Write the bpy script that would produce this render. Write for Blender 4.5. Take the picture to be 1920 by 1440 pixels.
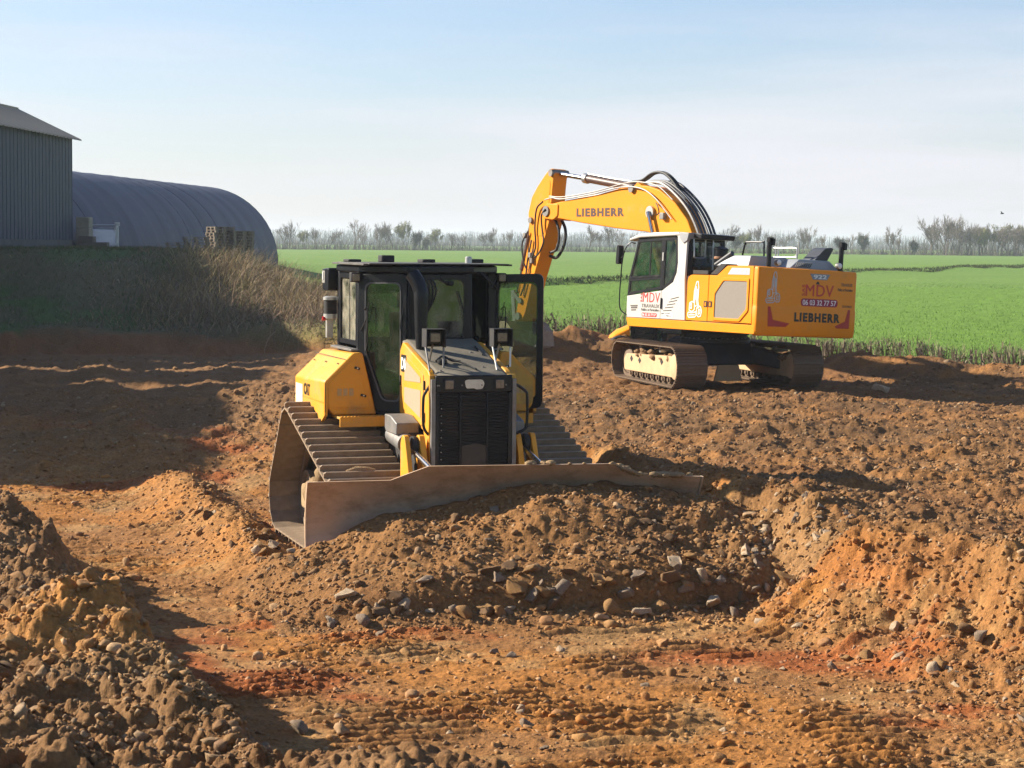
import bpy, bmesh, math, random
import numpy as np
from math import sin, cos, pi, radians, sqrt, atan2
from mathutils import Matrix, Vector

for _o in list(bpy.data.objects):
    bpy.data.objects.remove(_o)
scene = bpy.context.scene
COL = scene.collection

# ------------------------------------------------------------------ camera
CAM_Z = 3.55
cam_data = bpy.data.cameras.new('camera')
cam = bpy.data.objects.new('camera', cam_data)
COL.objects.link(cam)
cam_data.sensor_width = 36.0
cam_data.lens = 69.0
cam_data.clip_start = 0.1
cam_data.clip_end = 9000.0
_pitch = math.atan(264 / 3680.0)
_roll = math.atan(0.0094)
_fw = Vector((0, cos(_pitch), -sin(_pitch)))
_r0 = Vector((1, 0, 0))
_u0 = _r0.cross(_fw)
_r = _r0 * cos(_roll) + _u0 * sin(_roll)
_u = -_r0 * sin(_roll) + _u0 * cos(_roll)
_M = Matrix((( _r.x, _u.x, -_fw.x, 0), (_r.y, _u.y, -_fw.y, 0), (_r.z, _u.z, -_fw.z, CAM_Z), (0, 0, 0, 1)))
cam.matrix_world = _M
scene.camera = cam

# ------------------------------------------------------------------ world, sun, exposure
SUN_EL = radians(28.0)
SUN_TO = Vector((-0.955, 0.30, 0)).normalized()          # horizontal direction towards the sun
SUN_DIR = Vector((SUN_TO.x * cos(SUN_EL), SUN_TO.y * cos(SUN_EL), sin(SUN_EL)))
world = bpy.data.worlds.new('World')
scene.world = world
world.use_nodes = True
_nt = world.node_tree
_bg = _nt.nodes['Background']
_sky = _nt.nodes.new('ShaderNodeTexSky')
_sky.sky_type = 'NISHITA'
_sky.sun_disc = False
_sky.sun_elevation = SUN_EL
_sky.sun_rotation = math.atan2(SUN_TO.x, SUN_TO.y)
_sky.altitude = 50
_sky.air_density = 1.1
_sky.dust_density = 0.4
_sky.ozone_density = 3.0
# thin high haze veil over the whole dome: its path through the veil, and so its whiteness, grows towards the horizon
_tc = _nt.nodes.new('ShaderNodeTexCoord')
_sp = _nt.nodes.new('ShaderNodeSeparateXYZ')
_mp = _nt.nodes.new('ShaderNodeMapping')
_mp.inputs['Scale'].default_value = (1.3, 1.3, 11.0)
_mp.inputs['Rotation'].default_value = (0.05, 0.03, 0.4)
_no = _nt.nodes.new('ShaderNodeTexNoise')
_no.inputs['Scale'].default_value = 1.5
_no.inputs['Detail'].default_value = 6
_no.inputs['Roughness'].default_value = 0.6


def _math(op, a, b=None):
    n = _nt.nodes.new('ShaderNodeMath')
    n.operation = op
    for i, q in enumerate((a, b)):
        if q is None:
            continue
        if isinstance(q, (int, float)):
            n.inputs[i].default_value = q
        else:
            _nt.links.new(q, n.inputs[i])
    return n.outputs[0]


_nt.links.new(_tc.outputs['Generated'], _sp.inputs[0])
_nt.links.new(_tc.outputs['Generated'], _mp.inputs['Vector'])
_nt.links.new(_mp.outputs['Vector'], _no.inputs['Vector'])
_tau = _math('ADD', _math('MULTIPLY', _math('POWER', _no.outputs['Fac'], 4.0), 0.55), 0.010)
_el = _math('ADD', _math('MAXIMUM', _sp.outputs['Z'], 0.0), 0.012)
_fac = _math('SUBTRACT', 1.0, _math('EXPONENT', _math('MULTIPLY', _math('DIVIDE', _tau, _el), -1.0)))
_mx = _nt.nodes.new('ShaderNodeMixRGB')
_mx.inputs['Color2'].default_value = (6.5, 6.25, 5.85, 1)
_nt.links.new(_fac, _mx.inputs['Fac'])
_nt.links.new(_sky.outputs['Color'], _mx.inputs['Color1'])
_wb = _nt.nodes.new('ShaderNodeMixRGB')            # the camera's cool daylight balance
_wb.blend_type = 'MULTIPLY'
_wb.inputs['Fac'].default_value = 1.0
_wb.inputs['Color2'].default_value = (0.97, 1.01, 1.16, 1)
_nt.links.new(_mx.outputs['Color'], _wb.inputs['Color1'])
_nt.links.new(_wb.outputs['Color'], _bg.inputs['Color'])
_bg.inputs['Strength'].default_value = 0.060

sun_data = bpy.data.lights.new('sun', 'SUN')
sun_data.energy = 5.0
sun_data.angle = radians(0.55)
sun_data.color = (1.0, 0.90, 0.75)
sun = bpy.data.objects.new('sun', sun_data)
COL.objects.link(sun)
sun.location = (-60, 20, 40)
sun.rotation_euler = (-SUN_DIR).to_track_quat('-Z', 'Y').to_euler()

scene.view_settings.view_transform = 'Standard'
scene.view_settings.look = 'None'
scene.view_settings.exposure = 1.22
scene.view_settings.gamma = 1.0
scene.view_settings.use_curve_mapping = False
scene.render.engine = 'CYCLES'
scene.cycles.use_denoising = True
scene.cycles.denoising_prefilter = 'FAST'
scene.cycles.max_bounces = 8
scene.cycles.transparent_max_bounces = 24
scene.cycles.volume_bounces = 1
scene.cycles.caustics_reflective = False
scene.cycles.caustics_refractive = False

# ------------------------------------------------------------------ materials
MATS = {}


def mat(name, c1, c2=None, scale=4.0, rough=0.6, metal=0.0, bump=0.0, bscale=40.0, dirt=0.0, dirtc=(0.20, 0.125, 0.065),
        dscale=3.0, spec=0.4, attr=False, detail=6.0, coat=0.0, lo=0.35, hi=0.7, stretch=None):
    """Procedural material: two tones mixed by noise, an optional coat of dried dirt, fine bump."""
    if name in MATS:
        return MATS[name]
    m = bpy.data.materials.new(name)
    m.use_nodes = True
    nt = m.node_tree
    b = nt.nodes['Principled BSDF']
    L = nt.links
    tc = nt.nodes.new('ShaderNodeTexCoord')
    src = tc.outputs['Object']
    if stretch:
        mp = nt.nodes.new('ShaderNodeMapping')
        mp.inputs['Scale'].default_value = stretch
        L.new(src, mp.inputs['Vector'])
        src = mp.outputs['Vector']

    def noise(s, d=detail, r=0.6):
        n = nt.nodes.new('ShaderNodeTexNoise')
        n.inputs['Scale'].default_value = s
        n.inputs['Detail'].default_value = d
        n.inputs['Roughness'].default_value = r
        L.new(src, n.inputs['Vector'])
        return n

    def ramp(sock, a, z):
        mr = nt.nodes.new('ShaderNodeMapRange')
        mr.inputs['From Min'].default_value = a
        mr.inputs['From Max'].default_value = z
        L.new(sock, mr.inputs['Value'])
        return mr.outputs['Result']

    if attr:
        at = nt.nodes.new('ShaderNodeAttribute')
        at.attribute_name = 'Col'
        base = at.outputs['Color']
        n = noise(scale)
        hsv = nt.nodes.new('ShaderNodeHueSaturation')
        L.new(base, hsv.inputs['Color'])
        mr = nt.nodes.new('ShaderNodeMapRange')
        mr.inputs['From Min'].default_value = 0.25
        mr.inputs['From Max'].default_value = 0.75
        mr.inputs['To Min'].default_value = 1.0 - attr
        mr.inputs['To Max'].default_value = 1.0 + attr
        L.new(n.outputs['Fac'], mr.inputs['Value'])
        L.new(mr.outputs['Result'], hsv.inputs['Value'])
        base = hsv.outputs['Color']
    else:
        if c2 is None:
            c2 = tuple(x * 0.85 for x in c1)
        n = noise(scale)
        mx = nt.nodes.new('ShaderNodeMixRGB')
        mx.inputs['Color1'].default_value = (*c1, 1)
        mx.inputs['Color2'].default_value = (*c2, 1)
        L.new(ramp(n.outputs['Fac'], lo, hi), mx.inputs['Fac'])
        base = mx.outputs['Color']
    rsock = None
    if dirt > 0:
        dn = noise(dscale, 8, 0.68)
        f = ramp(dn.outputs['Fac'], 0.62 - 0.32 * dirt, 0.80 - 0.20 * dirt)
        mu = nt.nodes.new('ShaderNodeMath')
        mu.operation = 'MULTIPLY'
        mu.inputs[1].default_value = min(1.0, 0.45 + 0.55 * dirt)
        L.new(f, mu.inputs[0])
        mx2 = nt.nodes.new('ShaderNodeMixRGB')
        mx2.inputs['Color2'].default_value = (*dirtc, 1)
        L.new(base, mx2.inputs['Color1'])
        L.new(mu.outputs[0], mx2.inputs['Fac'])
        base = mx2.outputs['Color']
        mr = nt.nodes.new('ShaderNodeMapRange')
        mr.inputs['To Min'].default_value = rough
        mr.inputs['To Max'].default_value = 0.92
        L.new(mu.outputs[0], mr.inputs['Value'])
        rsock = mr.outputs['Result']
    L.new(base, b.inputs['Base Color'])
    b.inputs['Roughness'].default_value = rough
    if rsock is not None:
        L.new(rsock, b.inputs['Roughness'])
    b.inputs['Metallic'].default_value = metal
    b.inputs['Specular IOR Level'].default_value = spec
    if coat:
        b.inputs['Coat Weight'].default_value = coat
        b.inputs['Coat Roughness'].default_value = 0.15
    if bump > 0:
        bn = noise(bscale, 6, 0.65)
        bp = nt.nodes.new('ShaderNodeBump')
        bp.inputs['Strength'].default_value = bump
        bp.inputs['Distance'].default_value = 0.02
        L.new(bn.outputs['Fac'], bp.inputs['Height'])
        L.new(bp.outputs['Normal'], b.inputs['Normal'])
    MATS[name] = m
    return m


def glass_mat(name, tint=(0.62, 0.78, 0.68), refl=0.10, dust=0.06):
    """Tinted sheet glass with a little dust: transparent + mirror by angle."""
    m = bpy.data.materials.new(name)
    m.use_nodes = True
    nt = m.node_tree
    nt.nodes.remove(nt.nodes['Principled BSDF'])
    out = nt.nodes['Material Output']
    tr = nt.nodes.new('ShaderNodeBsdfTransparent')
    tr.inputs['Color'].default_value = (*tint, 1)
    gl = nt.nodes.new('ShaderNodeBsdfGlossy')
    gl.inputs['Roughness'].default_value = 0.03
    gl.inputs['Color'].default_value = (0.9, 0.95, 0.95, 1)
    lw = nt.nodes.new('ShaderNodeLayerWeight')
    lw.inputs['Blend'].default_value = 0.25
    ad = nt.nodes.new('ShaderNodeMath')
    ad.operation = 'MULTIPLY_ADD'
    ad.inputs[1].default_value = 0.55
    ad.inputs[2].default_value = refl * 0.5
    mx = nt.nodes.new('ShaderNodeMixShader')
    df = nt.nodes.new('ShaderNodeBsdfDiffuse')
    df.inputs['Color'].default_value = (0.42, 0.38, 0.30, 1)
    tcn = nt.nodes.new('ShaderNodeTexCoord')
    ns = nt.nodes.new('ShaderNodeTexNoise')
    ns.inputs['Scale'].default_value = 5.0
    ns.inputs['Detail'].default_value = 8.0
    mr = nt.nodes.new('ShaderNodeMapRange')
    mr.inputs['From Min'].default_value = 0.3
    mr.inputs['From Max'].default_value = 0.75
    mr.inputs['To Max'].default_value = dust * 2
    mx2 = nt.nodes.new('ShaderNodeMixShader')
    L = nt.links
    L.new(lw.outputs['Fresnel'], ad.inputs[0])
    L.new(ad.outputs[0], mx.inputs[0])
    L.new(tr.outputs[0], mx.inputs[1])
    L.new(gl.outputs[0], mx.inputs[2])
    L.new(tcn.outputs['Object'], ns.inputs['Vector'])
    L.new(ns.outputs['Fac'], mr.inputs['Value'])
    L.new(mr.outputs['Result'], mx2.inputs[0])
    L.new(mx.outputs[0], mx2.inputs[1])
    L.new(df.outputs[0], mx2.inputs[2])
    L.new(mx2.outputs[0], out.inputs['Surface'])
    MATS[name] = m
    return m


# ------------------------------------------------------------------ object helpers
def tag(o, label=None, cat=None, group=None, kind=None):
    if label:
        o['label'] = label
    if cat:
        o['category'] = cat
    if group:
        o['group'] = group
    if kind:
        o['kind'] = kind
    return o


def empty(name, loc, rz=0.0, label=None, cat=None, group=None):
    o = bpy.data.objects.new(name, None)
    COL.objects.link(o)
    o.empty_display_size = 0.3
    o.location = loc
    o.rotation_euler = (0, 0, rz)
    return tag(o, label, cat, group)


def link_mesh(name, me, m=None, parent=None, xf=None):
    o = bpy.data.objects.new(name, me)
    COL.objects.link(o)
    if m is not None and not me.materials:
        me.materials.append(m)
    if parent is not None:
        o.parent = parent
    if xf is not None:
        o.matrix_local = xf
    return o


def mesh_np(name, v, f, cols=None, smooth=False):
    """Mesh from numpy arrays; f is (M,3) or (M,4)."""
    me = bpy.data.meshes.new(name)
    v = np.asarray(v, np.float32)
    f = np.asarray(f, np.int32)
    k = f.shape[1]
    me.vertices.add(len(v))
    me.vertices.foreach_set('co', v.ravel())
    me.loops.add(f.size)
    me.loops.foreach_set('vertex_index', f.ravel())
    me.polygons.add(len(f))
    me.polygons.foreach_set('loop_start', np.arange(len(f), dtype=np.int32) * k)
    me.polygons.foreach_set('loop_total', np.full(len(f), k, np.int32))
    if smooth:
        me.polygons.foreach_set('use_smooth', np.ones(len(f), bool))
    me.update(calc_edges=True)
    if cols is not None:
        a = me.color_attributes.new('Col', 'FLOAT_COLOR', 'POINT')
        c = np.ones((len(v), 4), np.float32)
        c[:, :3] = cols
        a.data.foreach_set('color', c.ravel())
    return me


def V3(*a):
    return np.array(a, float)


def round_poly(pts, r, seg=4):
    """Round the corners of a 2-D polygon; r is one radius or one per corner."""
    n = len(pts)
    out = []
    for i in range(n):
        p = np.array(pts[i], float)
        a = np.array(pts[i - 1], float) - p
        b = np.array(pts[(i + 1) % n], float) - p
        la, lb = np.linalg.norm(a), np.linalg.norm(b)
        rr = r[i] if hasattr(r, '__len__') else r
        d = min(rr, la * 0.49, lb * 0.49)
        if d <= 1e-5:
            out += [tuple(p)] * 1
            continue
        p0, p1 = p + a / la * d, p + b / lb * d
        for k in range(seg + 1):
            t = k / seg
            out.append(tuple((1 - t) ** 2 * p0 + 2 * t * (1 - t) * p + t * t * p1))
    return out


class MB:
    """Collects shapes; build() links them as ONE mesh object."""

    def __init__(s):
        s.v, s.f = [], []

    def add(s, vs, fs):
        o = len(s.v)
        s.v += [tuple(float(c) for c in p) for p in vs]
        s.f += [tuple(i + o for i in q) for q in fs]
        return s

    def box(s, x0, x1, y0, y1, z0, z1):
        vs = [(x, y, z) for x in (x0, x1) for y in (y0, y1) for z in (z0, z1)]
        return s.add(vs, [(0, 1, 3, 2), (4, 6, 7, 5), (0, 4, 5, 1), (2, 3, 7, 6), (0, 2, 6, 4), (1, 5, 7, 3)])

    def obox(s, c, h, R=None):
        R = Matrix.Identity(3) if R is None else R
        vs = []
        for x in (-1, 1):
            for y in (-1, 1):
                for z in (-1, 1):
                    q = R @ Vector((x * h[0], y * h[1], z * h[2]))
                    vs.append((c[0] + q.x, c[1] + q.y, c[2] + q.z))
        return s.add(vs, [(0, 1, 3, 2), (4, 6, 7, 5), (0, 4, 5, 1), (2, 3, 7, 6), (0, 2, 6, 4), (1, 5, 7, 3)])

    def loft(s, rings, caps=True, closed=False):
        n = len(rings[0])
        o = len(s.v)
        for r in rings:
            s.v += [tuple(float(c) for c in p) for p in r]
        m = len(rings)
        for i in range(m if closed else m - 1):
            a, b = o + i * n, o + ((i + 1) % m) * n
            for j in range(n):
                k = (j + 1) % n
                s.f.append((a + j, a + k, b + k, b + j))
        if caps and not closed:
            s.f.append(tuple(o + j for j in reversed(range(n))))
            s.f.append(tuple(o + (m - 1) * n + j for j in range(n)))
        return s

    def prism(s, poly, axis, a, b):
        """Polygon extruded along an axis: 'x' -> (y,z), 'y' -> (x,z), 'z' -> (x,y)."""
        def P(p, t):
            return {'x': (t, p[0], p[1]), 'y': (p[0], t, p[1]), 'z': (p[0], p[1], t)}[axis]
        return s.loft([[P(p, a) for p in poly], [P(p, b) for p in poly]])

    def prism_f(s, poly, fr, a, b):
        """Polygon in a plane frame (origin, u, v, n) extruded from depth a to b."""
        o, u, v, n = [np.array(q, float) for q in fr]
        return s.loft([[o + u * p[0] + v * p[1] + n * t for p in poly] for t in (a, b)])

    def ring_f(s, outer, inner, fr, a, b):
        """Flat frame between two polygons with the same number of points."""
        o, u, v, n = [np.array(q, float) for q in fr]
        P = lambda p, t: o + u * p[0] + v * p[1] + n * t
        return s.loft([[P(p, a) for p in outer], [P(p, b) for p in outer], [P(p, b) for p in inner], [P(p, a) for p in inner]], closed=True)

    def tube(s, pts, r, n=8, caps=True):
        pts = [Vector(p) for p in pts]
        m = len(pts)
        rs = list(r) if hasattr(r, '__len__') else [r] * m
        rings = []
        up = None
        for i in range(m):
            if i == 0:
                d = pts[1] - pts[0]
            elif i == m - 1:
                d = pts[-1] - pts[-2]
            else:
                d = (pts[i + 1] - pts[i]).normalized() + (pts[i] - pts[i - 1]).normalized()
            d.normalize()
            if up is None:
                up = Vector((0, 0, 1)) if abs(d.z) < 0.9 else Vector((1, 0, 0))
            e = d.cross(up)
            if e.length < 1e-4:
                e = d.cross(Vector((0, 1, 0.3)))
            e.normalize()
            g = e.cross(d).normalized()
            up = g
            rings.append([pts[i] + (e * cos(2 * pi * k / n) + g * sin(2 * pi * k / n)) * rs[i] for k in range(n)])
        return s.loft(rings, caps)

    def cyl(s, p0, p1, r, n=16, r1=None):
        return s.tube([p0, p1], [r, r if r1 is None else r1], n)

    def lathe(s, prof, c, axis='z', n=20):
        """Profile of (radius, height) turned about an axis through c."""
        rings = []
        for r, h in prof:
            ring = []
            for k in range(n):
                a = 2 * pi * k / n
                q = (r * cos(a), r * sin(a), h)
                if axis == 'z':
                    p = (c[0] + q[0], c[1] + q[1], c[2] + q[2])
                elif axis == 'y':
                    p = (c[0] + q[1], c[1] + q[2], c[2] + q[0])
                else:
                    p = (c[0] + q[2], c[1] + q[0], c[2] + q[1])
                ring.append(p)
            rings.append(ring)
        return s.loft(rings)

    def mirror_y(s):
        n = len(s.v)
        s.v += [(x, -y, z) for x, y, z in s.v[:n]]
        s.f += [tuple(reversed([i + n for i in q])) for q in s.f[:]]
        return s

    def xform(s, M):
        s.v = [tuple(M @ Vector(p)) for p in s.v]
        return s

    def mesh(s, name, m=None, smooth=35, fix=True):
        me = bpy.data.meshes.new(name)
        me.from_pydata(s.v, [], s.f)
        if fix:
            bm = bmesh.new()
            bm.from_mesh(me)
            bmesh.ops.recalc_face_normals(bm, faces=bm.faces)
            bm.to_mesh(me)
            bm.free()
        if smooth:
            me.shade_smooth()
            me.set_sharp_from_angle(angle=radians(smooth))
        if m is not None:
            me.materials.append(m)
        me.update()
        return me

    def build(s, name, m, parent=None, bevel=0.0, smooth=35, label=None, xf=None, seg=2):
        o = link_mesh(name, s.mesh(name, m, smooth), None, parent, xf)
        if bevel > 0:
            md = o.modifiers.new('bevel', 'BEVEL')
            md.width = bevel
            md.segments = seg
            md.limit_method = 'ANGLE'
            md.angle_limit = radians(30)
            md.harden_normals = False
        if label:
            o['label'] = label
        return o


def smooth_path(pts, per=6):
    """Catmull-Rom through the points."""
    P = [Vector(p) for p in pts]
    P = [P[0] * 2 - P[1]] + P + [P[-1] * 2 - P[-2]]
    out = []
    for i in range(1, len(P) - 2):
        a, b, c, d = P[i - 1:i + 3]
        for k in range(per):
            t = k / per
            out.append(0.5 * ((2 * b) + (c - a) * t + (2 * a - 5 * b + 4 * c - d) * t * t + (3 * b - a - 3 * c + d) * t ** 3))
    out.append(P[-2])
    return out


def text_mesh(body, fr, w, h, depth=0.004, bold=0.0, shear=0.0, space=1.0):
    """Lettering fitted into a w x h rectangle whose lower-left corner is the frame's origin."""
    cu = bpy.data.curves.new('lettering', 'FONT')
    cu.body = body
    cu.size = 1.0
    cu.offset = bold
    cu.shear = shear
    cu.space_character = space
    cu.extrude = 0.01
    cu.resolution_u = 3
    ob = bpy.data.objects.new('lettering', cu)
    COL.objects.link(ob)
    bpy.context.view_layer.update()
    dg = bpy.context.evaluated_depsgraph_get()
    me = bpy.data.meshes.new_from_object(ob.evaluated_get(dg))
    bpy.data.objects.remove(ob)
    bpy.data.curves.remove(cu)
    n = len(me.vertices)
    co = np.zeros(n * 3, np.float32)
    me.vertices.foreach_get('co', co)
    co = co.reshape(-1, 3)
    lo, hi = co.min(0), co.max(0)
    s = (co - lo) / np.maximum(hi - lo, 1e-6)
    o, u, v, nn = [np.array(q, float) for q in fr]
    out = o + s[:, :1] * w * u + s[:, 1:2] * h * v + (s[:, 2:3] * depth) * nn
    me.vertices.foreach_set('co', out.astype(np.float32).ravel())
    me.materials.clear()
    me.update()
    return me


def lettering(name, body, fr, w, h, m, parent, xf=None, **k):
    return link_mesh(name, text_mesh(body, fr, w, h, **k), m, parent, xf)


# ------------------------------------------------------------------ noise
def _hash(ix, iy, s):
    h = (ix.astype(np.int64) * 374761393 + iy.astype(np.int64) * 668265263 + s * 974634777) & 0xFFFFFFFF
    h = ((h ^ (h >> 13)) * 1274126177) & 0xFFFFFFFF
    h = h ^ (h >> 16)
    return (h & 0xFFFFFF).astype(np.float64) / 16777216.0


def vnoise(x, y, s=0):
    ix, iy = np.floor(x), np.floor(y)
    fx, fy = x - ix, y - iy
    ux, uy = fx * fx * (3 - 2 * fx), fy * fy * (3 - 2 * fy)
    a, b = _hash(ix, iy, s), _hash(ix + 1, iy, s)
    c, d = _hash(ix, iy + 1, s), _hash(ix + 1, iy + 1, s)
    return (a + (b - a) * ux) * (1 - uy) + (c + (d - c) * ux) * uy


def fbm(x, y, octv=4, s=0, gain=0.5):
    t, a, n = 0.0, 1.0, 0.0
    for i in range(octv):
        t = t + a * vnoise(x, y, s + i * 17)
        n += a
        a *= gain
        x, y = x * 2.03 + 11.3, y * 2.03 - 7.1
    return t / n


def clods(x, y, size, dens, s):
    """Lumps of earth: per cell one squat faceted lump, the highest wins."""
    gx, gy = x / size, y / size
    ix, iy = np.floor(gx), np.floor(gy)
    best = np.zeros_like(gx)
    for dx in (-1, 0, 1):
        for dy in (-1, 0, 1):
            cx, cy = ix + dx, iy + dy
            px, py = cx + _hash(cx, cy, s), cy + _hash(cx, cy, s + 1)
            on = _hash(cx, cy, s + 2) < dens
            r = 0.22 + 0.5 * _hash(cx, cy, s + 3) ** 1.8
            an = _hash(cx, cy, s + 4) * 6.283
            a, b = gx - px, gy - py
            u, v = a * np.cos(an) + b * np.sin(an), (b * np.cos(an) - a * np.sin(an)) * (1.0 + 0.6 * _hash(cx, cy, s + 5))
            au, av = np.abs(u), np.abs(v)
            d = np.maximum(np.maximum(au, av), 0.72 * (au + av)) / r
            hgt = np.sqrt(np.clip(1 - d * d, 0, 1)) * r * (0.55 + 0.5 * _hash(cx, cy, s + 6)) * on
            hgt = hgt * (1 + 0.5 * u / r * (_hash(cx, cy, s + 7) - 0.5))
            best = np.maximum(best, hgt)
    return best * size


def sstep(a, b, x):
    t = np.clip((x - a) / (b - a), 0, 1)
    return t * t * (3 - 2 * t)


def seg_dist(x, y, pts):
    """Distance to a polyline and the signed side of its nearest segment (left is +)."""
    best = np.full(x.shape, 1e9)
    side = np.zeros(x.shape)
    for (ax, ay), (bx, by) in zip(pts[:-1], pts[1:]):
        dx, dy = bx - ax, by - ay
        t = np.clip(((x - ax) * dx + (y - ay) * dy) / (dx * dx + dy * dy), 0, 1)
        d = np.hypot(x - ax - t * dx, y - ay - t * dy)
        sd = np.sign(dx * (y - ay) - dy * (x - ax))
        m = d < best
        best = np.where(m, d, best)
        side = np.where(m, sd, side)
    return best, side


RNG = np.random.default_rng(7)

# ================================================================== TERRAIN
DZ = (-1.016, 24.602, -0.25)                 # bulldozer: ground point under its middle
DF = np.array([0.3201, -0.9474])             # its forward direction
DL = np.array([0.9474, 0.3201])              # its left
EX = (4.15, 40.2, 0.72)                      # excavator: ground point under the slewing ring

TERR_EDGE = [(6.4, 13.5), (5.0, 16.4), (4.0, 18.2), (3.15, 19.7), (2.75, 21.0), (2.35, 22.3), (1.55, 23.9), (0.95, 25.7),
             (0.25, 27.6), (-0.8, 30.2), (-3.0, 33.5), (-8.0, 37.0), (-18.0, 41.0)]
BANK_EDGE = [(-6.2, 25.0), (-5.0, 21.0), (-4.05, 17.8), (-3.2, 15.9), (-2.7, 14.6), (-2.2, 13.0), (-1.3, 11.6), (0.5, 10.2)]
BERM = [(-11.5, 54.0), (-7.6, 38.0), (-5.6, 31.0), (-4.0, 26.0), (-2.75, 22.2), (-2.1, 20.6)]
BLADE_C = (2.92, 0.06)                       # in bulldozer coordinates
BLADE_A = radians(7.0)                       # its right end (picture right) stands further forward


def field_line(x):
    return np.where(x > 1.0, 51.5 - 0.95 * (x - 1.0), 51.5 + 0.9 * (1.0 - x))


def emb_e(x, y, n2):
    return 1 - sstep(-13.0, -5.4, x * 70.0 / np.maximum(y, 30.0) + n2 * 1.5)


def dz_local(x, y):
    a, b = x - DZ[0], y - DZ[1]
    return a * DF[0] + b * DF[1], a * DL[0] + b * DL[1]


def blade_front(ly):
    return BLADE_C[0] + (ly - BLADE_C[1]) * math.tan(BLADE_A)


def masks(x, y):
    n1 = fbm(x * 0.9, y * 0.9, 4, 3) - 0.5
    n2 = fbm(x * 0.35, y * 0.35, 3, 31) - 0.5
    d, s = seg_dist(x, y, TERR_EDGE)
    sd_t = -s * d + n1 * 0.9
    wd = 0.62 + 0.45 * (1 - sstep(20.5, 22.5, y)) + 4.0 * sstep(26.5, 31.0, y)
    terr = sstep(0, 1, (sd_t + wd) / (2 * wd))
    d, s = seg_dist(x, y, BANK_EDGE)
    sd_b = -s * d + n1 * 0.8
    bank = sstep(-0.75, 0.60, sd_b) * (1 - sstep(22.0, 23.2, y + n1 * 1.5))
    d, s = seg_dist(x, y, BERM)
    berm = np.exp(-(d / 0.48) ** 2) * sstep(20.2, 21.5, y) * (1 - 0.62 * sstep(27, 33, y))
    fld = sstep(-0.4, 0.5, y - field_line(x) + n1 * 1.2)
    return n1, n2, sd_t, terr, sd_b, bank, berm, fld


def field_h(x, y):
    h = 0.98 + 0.22 * sstep(40, 60, y) + 0.40 * sstep(60, 480, y) + (fbm(x * 0.05, y * 0.05, 3, 77) - 0.5) * 0.35 * sstep(55, 120, y) * (1 - sstep(300, 480, y))
    yl = 103 + 2.05 * x                                   # the low balk across the field
    dd = y - yl - (fbm(x * 0.06, y * 0.06, 2, 78) - 0.5) * 6
    return h + 0.30 * sstep(0, 1.6, dd) * (1 - sstep(1.6, 40, dd))


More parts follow.
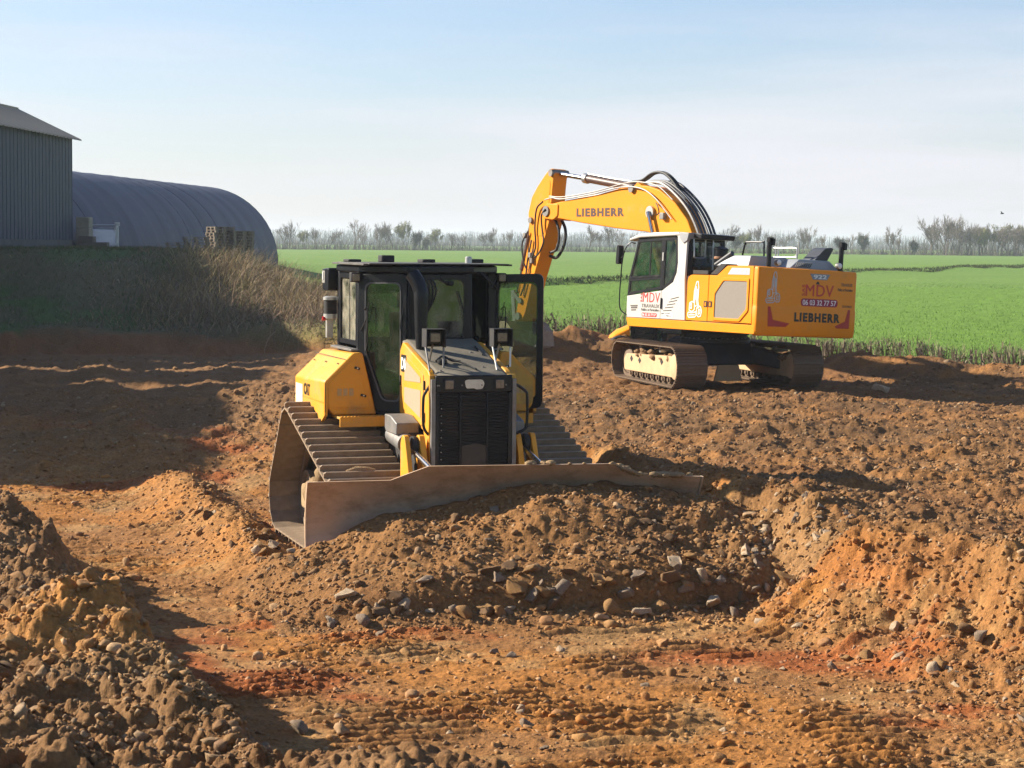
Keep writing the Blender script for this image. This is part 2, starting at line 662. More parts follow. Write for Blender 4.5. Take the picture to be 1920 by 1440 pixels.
def ground_h(x, y, fine=True):
    n1, n2, sd_t, terr, sd_b, bank, berm, fld = masks(x, y)
    lx, ly = dz_local(x, y)
    h = -0.25 + 0.42 * sstep(30, 58, y) + n2 * 0.10 + sstep(29, 36, y) * (1 - sstep(-3.0, 0.0, x)) * (fbm(x * 0.42, y * 0.30, 4, 333, 0.6) - 0.47) * 0.36
    # raised ground right of and behind the bulldozer
    t_h = 0.90 * (0.35 + 0.65 * sstep(-9, -1.5, x)) - 0.42 * sstep(30, 58, y) + 0.07 * sstep(25, 40, y)
    h = h + terr * t_h
    h = h + terr * (fbm(x * 0.55, y * 0.9, 4, 51) - 0.5) * 0.34
    # bank at the lower left, with the yellow heap on it
    h = h + bank * (1.0 + n2 * 0.3 + (fbm(x * 1.1, y * 1.1, 3, 9) - 0.5) * 0.45)
    h = h + 0.42 * np.exp(-(((x + 2.95) / 0.75) ** 2 + ((y - 13.3) / 0.8) ** 2))
    h = h + 0.22 * np.exp(-(((x + 1.8) / 0.75) ** 2 + ((y - 12.55) / 0.45) ** 2))
    h = h + berm * (0.36 + n1 * 0.35)
    # windrow on the raised ground along the cut edge
    h = h + 0.16 * np.exp(-((sd_t - 0.7) / 0.5) ** 2) * (1 - sstep(26, 30, y)) * (0.5 + n1 * 2)
    # heap pushed up by the blade
    u = lx - blade_front(ly) - 0.02
    top = np.interp(ly, [-3.0, -2.5, -2.2, -1.9, -1.3, -0.9, -0.3, 0.3, 1.2, 1.8, 2.3, 2.9, 3.6], [0.0, 0.36, 0.50, 0.56, 0.78, 0.80, 1.00, 1.17, 1.18, 1.10, 0.98, 0.8, 0.2])
    prof = np.clip(1 - np.clip(u, 0, 9) / 2.30, 0, 1) ** 0.58
    pile = top * prof * sstep(-0.09, 0.02, u) * (1 + n1 * 0.45)
    pile = pile + 0.16 * np.exp(-(((u - 2.1) / 0.5) ** 2)) * (np.abs(ly) < 2.6) * sstep(-2.6, -1.9, ly)
    h = np.where((u > -0.12) & (u < 3.0), np.maximum(h, -0.25 + pile), h)
    # level floor under the machines
    under = (np.abs(lx - 0.1) < 1.9) & (np.abs(ly) < 1.9)
    h = np.where(under & (u < -0.05), np.minimum(h, -0.235), h)
    wall = (np.abs(ly) < 2.5) & (u <= -0.05) & (lx > 1.8)
    h = np.where(wall, np.minimum(h, -0.12), h)
    ea, eb = x - EX[0], y - EX[1]
    el = np.hypot(ea, eb)
    pad = 1 - sstep(2.6, 4.2, el)
    h = h * (1 - pad) + pad * (EX[2] - 0.03)
    # spoil heaps behind the excavator, along the hedge
    h = h + (0.72 + n1 * 0.9) * np.exp(-(((x - 1.3) / 2.3) ** 2 + ((y - 47.2) / 1.5) ** 2))
    h = h + (0.38 + n1 * 0.5) * np.exp(-((y - field_line(x) + 1.9) / 1.1) ** 2) * terr * sstep(3.5, 6.5, x)
    # field and embankment
    fh = field_h(x, y)
    h = h * (1 - fld) + fh * fld
    e = emb_e(x, y, n2)
    cut = 0.15 + 0.60 * sstep(57.2, 59.8, y + n1 * 3.5)
    zemb = cut + 2.40 * sstep(59.0, 73.5, y + n2 * 3) + (0.10 * n2)
    zemb = zemb - 1.9 * sstep(140, 220, y)
    h = np.where(y > 52, h * (1 - e) + zemb * e, h)
    # towards the photographer's feet
    h = h * sstep(5.2, 8.6, y) + (1 - sstep(5.2, 8.6, y)) * (1.6 - 1.15 * sstep(5.0, 8.0, y))
    if fine:
        dirt = (1 - fld) * (1 - e * sstep(58, 61, y))
        amp = 0.28 + 0.62 * terr + 1.0 * sstep(28, 33, y) * (1 - terr) + 0.75 * bank + 0.5 * berm + 0.5 * np.clip(prof * (u > 0) * (np.abs(ly) < 3.2), 0, 0.6)
        amp = amp * (0.55 + 0.9 * fbm(x * 0.8, y * 0.8, 3, 5))
        slope = np.exp(-((sd_t + 0.1) / 0.55) ** 2)
        
        amp = amp * (1 + 0.9 * np.exp(-((sd_t + 0.2) / 0.9) ** 2) * (y < 23))
        amp = np.where(under, 0.05, amp) * dirt
        flat = (1 - terr) * (1 - bank) * (1 - np.clip(berm, 0, 1))
        g = (clods(x, y, 0.70, 0.4, 101) * 0.13 + clods(x, y, 0.32, 0.6, 131) * 0.22) * amp
        g = g + clods(x, y, 0.15, 0.85, 161) * (0.12 + 0.75 * amp) * dirt * (0.48 + 0.45 * bank)
        g = g + clods(x, y, 0.07, 0.9, 191) * dirt * (0.60 + 0.5 * bank) * (0.5 + fbm(x * 1.5, y * 1.5, 2, 8))
        g = g + (fbm(x * 2.2, y * 2.2, 5, 211, 0.62) - 0.5) * 0.20 * amp
        sl_ = np.exp(-((sd_t + 0.05) / 0.75) ** 2) * (y < 23.5) * dirt
        g = g + sl_ * (clods(x, y, 0.34, 0.75, 231) * 0.30 + clods(x, y, 0.17, 0.85, 241) * 0.45 + (fbm(x * 2.5, y * 2.5, 4, 251, 0.6) - 0.5) * 0.16)
        # grouser prints across the travelled floor
        px_ = x + 0.25 * np.sin(y * 0.7)
        lane = sstep(0.34, 0.50, vnoise(px_ * 0.55, y * 0.08, 13)) * flat * dirt * (y < 34) * (1 - ((u > -0.3) & (u < 2.8) & (np.abs(ly) < 3.2)))
        gm = np.abs(((y - 0.30 * x + 0.22 * fbm(x * 1.6, y * 1.6, 3, 4)) / 0.203) % 1.0 - 0.5) * 4 - 1
        g = g * (1 - 0.35 * lane) + lane * 0.030 * gm * 1.5 * sstep(0.40, 0.62, fbm(x * 1.1, y * 1.1, 3, 6))
        g = g + fld * (fbm(x * 1.5, y * 1.5, 3, 61) - 0.5) * 0.05
        g = np.where(u * (u > -0.5) < 0.10, g * np.where((np.abs(ly) < 2.5) & (u < 0.1) & (u > -1.2), 0.25, 1), g)
        h = h + g
    return h


def mix(a, b, t):
    t = np.clip(t, 0, 1)[:, None]
    return a * (1 - t) + np.array(b) * t


def ground_col(x, y):
    n1, n2, sd_t, terr, sd_b, bank, berm, fld = masks(x, y)
    lx, ly = dz_local(x, y)
    p = fbm(x * 0.55, y * 0.75, 4, 401)
    q = fbm(x * 1.4, y * 1.9, 4, 431)
    w = fbm(x * 4.0, y * 4.0, 3, 461)
    c = np.tile(np.array([0.295, 0.165, 0.074]), (len(x), 1))
    c = mix(c, (0.380, 0.190, 0.060), sstep(0.46, 0.62, p) * 0.8)             # ochre
    c = mix(c, (0.310, 0.105, 0.036), sstep(0.56, 0.70, fbm(x * 0.6 + 9, y * 0.9, 4, 481)) * 0.85)    # red clay
    c = mix(c, (0.400, 0.280, 0.150), sstep(0.55, 0.70, q) * 0.6)            # crushed limestone
    # raised ground: brown topsoil, redder along its cut face
    top = sstep(0.3, 1.1, sd_t)
    c = mix(c, (0.205, 0.128, 0.070), top * 0.88)
    c = mix(c, (0.165, 0.108, 0.064), top * sstep(0.50, 0.66, p) * 0.8)
    c = mix(c, (0.290, 0.165, 0.075), top * sstep(0.52, 0.66, q) * 0.8)
    c = mix(c, (0.330, 0.150, 0.058), np.exp(-((sd_t + 0.1) / 0.55) ** 2) * (y < 24.5) * sstep(0.46, 0.60, fbm(x * 1.1, y * 1.1, 4, 499)) * 0.85)
    # left bank: dark topsoil with a yellow heap
    c = mix(c, (0.195, 0.126, 0.072), bank * 0.92)
    c = mix(c, (0.255, 0.165, 0.095), bank * sstep(0.48, 0.64, q) * 0.8)
    hy = np.exp(-(((x + 2.7) / 0.95) ** 2 + ((y - 13.1) / 0.75) ** 2))
    c = mix(c, (0.400, 0.220, 0.082), np.clip(hy * 1.5, 0, 1) * sstep(0.38, 0.58, q))
    c = mix(c, (0.300, 0.215, 0.130), np.exp(-(((x + 1.6) / 1.2) ** 2 + ((y - 12.4) / 0.5) ** 2)) * 0.8)
    c = mix(c, (0.360, 0.200, 0.080), np.clip(berm, 0, 1) * 0.7)
    u = lx - blade_front(ly)
    pz = ((u > -0.1) & (u < 2.7) & (np.abs(ly) < 3.0)) * 1.0
    c = mix(c, (0.235, 0.140, 0.068), pz * 0.9)
    c = mix(c, (0.175, 0.105, 0.056), pz * sstep(0.3, 0.9, ly) * sstep(0.45, 0.6, q) * 0.8)
    c = mix(c, (0.300, 0.205, 0.120), pz * np.exp(-(((ly - 2.45) / 0.45) ** 2)) * 0.6)
    # far side of the pit: greyer, with red-brown cut face
    far = sstep(30, 36, y) * (1 - sstep(-2.5, 0.5, x))
    c = mix(c, (0.225, 0.142, 0.078), far * sstep(0.35, 0.55, p) * 0.75)
    e = emb_e(x, y, n2)
    c = mix(c, (0.235, 0.120, 0.060), sstep(56.5, 57.5, y) * (x < 0) * 0.85)
    g = sstep(58.9, 60.2, y + n1 * 2) * e
    c = mix(c, (0.120, 0.110, 0.055), g)
    c = mix(c, (0.075, 0.130, 0.036), g * sstep(0.5, 0.62, fbm(x * 0.5, y * 0.5, 4, 513)))
    c = mix(c, (0.120, 0.215, 0.030), fld * (1 - e))
    e2 = (1 - sstep(-7.2, -4.2, x * 70.0 / np.maximum(y, 30))) * fld * (1 - sstep(66, 74, y))
    c = mix(c, (0.150, 0.120, 0.060), e2 * 0.9)
    c = c * (0.80 + 0.42 * w)[:, None]
    dm = 1 - np.clip(fld + g, 0, 1)[:, None]
    c = c * (1 + dm * (np.array([0.85, 0.71, 0.52]) - 1))
    return c


# ---- the ground: dirt, cut and embankment, finest near the camera
T_HALF = math.tan(radians(15.4))


def fan(rows, ncol, nside):
    s = np.concatenate([np.linspace(-2, -1, nside, endpoint=False), np.linspace(-1, 1, ncol), np.linspace(1, 2, nside + 1)[1:]])
    Yg, S = np.meshgrid(rows, s, indexing='ij')
    a = np.abs(S)
    Xg = np.sign(S) * (np.minimum(a, 1) * Yg * T_HALF + np.clip(a - 1, 0, 1) * (4.5 + 0.10 * Yg))
    return Xg.ravel(), Yg.ravel(), len(rows), len(s)


def row_series(parts):
    out = [parts[0][0]]
    for (y0, y1, k) in parts:
        y = out[-1]
        while y < y1:
            y *= 1 + k
            out.append(y)
    return np.array(out)


def grid_faces(nr, nc):
    i = np.arange(nr * nc).reshape(nr, nc)
    return np.stack([i[:-1, :-1].ravel(), i[:-1, 1:].ravel(), i[1:, 1:].ravel(), i[1:, :-1].ravel()], 1)


_rows = row_series([(8.0, 10.2, 0.006), (10.2, 30.0, 0.00195), (30.0, 46.0, 0.0025), (46.0, 58.0, 0.0036), (58.0, 112.0, 0.0085)])
_x, _y, _nr, _nc = fan(_rows, 590, 45)
_z = ground_h(_x, _y)
_c = ground_col(_x, _y)
dirt_mat = mat('earth', (1, 1, 1), attr=0.45, scale=24.0, rough=0.95, bump=1.0, bscale=30.0, spec=0.15, detail=8)
_me = mesh_np('ground', np.stack([_x, _y, _z], 1), grid_faces(_nr, _nc), _c, smooth=False)
ground = link_mesh('ground', _me, dirt_mat)
tag(ground, kind='structure')

# ---- the surrounding land, one sheet to the horizon; it dips beneath the detailed ground
_ax = np.concatenate([-np.geomspace(5200, 24, 46), np.linspace(-20, 20, 21), np.geomspace(24, 5200, 46)])
_ay = np.concatenate([-np.geomspace(4000, 6, 20), np.linspace(0, 112, 57), np.geomspace(114, 8000, 120)])
_X, _Y = np.meshgrid(_ax, _ay)
_X, _Y = _X.ravel(), _Y.ravel()
_in = (np.abs(_X) < _Y * (T_HALF + 0.10) + 4.0) & (_Y > 6.5) & (_Y < 109)
_yy = np.maximum(_Y, 6.0)
_Z = np.where(_Y > 6, ground_h(_X, _yy, False), 1.75)
_Z = np.where((_X < -20) & (_Y > -20) & (_Y < 150), np.maximum(_Z, 2.9 * sstep(-16, -24, _X) + _Z * (1 - sstep(-16, -24, _X))), _Z)
_Z = _Z - np.where(_in, 1.8, np.where(_Y < 110, 0.06, 0.02))
field_mat = mat('winter_wheat', (0.112, 0.200, 0.030), (0.145, 0.232, 0.042), scale=0.12, rough=0.9, bump=0.9, bscale=9.0, spec=0.15, lo=0.3, hi=0.75)
_n = field_mat.node_tree
_tcf = _n.nodes.new('ShaderNodeTexCoord')
_nf = _n.nodes.new('ShaderNodeTexNoise')
_nf.inputs['Scale'].default_value = 3.2
_nf.inputs['Detail'].default_value = 10
_nf.inputs['Roughness'].default_value = 0.72
_mpf = _n.nodes.new('ShaderNodeMapping')
_mpf.inputs['Scale'].default_value = (1.0, 0.35, 1.0)
_mrf = _n.nodes.new('ShaderNodeMapRange')
_mrf.inputs['From Min'].default_value = 0.3
_mrf.inputs['From Max'].default_value = 0.7
_mrf.inputs['To Min'].default_value = 0.62
_mrf.inputs['To Max'].default_value = 1.35
_hs = _n.nodes.new('ShaderNodeHueSaturation')
_pb = _n.nodes['Principled BSDF']
_old = _pb.inputs['Base Color'].links[0].from_socket
_n.links.new(_tcf.outputs['Object'], _mpf.inputs['Vector'])
_n.links.new(_mpf.outputs['Vector'], _nf.inputs['Vector'])
_n.links.new(_nf.outputs['Fac'], _mrf.inputs['Value'])
_n.links.new(_mrf.outputs['Result'], _hs.inputs['Value'])
_n.links.new(_old, _hs.inputs['Color'])
_n.links.new(_hs.outputs['Color'], _pb.inputs['Base Color'])
_me = mesh_np('field', np.stack([_X, _Y, _Z], 1), grid_faces(len(_ay), len(_ax)), smooth=True)
field = link_mesh('field', _me, field_mat)
tag(field, kind='structure')

# ------------------------------------------------------------------ loose stones and clods
def ico(sub=0):
    bm = bmesh.new()
    bmesh.ops.create_icosphere(bm, subdivisions=sub + 1, radius=1.0)
    v = np.array([p.co[:] for p in bm.verts])
    f = np.array([[q.index for q in p.verts] for p in bm.faces])
    bm.free()
    return v, f


def rock_shapes(n, sub, rng):
    v, f = ico(sub)
    out = []
    for i in range(n):
        s = v.copy()
        for _ in range(10):                     # slice facets off, as broken stone has
            d = rng.normal(size=3)
            d /= np.linalg.norm(d)
            lim = rng.uniform(0.28, 0.70)
            t = s @ d
            s = s - np.clip(t - lim, 0, None)[:, None] * d
        s *= rng.uniform(0.92, 1.08, size=(len(s), 1))
        s *= np.array([rng.uniform(0.85, 1.35), rng.uniform(0.8, 1.1), rng.uniform(0.68, 1.0)])
        out.append(s)
    return out, f


def scatter_rocks(name, pts, size, cols, sub, seed, m, sink=0.25):
    rng = np.random.default_rng(seed)
    shp, f = rock_shapes(14, sub, rng)
    n = len(pts)
    pick = rng.integers(0, len(shp), n)
    S = np.array(shp)[pick]
    an = rng.uniform(0, 2 * pi, n)
    ti = rng.normal(0, 0.35, n)
    ca, sa, ct, st = np.cos(an), np.sin(an), np.cos(ti), np.sin(ti)
    x, y, z = S[..., 0], S[..., 1], S[..., 2]
    y, z = y * ct[:, None] - z * st[:, None], y * st[:, None] + z * ct[:, None]
    x, y = x * ca[:, None] - y * sa[:, None], x * sa[:, None] + y * ca[:, None]
    W = np.stack([x, y, z], 2) * size[:, None, None] + pts[:, None, :]
    W[..., 2] += (size * (0.45 - sink * 2))[:, None]
    k = S.shape[1]
    F = (f[None] + (np.arange(n) * k)[:, None, None]).reshape(-1, 3)
    C = np.repeat(cols, k, 0)
    return link_mesh(name, mesh_np(name, W.reshape(-1, 3), F, C), m)


stone_mat = mat('broken_stone', (1, 1, 1), attr=0.28, scale=22.0, rough=0.92, bump=0.4, bscale=60.0, spec=0.2)


def scatter_pts(n, y0, y1, half_deg, seed, keep):
    rng = np.random.default_rng(seed)
    u = rng.random(n)
    y = y0 * (y1 / y0) ** u
    x = y * np.tan(rng.uniform(-1, 1, n) * radians(half_deg))
    k = keep(x, y, rng)
    return x[k], y[k]


def dens(x, y, rng):
    n1, n2, sd_t, terr, sd_b, bank, berm, fld = masks(x, y)
    lx, ly = dz_local(x, y)
    u = lx - blade_front(ly)
    pile = ((u > 0.15) & (u < 2.8) & (np.abs(ly) < 2.9)) * 1.0
    slope_toe = np.exp(-((sd_t + 0.25) / 0.9) ** 2) * (y < 23.5)
    p = 0.14 + 0.30 * sstep(27, 31, y) * (1 - terr) + 0.24 * terr + 0.55 * pile + 0.65 * slope_toe + 0.55 * np.clip(berm, 0, 1) + 0.4 * bank + 0.25 * sstep(0.5, 0.65, fbm(x * 0.7, y * 0.7, 3, 601))
    under = (np.abs(lx) < 1.9) & (np.abs(ly) < 1.85)
    inblade = (u < 0.12) & (u > -1.3) & (np.abs(ly) < 2.5)
    ex = np.hypot(x - EX[0], y - EX[1]) < 3.2
    return (rng.random(len(x)) < p) & ~under & ~inblade & ~ex & (y < field_line(x) - 0.3) & (y < 57.5)


def rock_cols(x, y, rng, pale=0.5):
    base = ground_col(x, y)
    pal = np.array([(0.36, 0.26, 0.15), (0.30, 0.18, 0.08), (0.20, 0.13, 0.08), (0.42, 0.33, 0.215), (0.33, 0.19, 0.075)])
    c = pal[rng.integers(0, len(pal), len(x))]
    t = (rng.random(len(x)) * pale)[:, None]
    return (base * 1.08 * (1 - t) + c * t) * rng.uniform(0.75, 1.2, (len(x), 1))


_r = np.random.default_rng(5)
_px, _py = scatter_pts(112000, 10.8, 42, 16.5, 21, dens)
_sz = (0.012 + 0.030 * _r.random(len(_px)) ** 2) * (0.8 + _py / 60)
scatter_rocks('gravel', np.stack([_px, _py, ground_h(_px, _py)], 1), _sz, rock_cols(_px, _py, _r, 0.55), 0, 22, stone_mat)
tag(bpy.data.objects['gravel'], 'loose gravel and small clods strewn over the dug earth', 'gravel', kind='stuff')
_px, _py = scatter_pts(10500, 11, 56, 17, 23, dens)
_sz = 0.032 + 0.055 * _r.random(len(_px)) ** 2.2
scatter_rocks('loose_stones', np.stack([_px, _py, ground_h(_px, _py)], 1), _sz, rock_cols(_px, _py, _r, 0.45), 1, 24, stone_mat)
tag(bpy.data.objects['loose_stones'], 'broken stones and earth clods lying over the dug earth', 'stones', kind='stuff')

# ================================================================== BULLDOZER
YEL = mat('cat_yellow', (0.70, 0.320, 0.028), (0.64, 0.290, 0.030), scale=1.5, rough=0.42, dirt=0.45, dscale=2.5, dirtc=(0.36, 0.235, 0.11), spec=0.25)
YELD = mat('cat_yellow_muddy', (0.58, 0.33, 0.04), (0.50, 0.29, 0.05), scale=3, rough=0.55, dirt=0.55, dscale=4, dirtc=(0.27, 0.175, 0.09))
BLK = mat('black_paint', (0.007, 0.008, 0.011), (0.012, 0.012, 0.015), scale=3, rough=0.36, dirt=0.10, dscale=4, dirtc=(0.06, 0.045, 0.03), spec=0.28)
BLKM = mat('black_matt', (0.014, 0.014, 0.015), (0.025, 0.023, 0.022), scale=6, rough=0.75, dirt=0.2, dscale=6, dirtc=(0.10, 0.07, 0.045))
HOODG = mat('hood_top_dusty', (0.115, 0.105, 0.082), (0.195, 0.170, 0.125), scale=3.2, rough=0.7, bump=0.06, bscale=60, dirt=0.4, dscale=5, dirtc=(0.17, 0.14, 0.10))
STEEL = mat('worn_track_steel', (0.340, 0.255, 0.175), (0.225, 0.165, 0.112), scale=9, rough=0.55, metal=0.35, bump=0.15, bscale=70, dirt=0.55, dscale=7, dirtc=(0.30, 0.205, 0.12))
STEELB = mat('shoe_polished', (0.34, 0.29, 0.24), (0.22, 0.17, 0.125), scale=12, rough=0.38, metal=0.7, dirt=0.35, dscale=8, dirtc=(0.22, 0.15, 0.09))
BLADEM = mat('blade_steel', (0.560, 0.410, 0.280), (0.430, 0.285, 0.175), scale=1.6, rough=0.42, metal=0.15, bump=0.05, bscale=30, dirt=0.45, dscale=2.4, dirtc=(0.20, 0.115, 0.055), stretch=(1, 1, 1.8))
MUD = mat('caked_mud', (0.315, 0.220, 0.120), (0.215, 0.140, 0.078), scale=8, rough=0.96, bump=1.0, bscale=28, spec=0.1)
GREYM = mat('grey_metal', (0.22, 0.215, 0.205), (0.14, 0.135, 0.125), scale=6, rough=0.5, metal=0.3, dirt=0.35, dscale=5)
CHROME = mat('chrome_rod', (0.56, 0.55, 0.53), (0.48, 0.47, 0.45), rough=0.22, metal=1.0)
LAMPG = mat('lamp_lens', (0.22, 0.165, 0.135), (0.15, 0.11, 0.09), scale=30, rough=0.15, spec=0.6)
MESHG = mat('side_grille_mesh', (0.42, 0.295, 0.195), (0.34, 0.235, 0.155), scale=120, rough=0.8, bump=0.3, bscale=160)
GRILLE = mat('grille_black', (0.006, 0.006, 0.007), (0.014, 0.012, 0.011), scale=5, rough=0.6, dirt=0.25, dscale=3, dirtc=(0.07, 0.045, 0.028), bump=0.5, bscale=190)
RUBBER = mat('rubber_hose', (0.016, 0.016, 0.017), rough=0.6)
SEATM = mat('seat_fabric', (0.020, 0.021, 0.023), rough=0.9, scale=20)
WHITE = mat('white_vinyl', (0.80, 0.80, 0.78), rough=0.5)
DECALB = mat('black_vinyl', (0.012, 0.012, 0.012), rough=0.45)
REDM = mat('red_reflector', (0.42, 0.012, 0.016), (0.34, 0.01, 0.012), rough=0.3)
ALU = mat('bare_aluminium', (0.55, 0.54, 0.50), (0.42, 0.41, 0.38), scale=8, rough=0.4, metal=0.6)
GLASS = glass_mat('cab_glass', (0.52, 0.60, 0.55))
GLASSD = glass_mat('cab_glass_dusty', (0.60, 0.72, 0.62), 0.12, 0.32)
GLASSB = glass_mat('cab_glass_brown_reflection', (0.50, 0.44, 0.33), 0.15, 0.22)  # brown tint stands in for a reflection in the windscreen

dozer = empty('bulldozer', DZ, atan2(DF[1], DF[0]), 'yellow tracked bulldozer with black cab, one door swung open, pushing earth with its wide blade', 'bulldozer')


def arc(cx, cz, r, a0, a1, n):
    return [(cx + r * cos(a0 + (a1 - a0) * i / n), cz + r * sin(a0 + (a1 - a0) * i / n)) for i in range(n + 1)]


def belt(circles):
    """Outer tangent loop round circles given clockwise as seen with x right, z up; returns dense points."""
    pts = []
    m = len(circles)
    tang = []
    for i in range(m):
        (x0, z0, r0), (x1, z1, r1) = circles[i], circles[(i + 1) % m]
        d = math.hypot(x1 - x0, z1 - z0)
        a = atan2(z1 - z0, x1 - x0)
        b = math.acos((r0 - r1) / d)
        tang.append(a + b)                       # clockwise loop: the belt runs on the left of travel
    for i in range(m):
        x, z, r = circles[i]
        a0, a1 = tang[i - 1], tang[i]
        while a1 > a0:
            a1 -= 2 * pi
        n = max(2, int((a0 - a1) / 0.12))
        pts += arc(x, z, r, a0, a1, n)
    return pts


def resample(pts, n, closed=True):
    P = np.array(pts + [pts[0]] if closed else pts)
    s = np.concatenate([[0], np.cumsum(np.hypot(*np.diff(P, axis=0).T))])
    t = np.linspace(0, s[-1], n, endpoint=not closed)
    X, Z = np.interp(t, s, P[:, 0]), np.interp(t, s, P[:, 1])
    t2 = (t + 0.02) % s[-1]
    X2, Z2 = np.interp(t2, s, P[:, 0]), np.interp(t2, s, P[:, 1])
    return X, Z, np.arctan2(Z2 - Z, X2 - X), s[-1]


# ---- tracks: belt of links with one shoe object per plate
def shoe_mesh(name, halfw, plate, pitch, grouser, m, three=False):
    b = MB()
    p = pitch * 0.52
    b.box(-p, p * 0.93, -halfw, halfw, -plate, 0)
    if three:
        for k in (-0.85, -0.15, 0.5):
            b.box(k * p, k * p + 0.014, -halfw * 0.985, halfw * 0.985, -0.001, grouser)
    else:
        # one tall grouser bar with worn, slightly sloping ends
        x0, x1 = -p, -p + 0.026
        w = halfw
        poly = [(-w, -0.001), (w, -0.001), (w, grouser * 0.75), (w - 0.025, grouser), (-w + 0.025, grouser), (-w, grouser * 0.75)]
        b.loft([[(x0, q[0], q[1]) for q in poly], [(x1, q[0], q[1]) for q in poly]])
    return b.mesh(name, m, 30)


TRK = [(-0.72, 1.30, 0.39), (1.44, 0.545, 0.475), (-1.30, 0.50, 0.43)]
d_shoe = shoe_mesh('track_shoe', 0.495, 0.022, 0.203, 0.068, STEEL)
loop_d = belt(TRK)
for side in (-1, 1):
    yc = side * 1.215
    n_sh = int(round(resample(loop_d, 100)[3] / 0.203))
    X_, Z_, A_, per = resample(loop_d, n_sh)
    # chain of links
    b = MB()
    inner = belt([(x, z, r - 0.10) for x, z, r in TRK])
    outer = belt([(x, z, r - 0.023) for x, z, r in TRK])
    m_ = 90
    xi, zi, _, _ = resample(inner, m_)
    xo, zo, _, _ = resample(outer, m_)
    for yy in (yc - 0.10, yc + 0.04):
        b.loft([[(xi[k], yy, zi[k]), (xo[k], yy, zo[k]), (xo[k], yy + 0.06, zo[k]), (xi[k], yy + 0.06, zi[k])] for k in range(m_)], closed=True)
    track = b.build('track', STEEL, dozer, smooth=30)
    for k in range(n_sh):
        o = link_mesh('track_shoe', d_shoe, None, track)
        ang = A_[k]
        o.matrix_local = Matrix.Translation((X_[k], yc, Z_[k])) @ Matrix.Rotation(-ang, 4, 'Y')
    # roller frame, idlers, sprocket
    b = MB()
    b.prism(round_poly([(-1.25, 0.36), (1.35, 0.36), (1.42, 0.62), (0.6, 0.72), (-0.5, 0.78), (-1.25, 0.66)], 0.06, 2), 'y', yc - 0.17, yc + 0.17)
    fr = b.build('track_frame', mat('muddy_frame', (0.36, 0.25, 0.13), (0.25, 0.165, 0.085), scale=4, rough=0.9, bump=0.5, bscale=25), dozer, bevel=0.015)
    for (cx, cz, r), nm in zip(TRK, ('sprocket', 'idler', 'idler')):
        b = MB()
        rr = r - 0.10
        b.lathe([(0.0, -0.11), (rr * 0.35, -0.11), (rr * 0.4, -0.07), (rr * 0.8, -0.05), (rr * 0.86, -0.09), (rr, -0.09), (rr, 0.09), (rr * 0.86, 0.09), (rr * 0.8, 0.05), (rr * 0.4, 0.07), (rr * 0.35, 0.12), (0, 0.12)], (cx, yc, cz), 'y', 28)
        b.build(nm, STEEL, dozer)
    for k in range(7):
        b = MB()
        b.lathe([(0.0, -0.13), (0.11, -0.13), (0.11, -0.06), (0.09, -0.05), (0.09, 0.05), (0.11, 0.06), (0.11, 0.13), (0, 0.13)], (-0.95 + k * 0.33, yc, 0.235), 'y', 18)
        b.build('track_roller', STEEL, dozer)
    # mud packed on the frame
    rg = np.random.default_rng(40 + side)
    v, f = ico(2)
    allv, allf = [], []
    for k in range(30):
        c = np.array([rg.uniform(-0.9, 1.25), yc + side * rg.uniform(0.02, 0.26), rg.uniform(0.34, 0.86)])
        s = rg.uniform(0.07, 0.16)
        q = v * np.array([1.3, 0.8, 1.0]) * s
        q = q * (1 + 0.45 * (fbm(q[:, 0] * 9 + k * 3.1, (q[:, 1] + q[:, 2]) * 9, 3, 70 + k) - 0.5))[:, None]
        allf.append(f + len(v) * k)
        allv.append(q + c)
    o = link_mesh('caked_mud', mesh_np('caked_mud', np.concatenate(allv), np.concatenate(allf), smooth=True), MUD, fr)
    o['kind'] = 'stuff'
# a rope of pale mud left on the right front shoes
b = MB()
b.tube([(1.36, -1.42, 1.10), (1.35, -1.30, 1.125), (1.36, -1.18, 1.12), (1.37, -1.08, 1.11)], [0.035, 0.05, 0.048, 0.03], 8)
o = b.build('caked_mud', MUD, dozer, label='pale dried mud lump on the front track shoes')

# ---- hull, frames
b = MB()
b.prism(round_poly([(-1.45, 0.62), (1.35, 0.55), (1.60, 0.70), (1.60, 1.20), (1.30, 1.55), (-0.2, 1.62), (-1.45, 1.60)], 0.05, 2), 'y', -0.66, 0.66)
b.build('main_frame', BLKM, dozer, bevel=0.02)
for s in (-1, 1):
    MB().box(-1.05, -0.45, s * 0.60, s * 0.98, 1.02, 1.56).build('final_drive', BLKM, dozer, bevel=0.05)

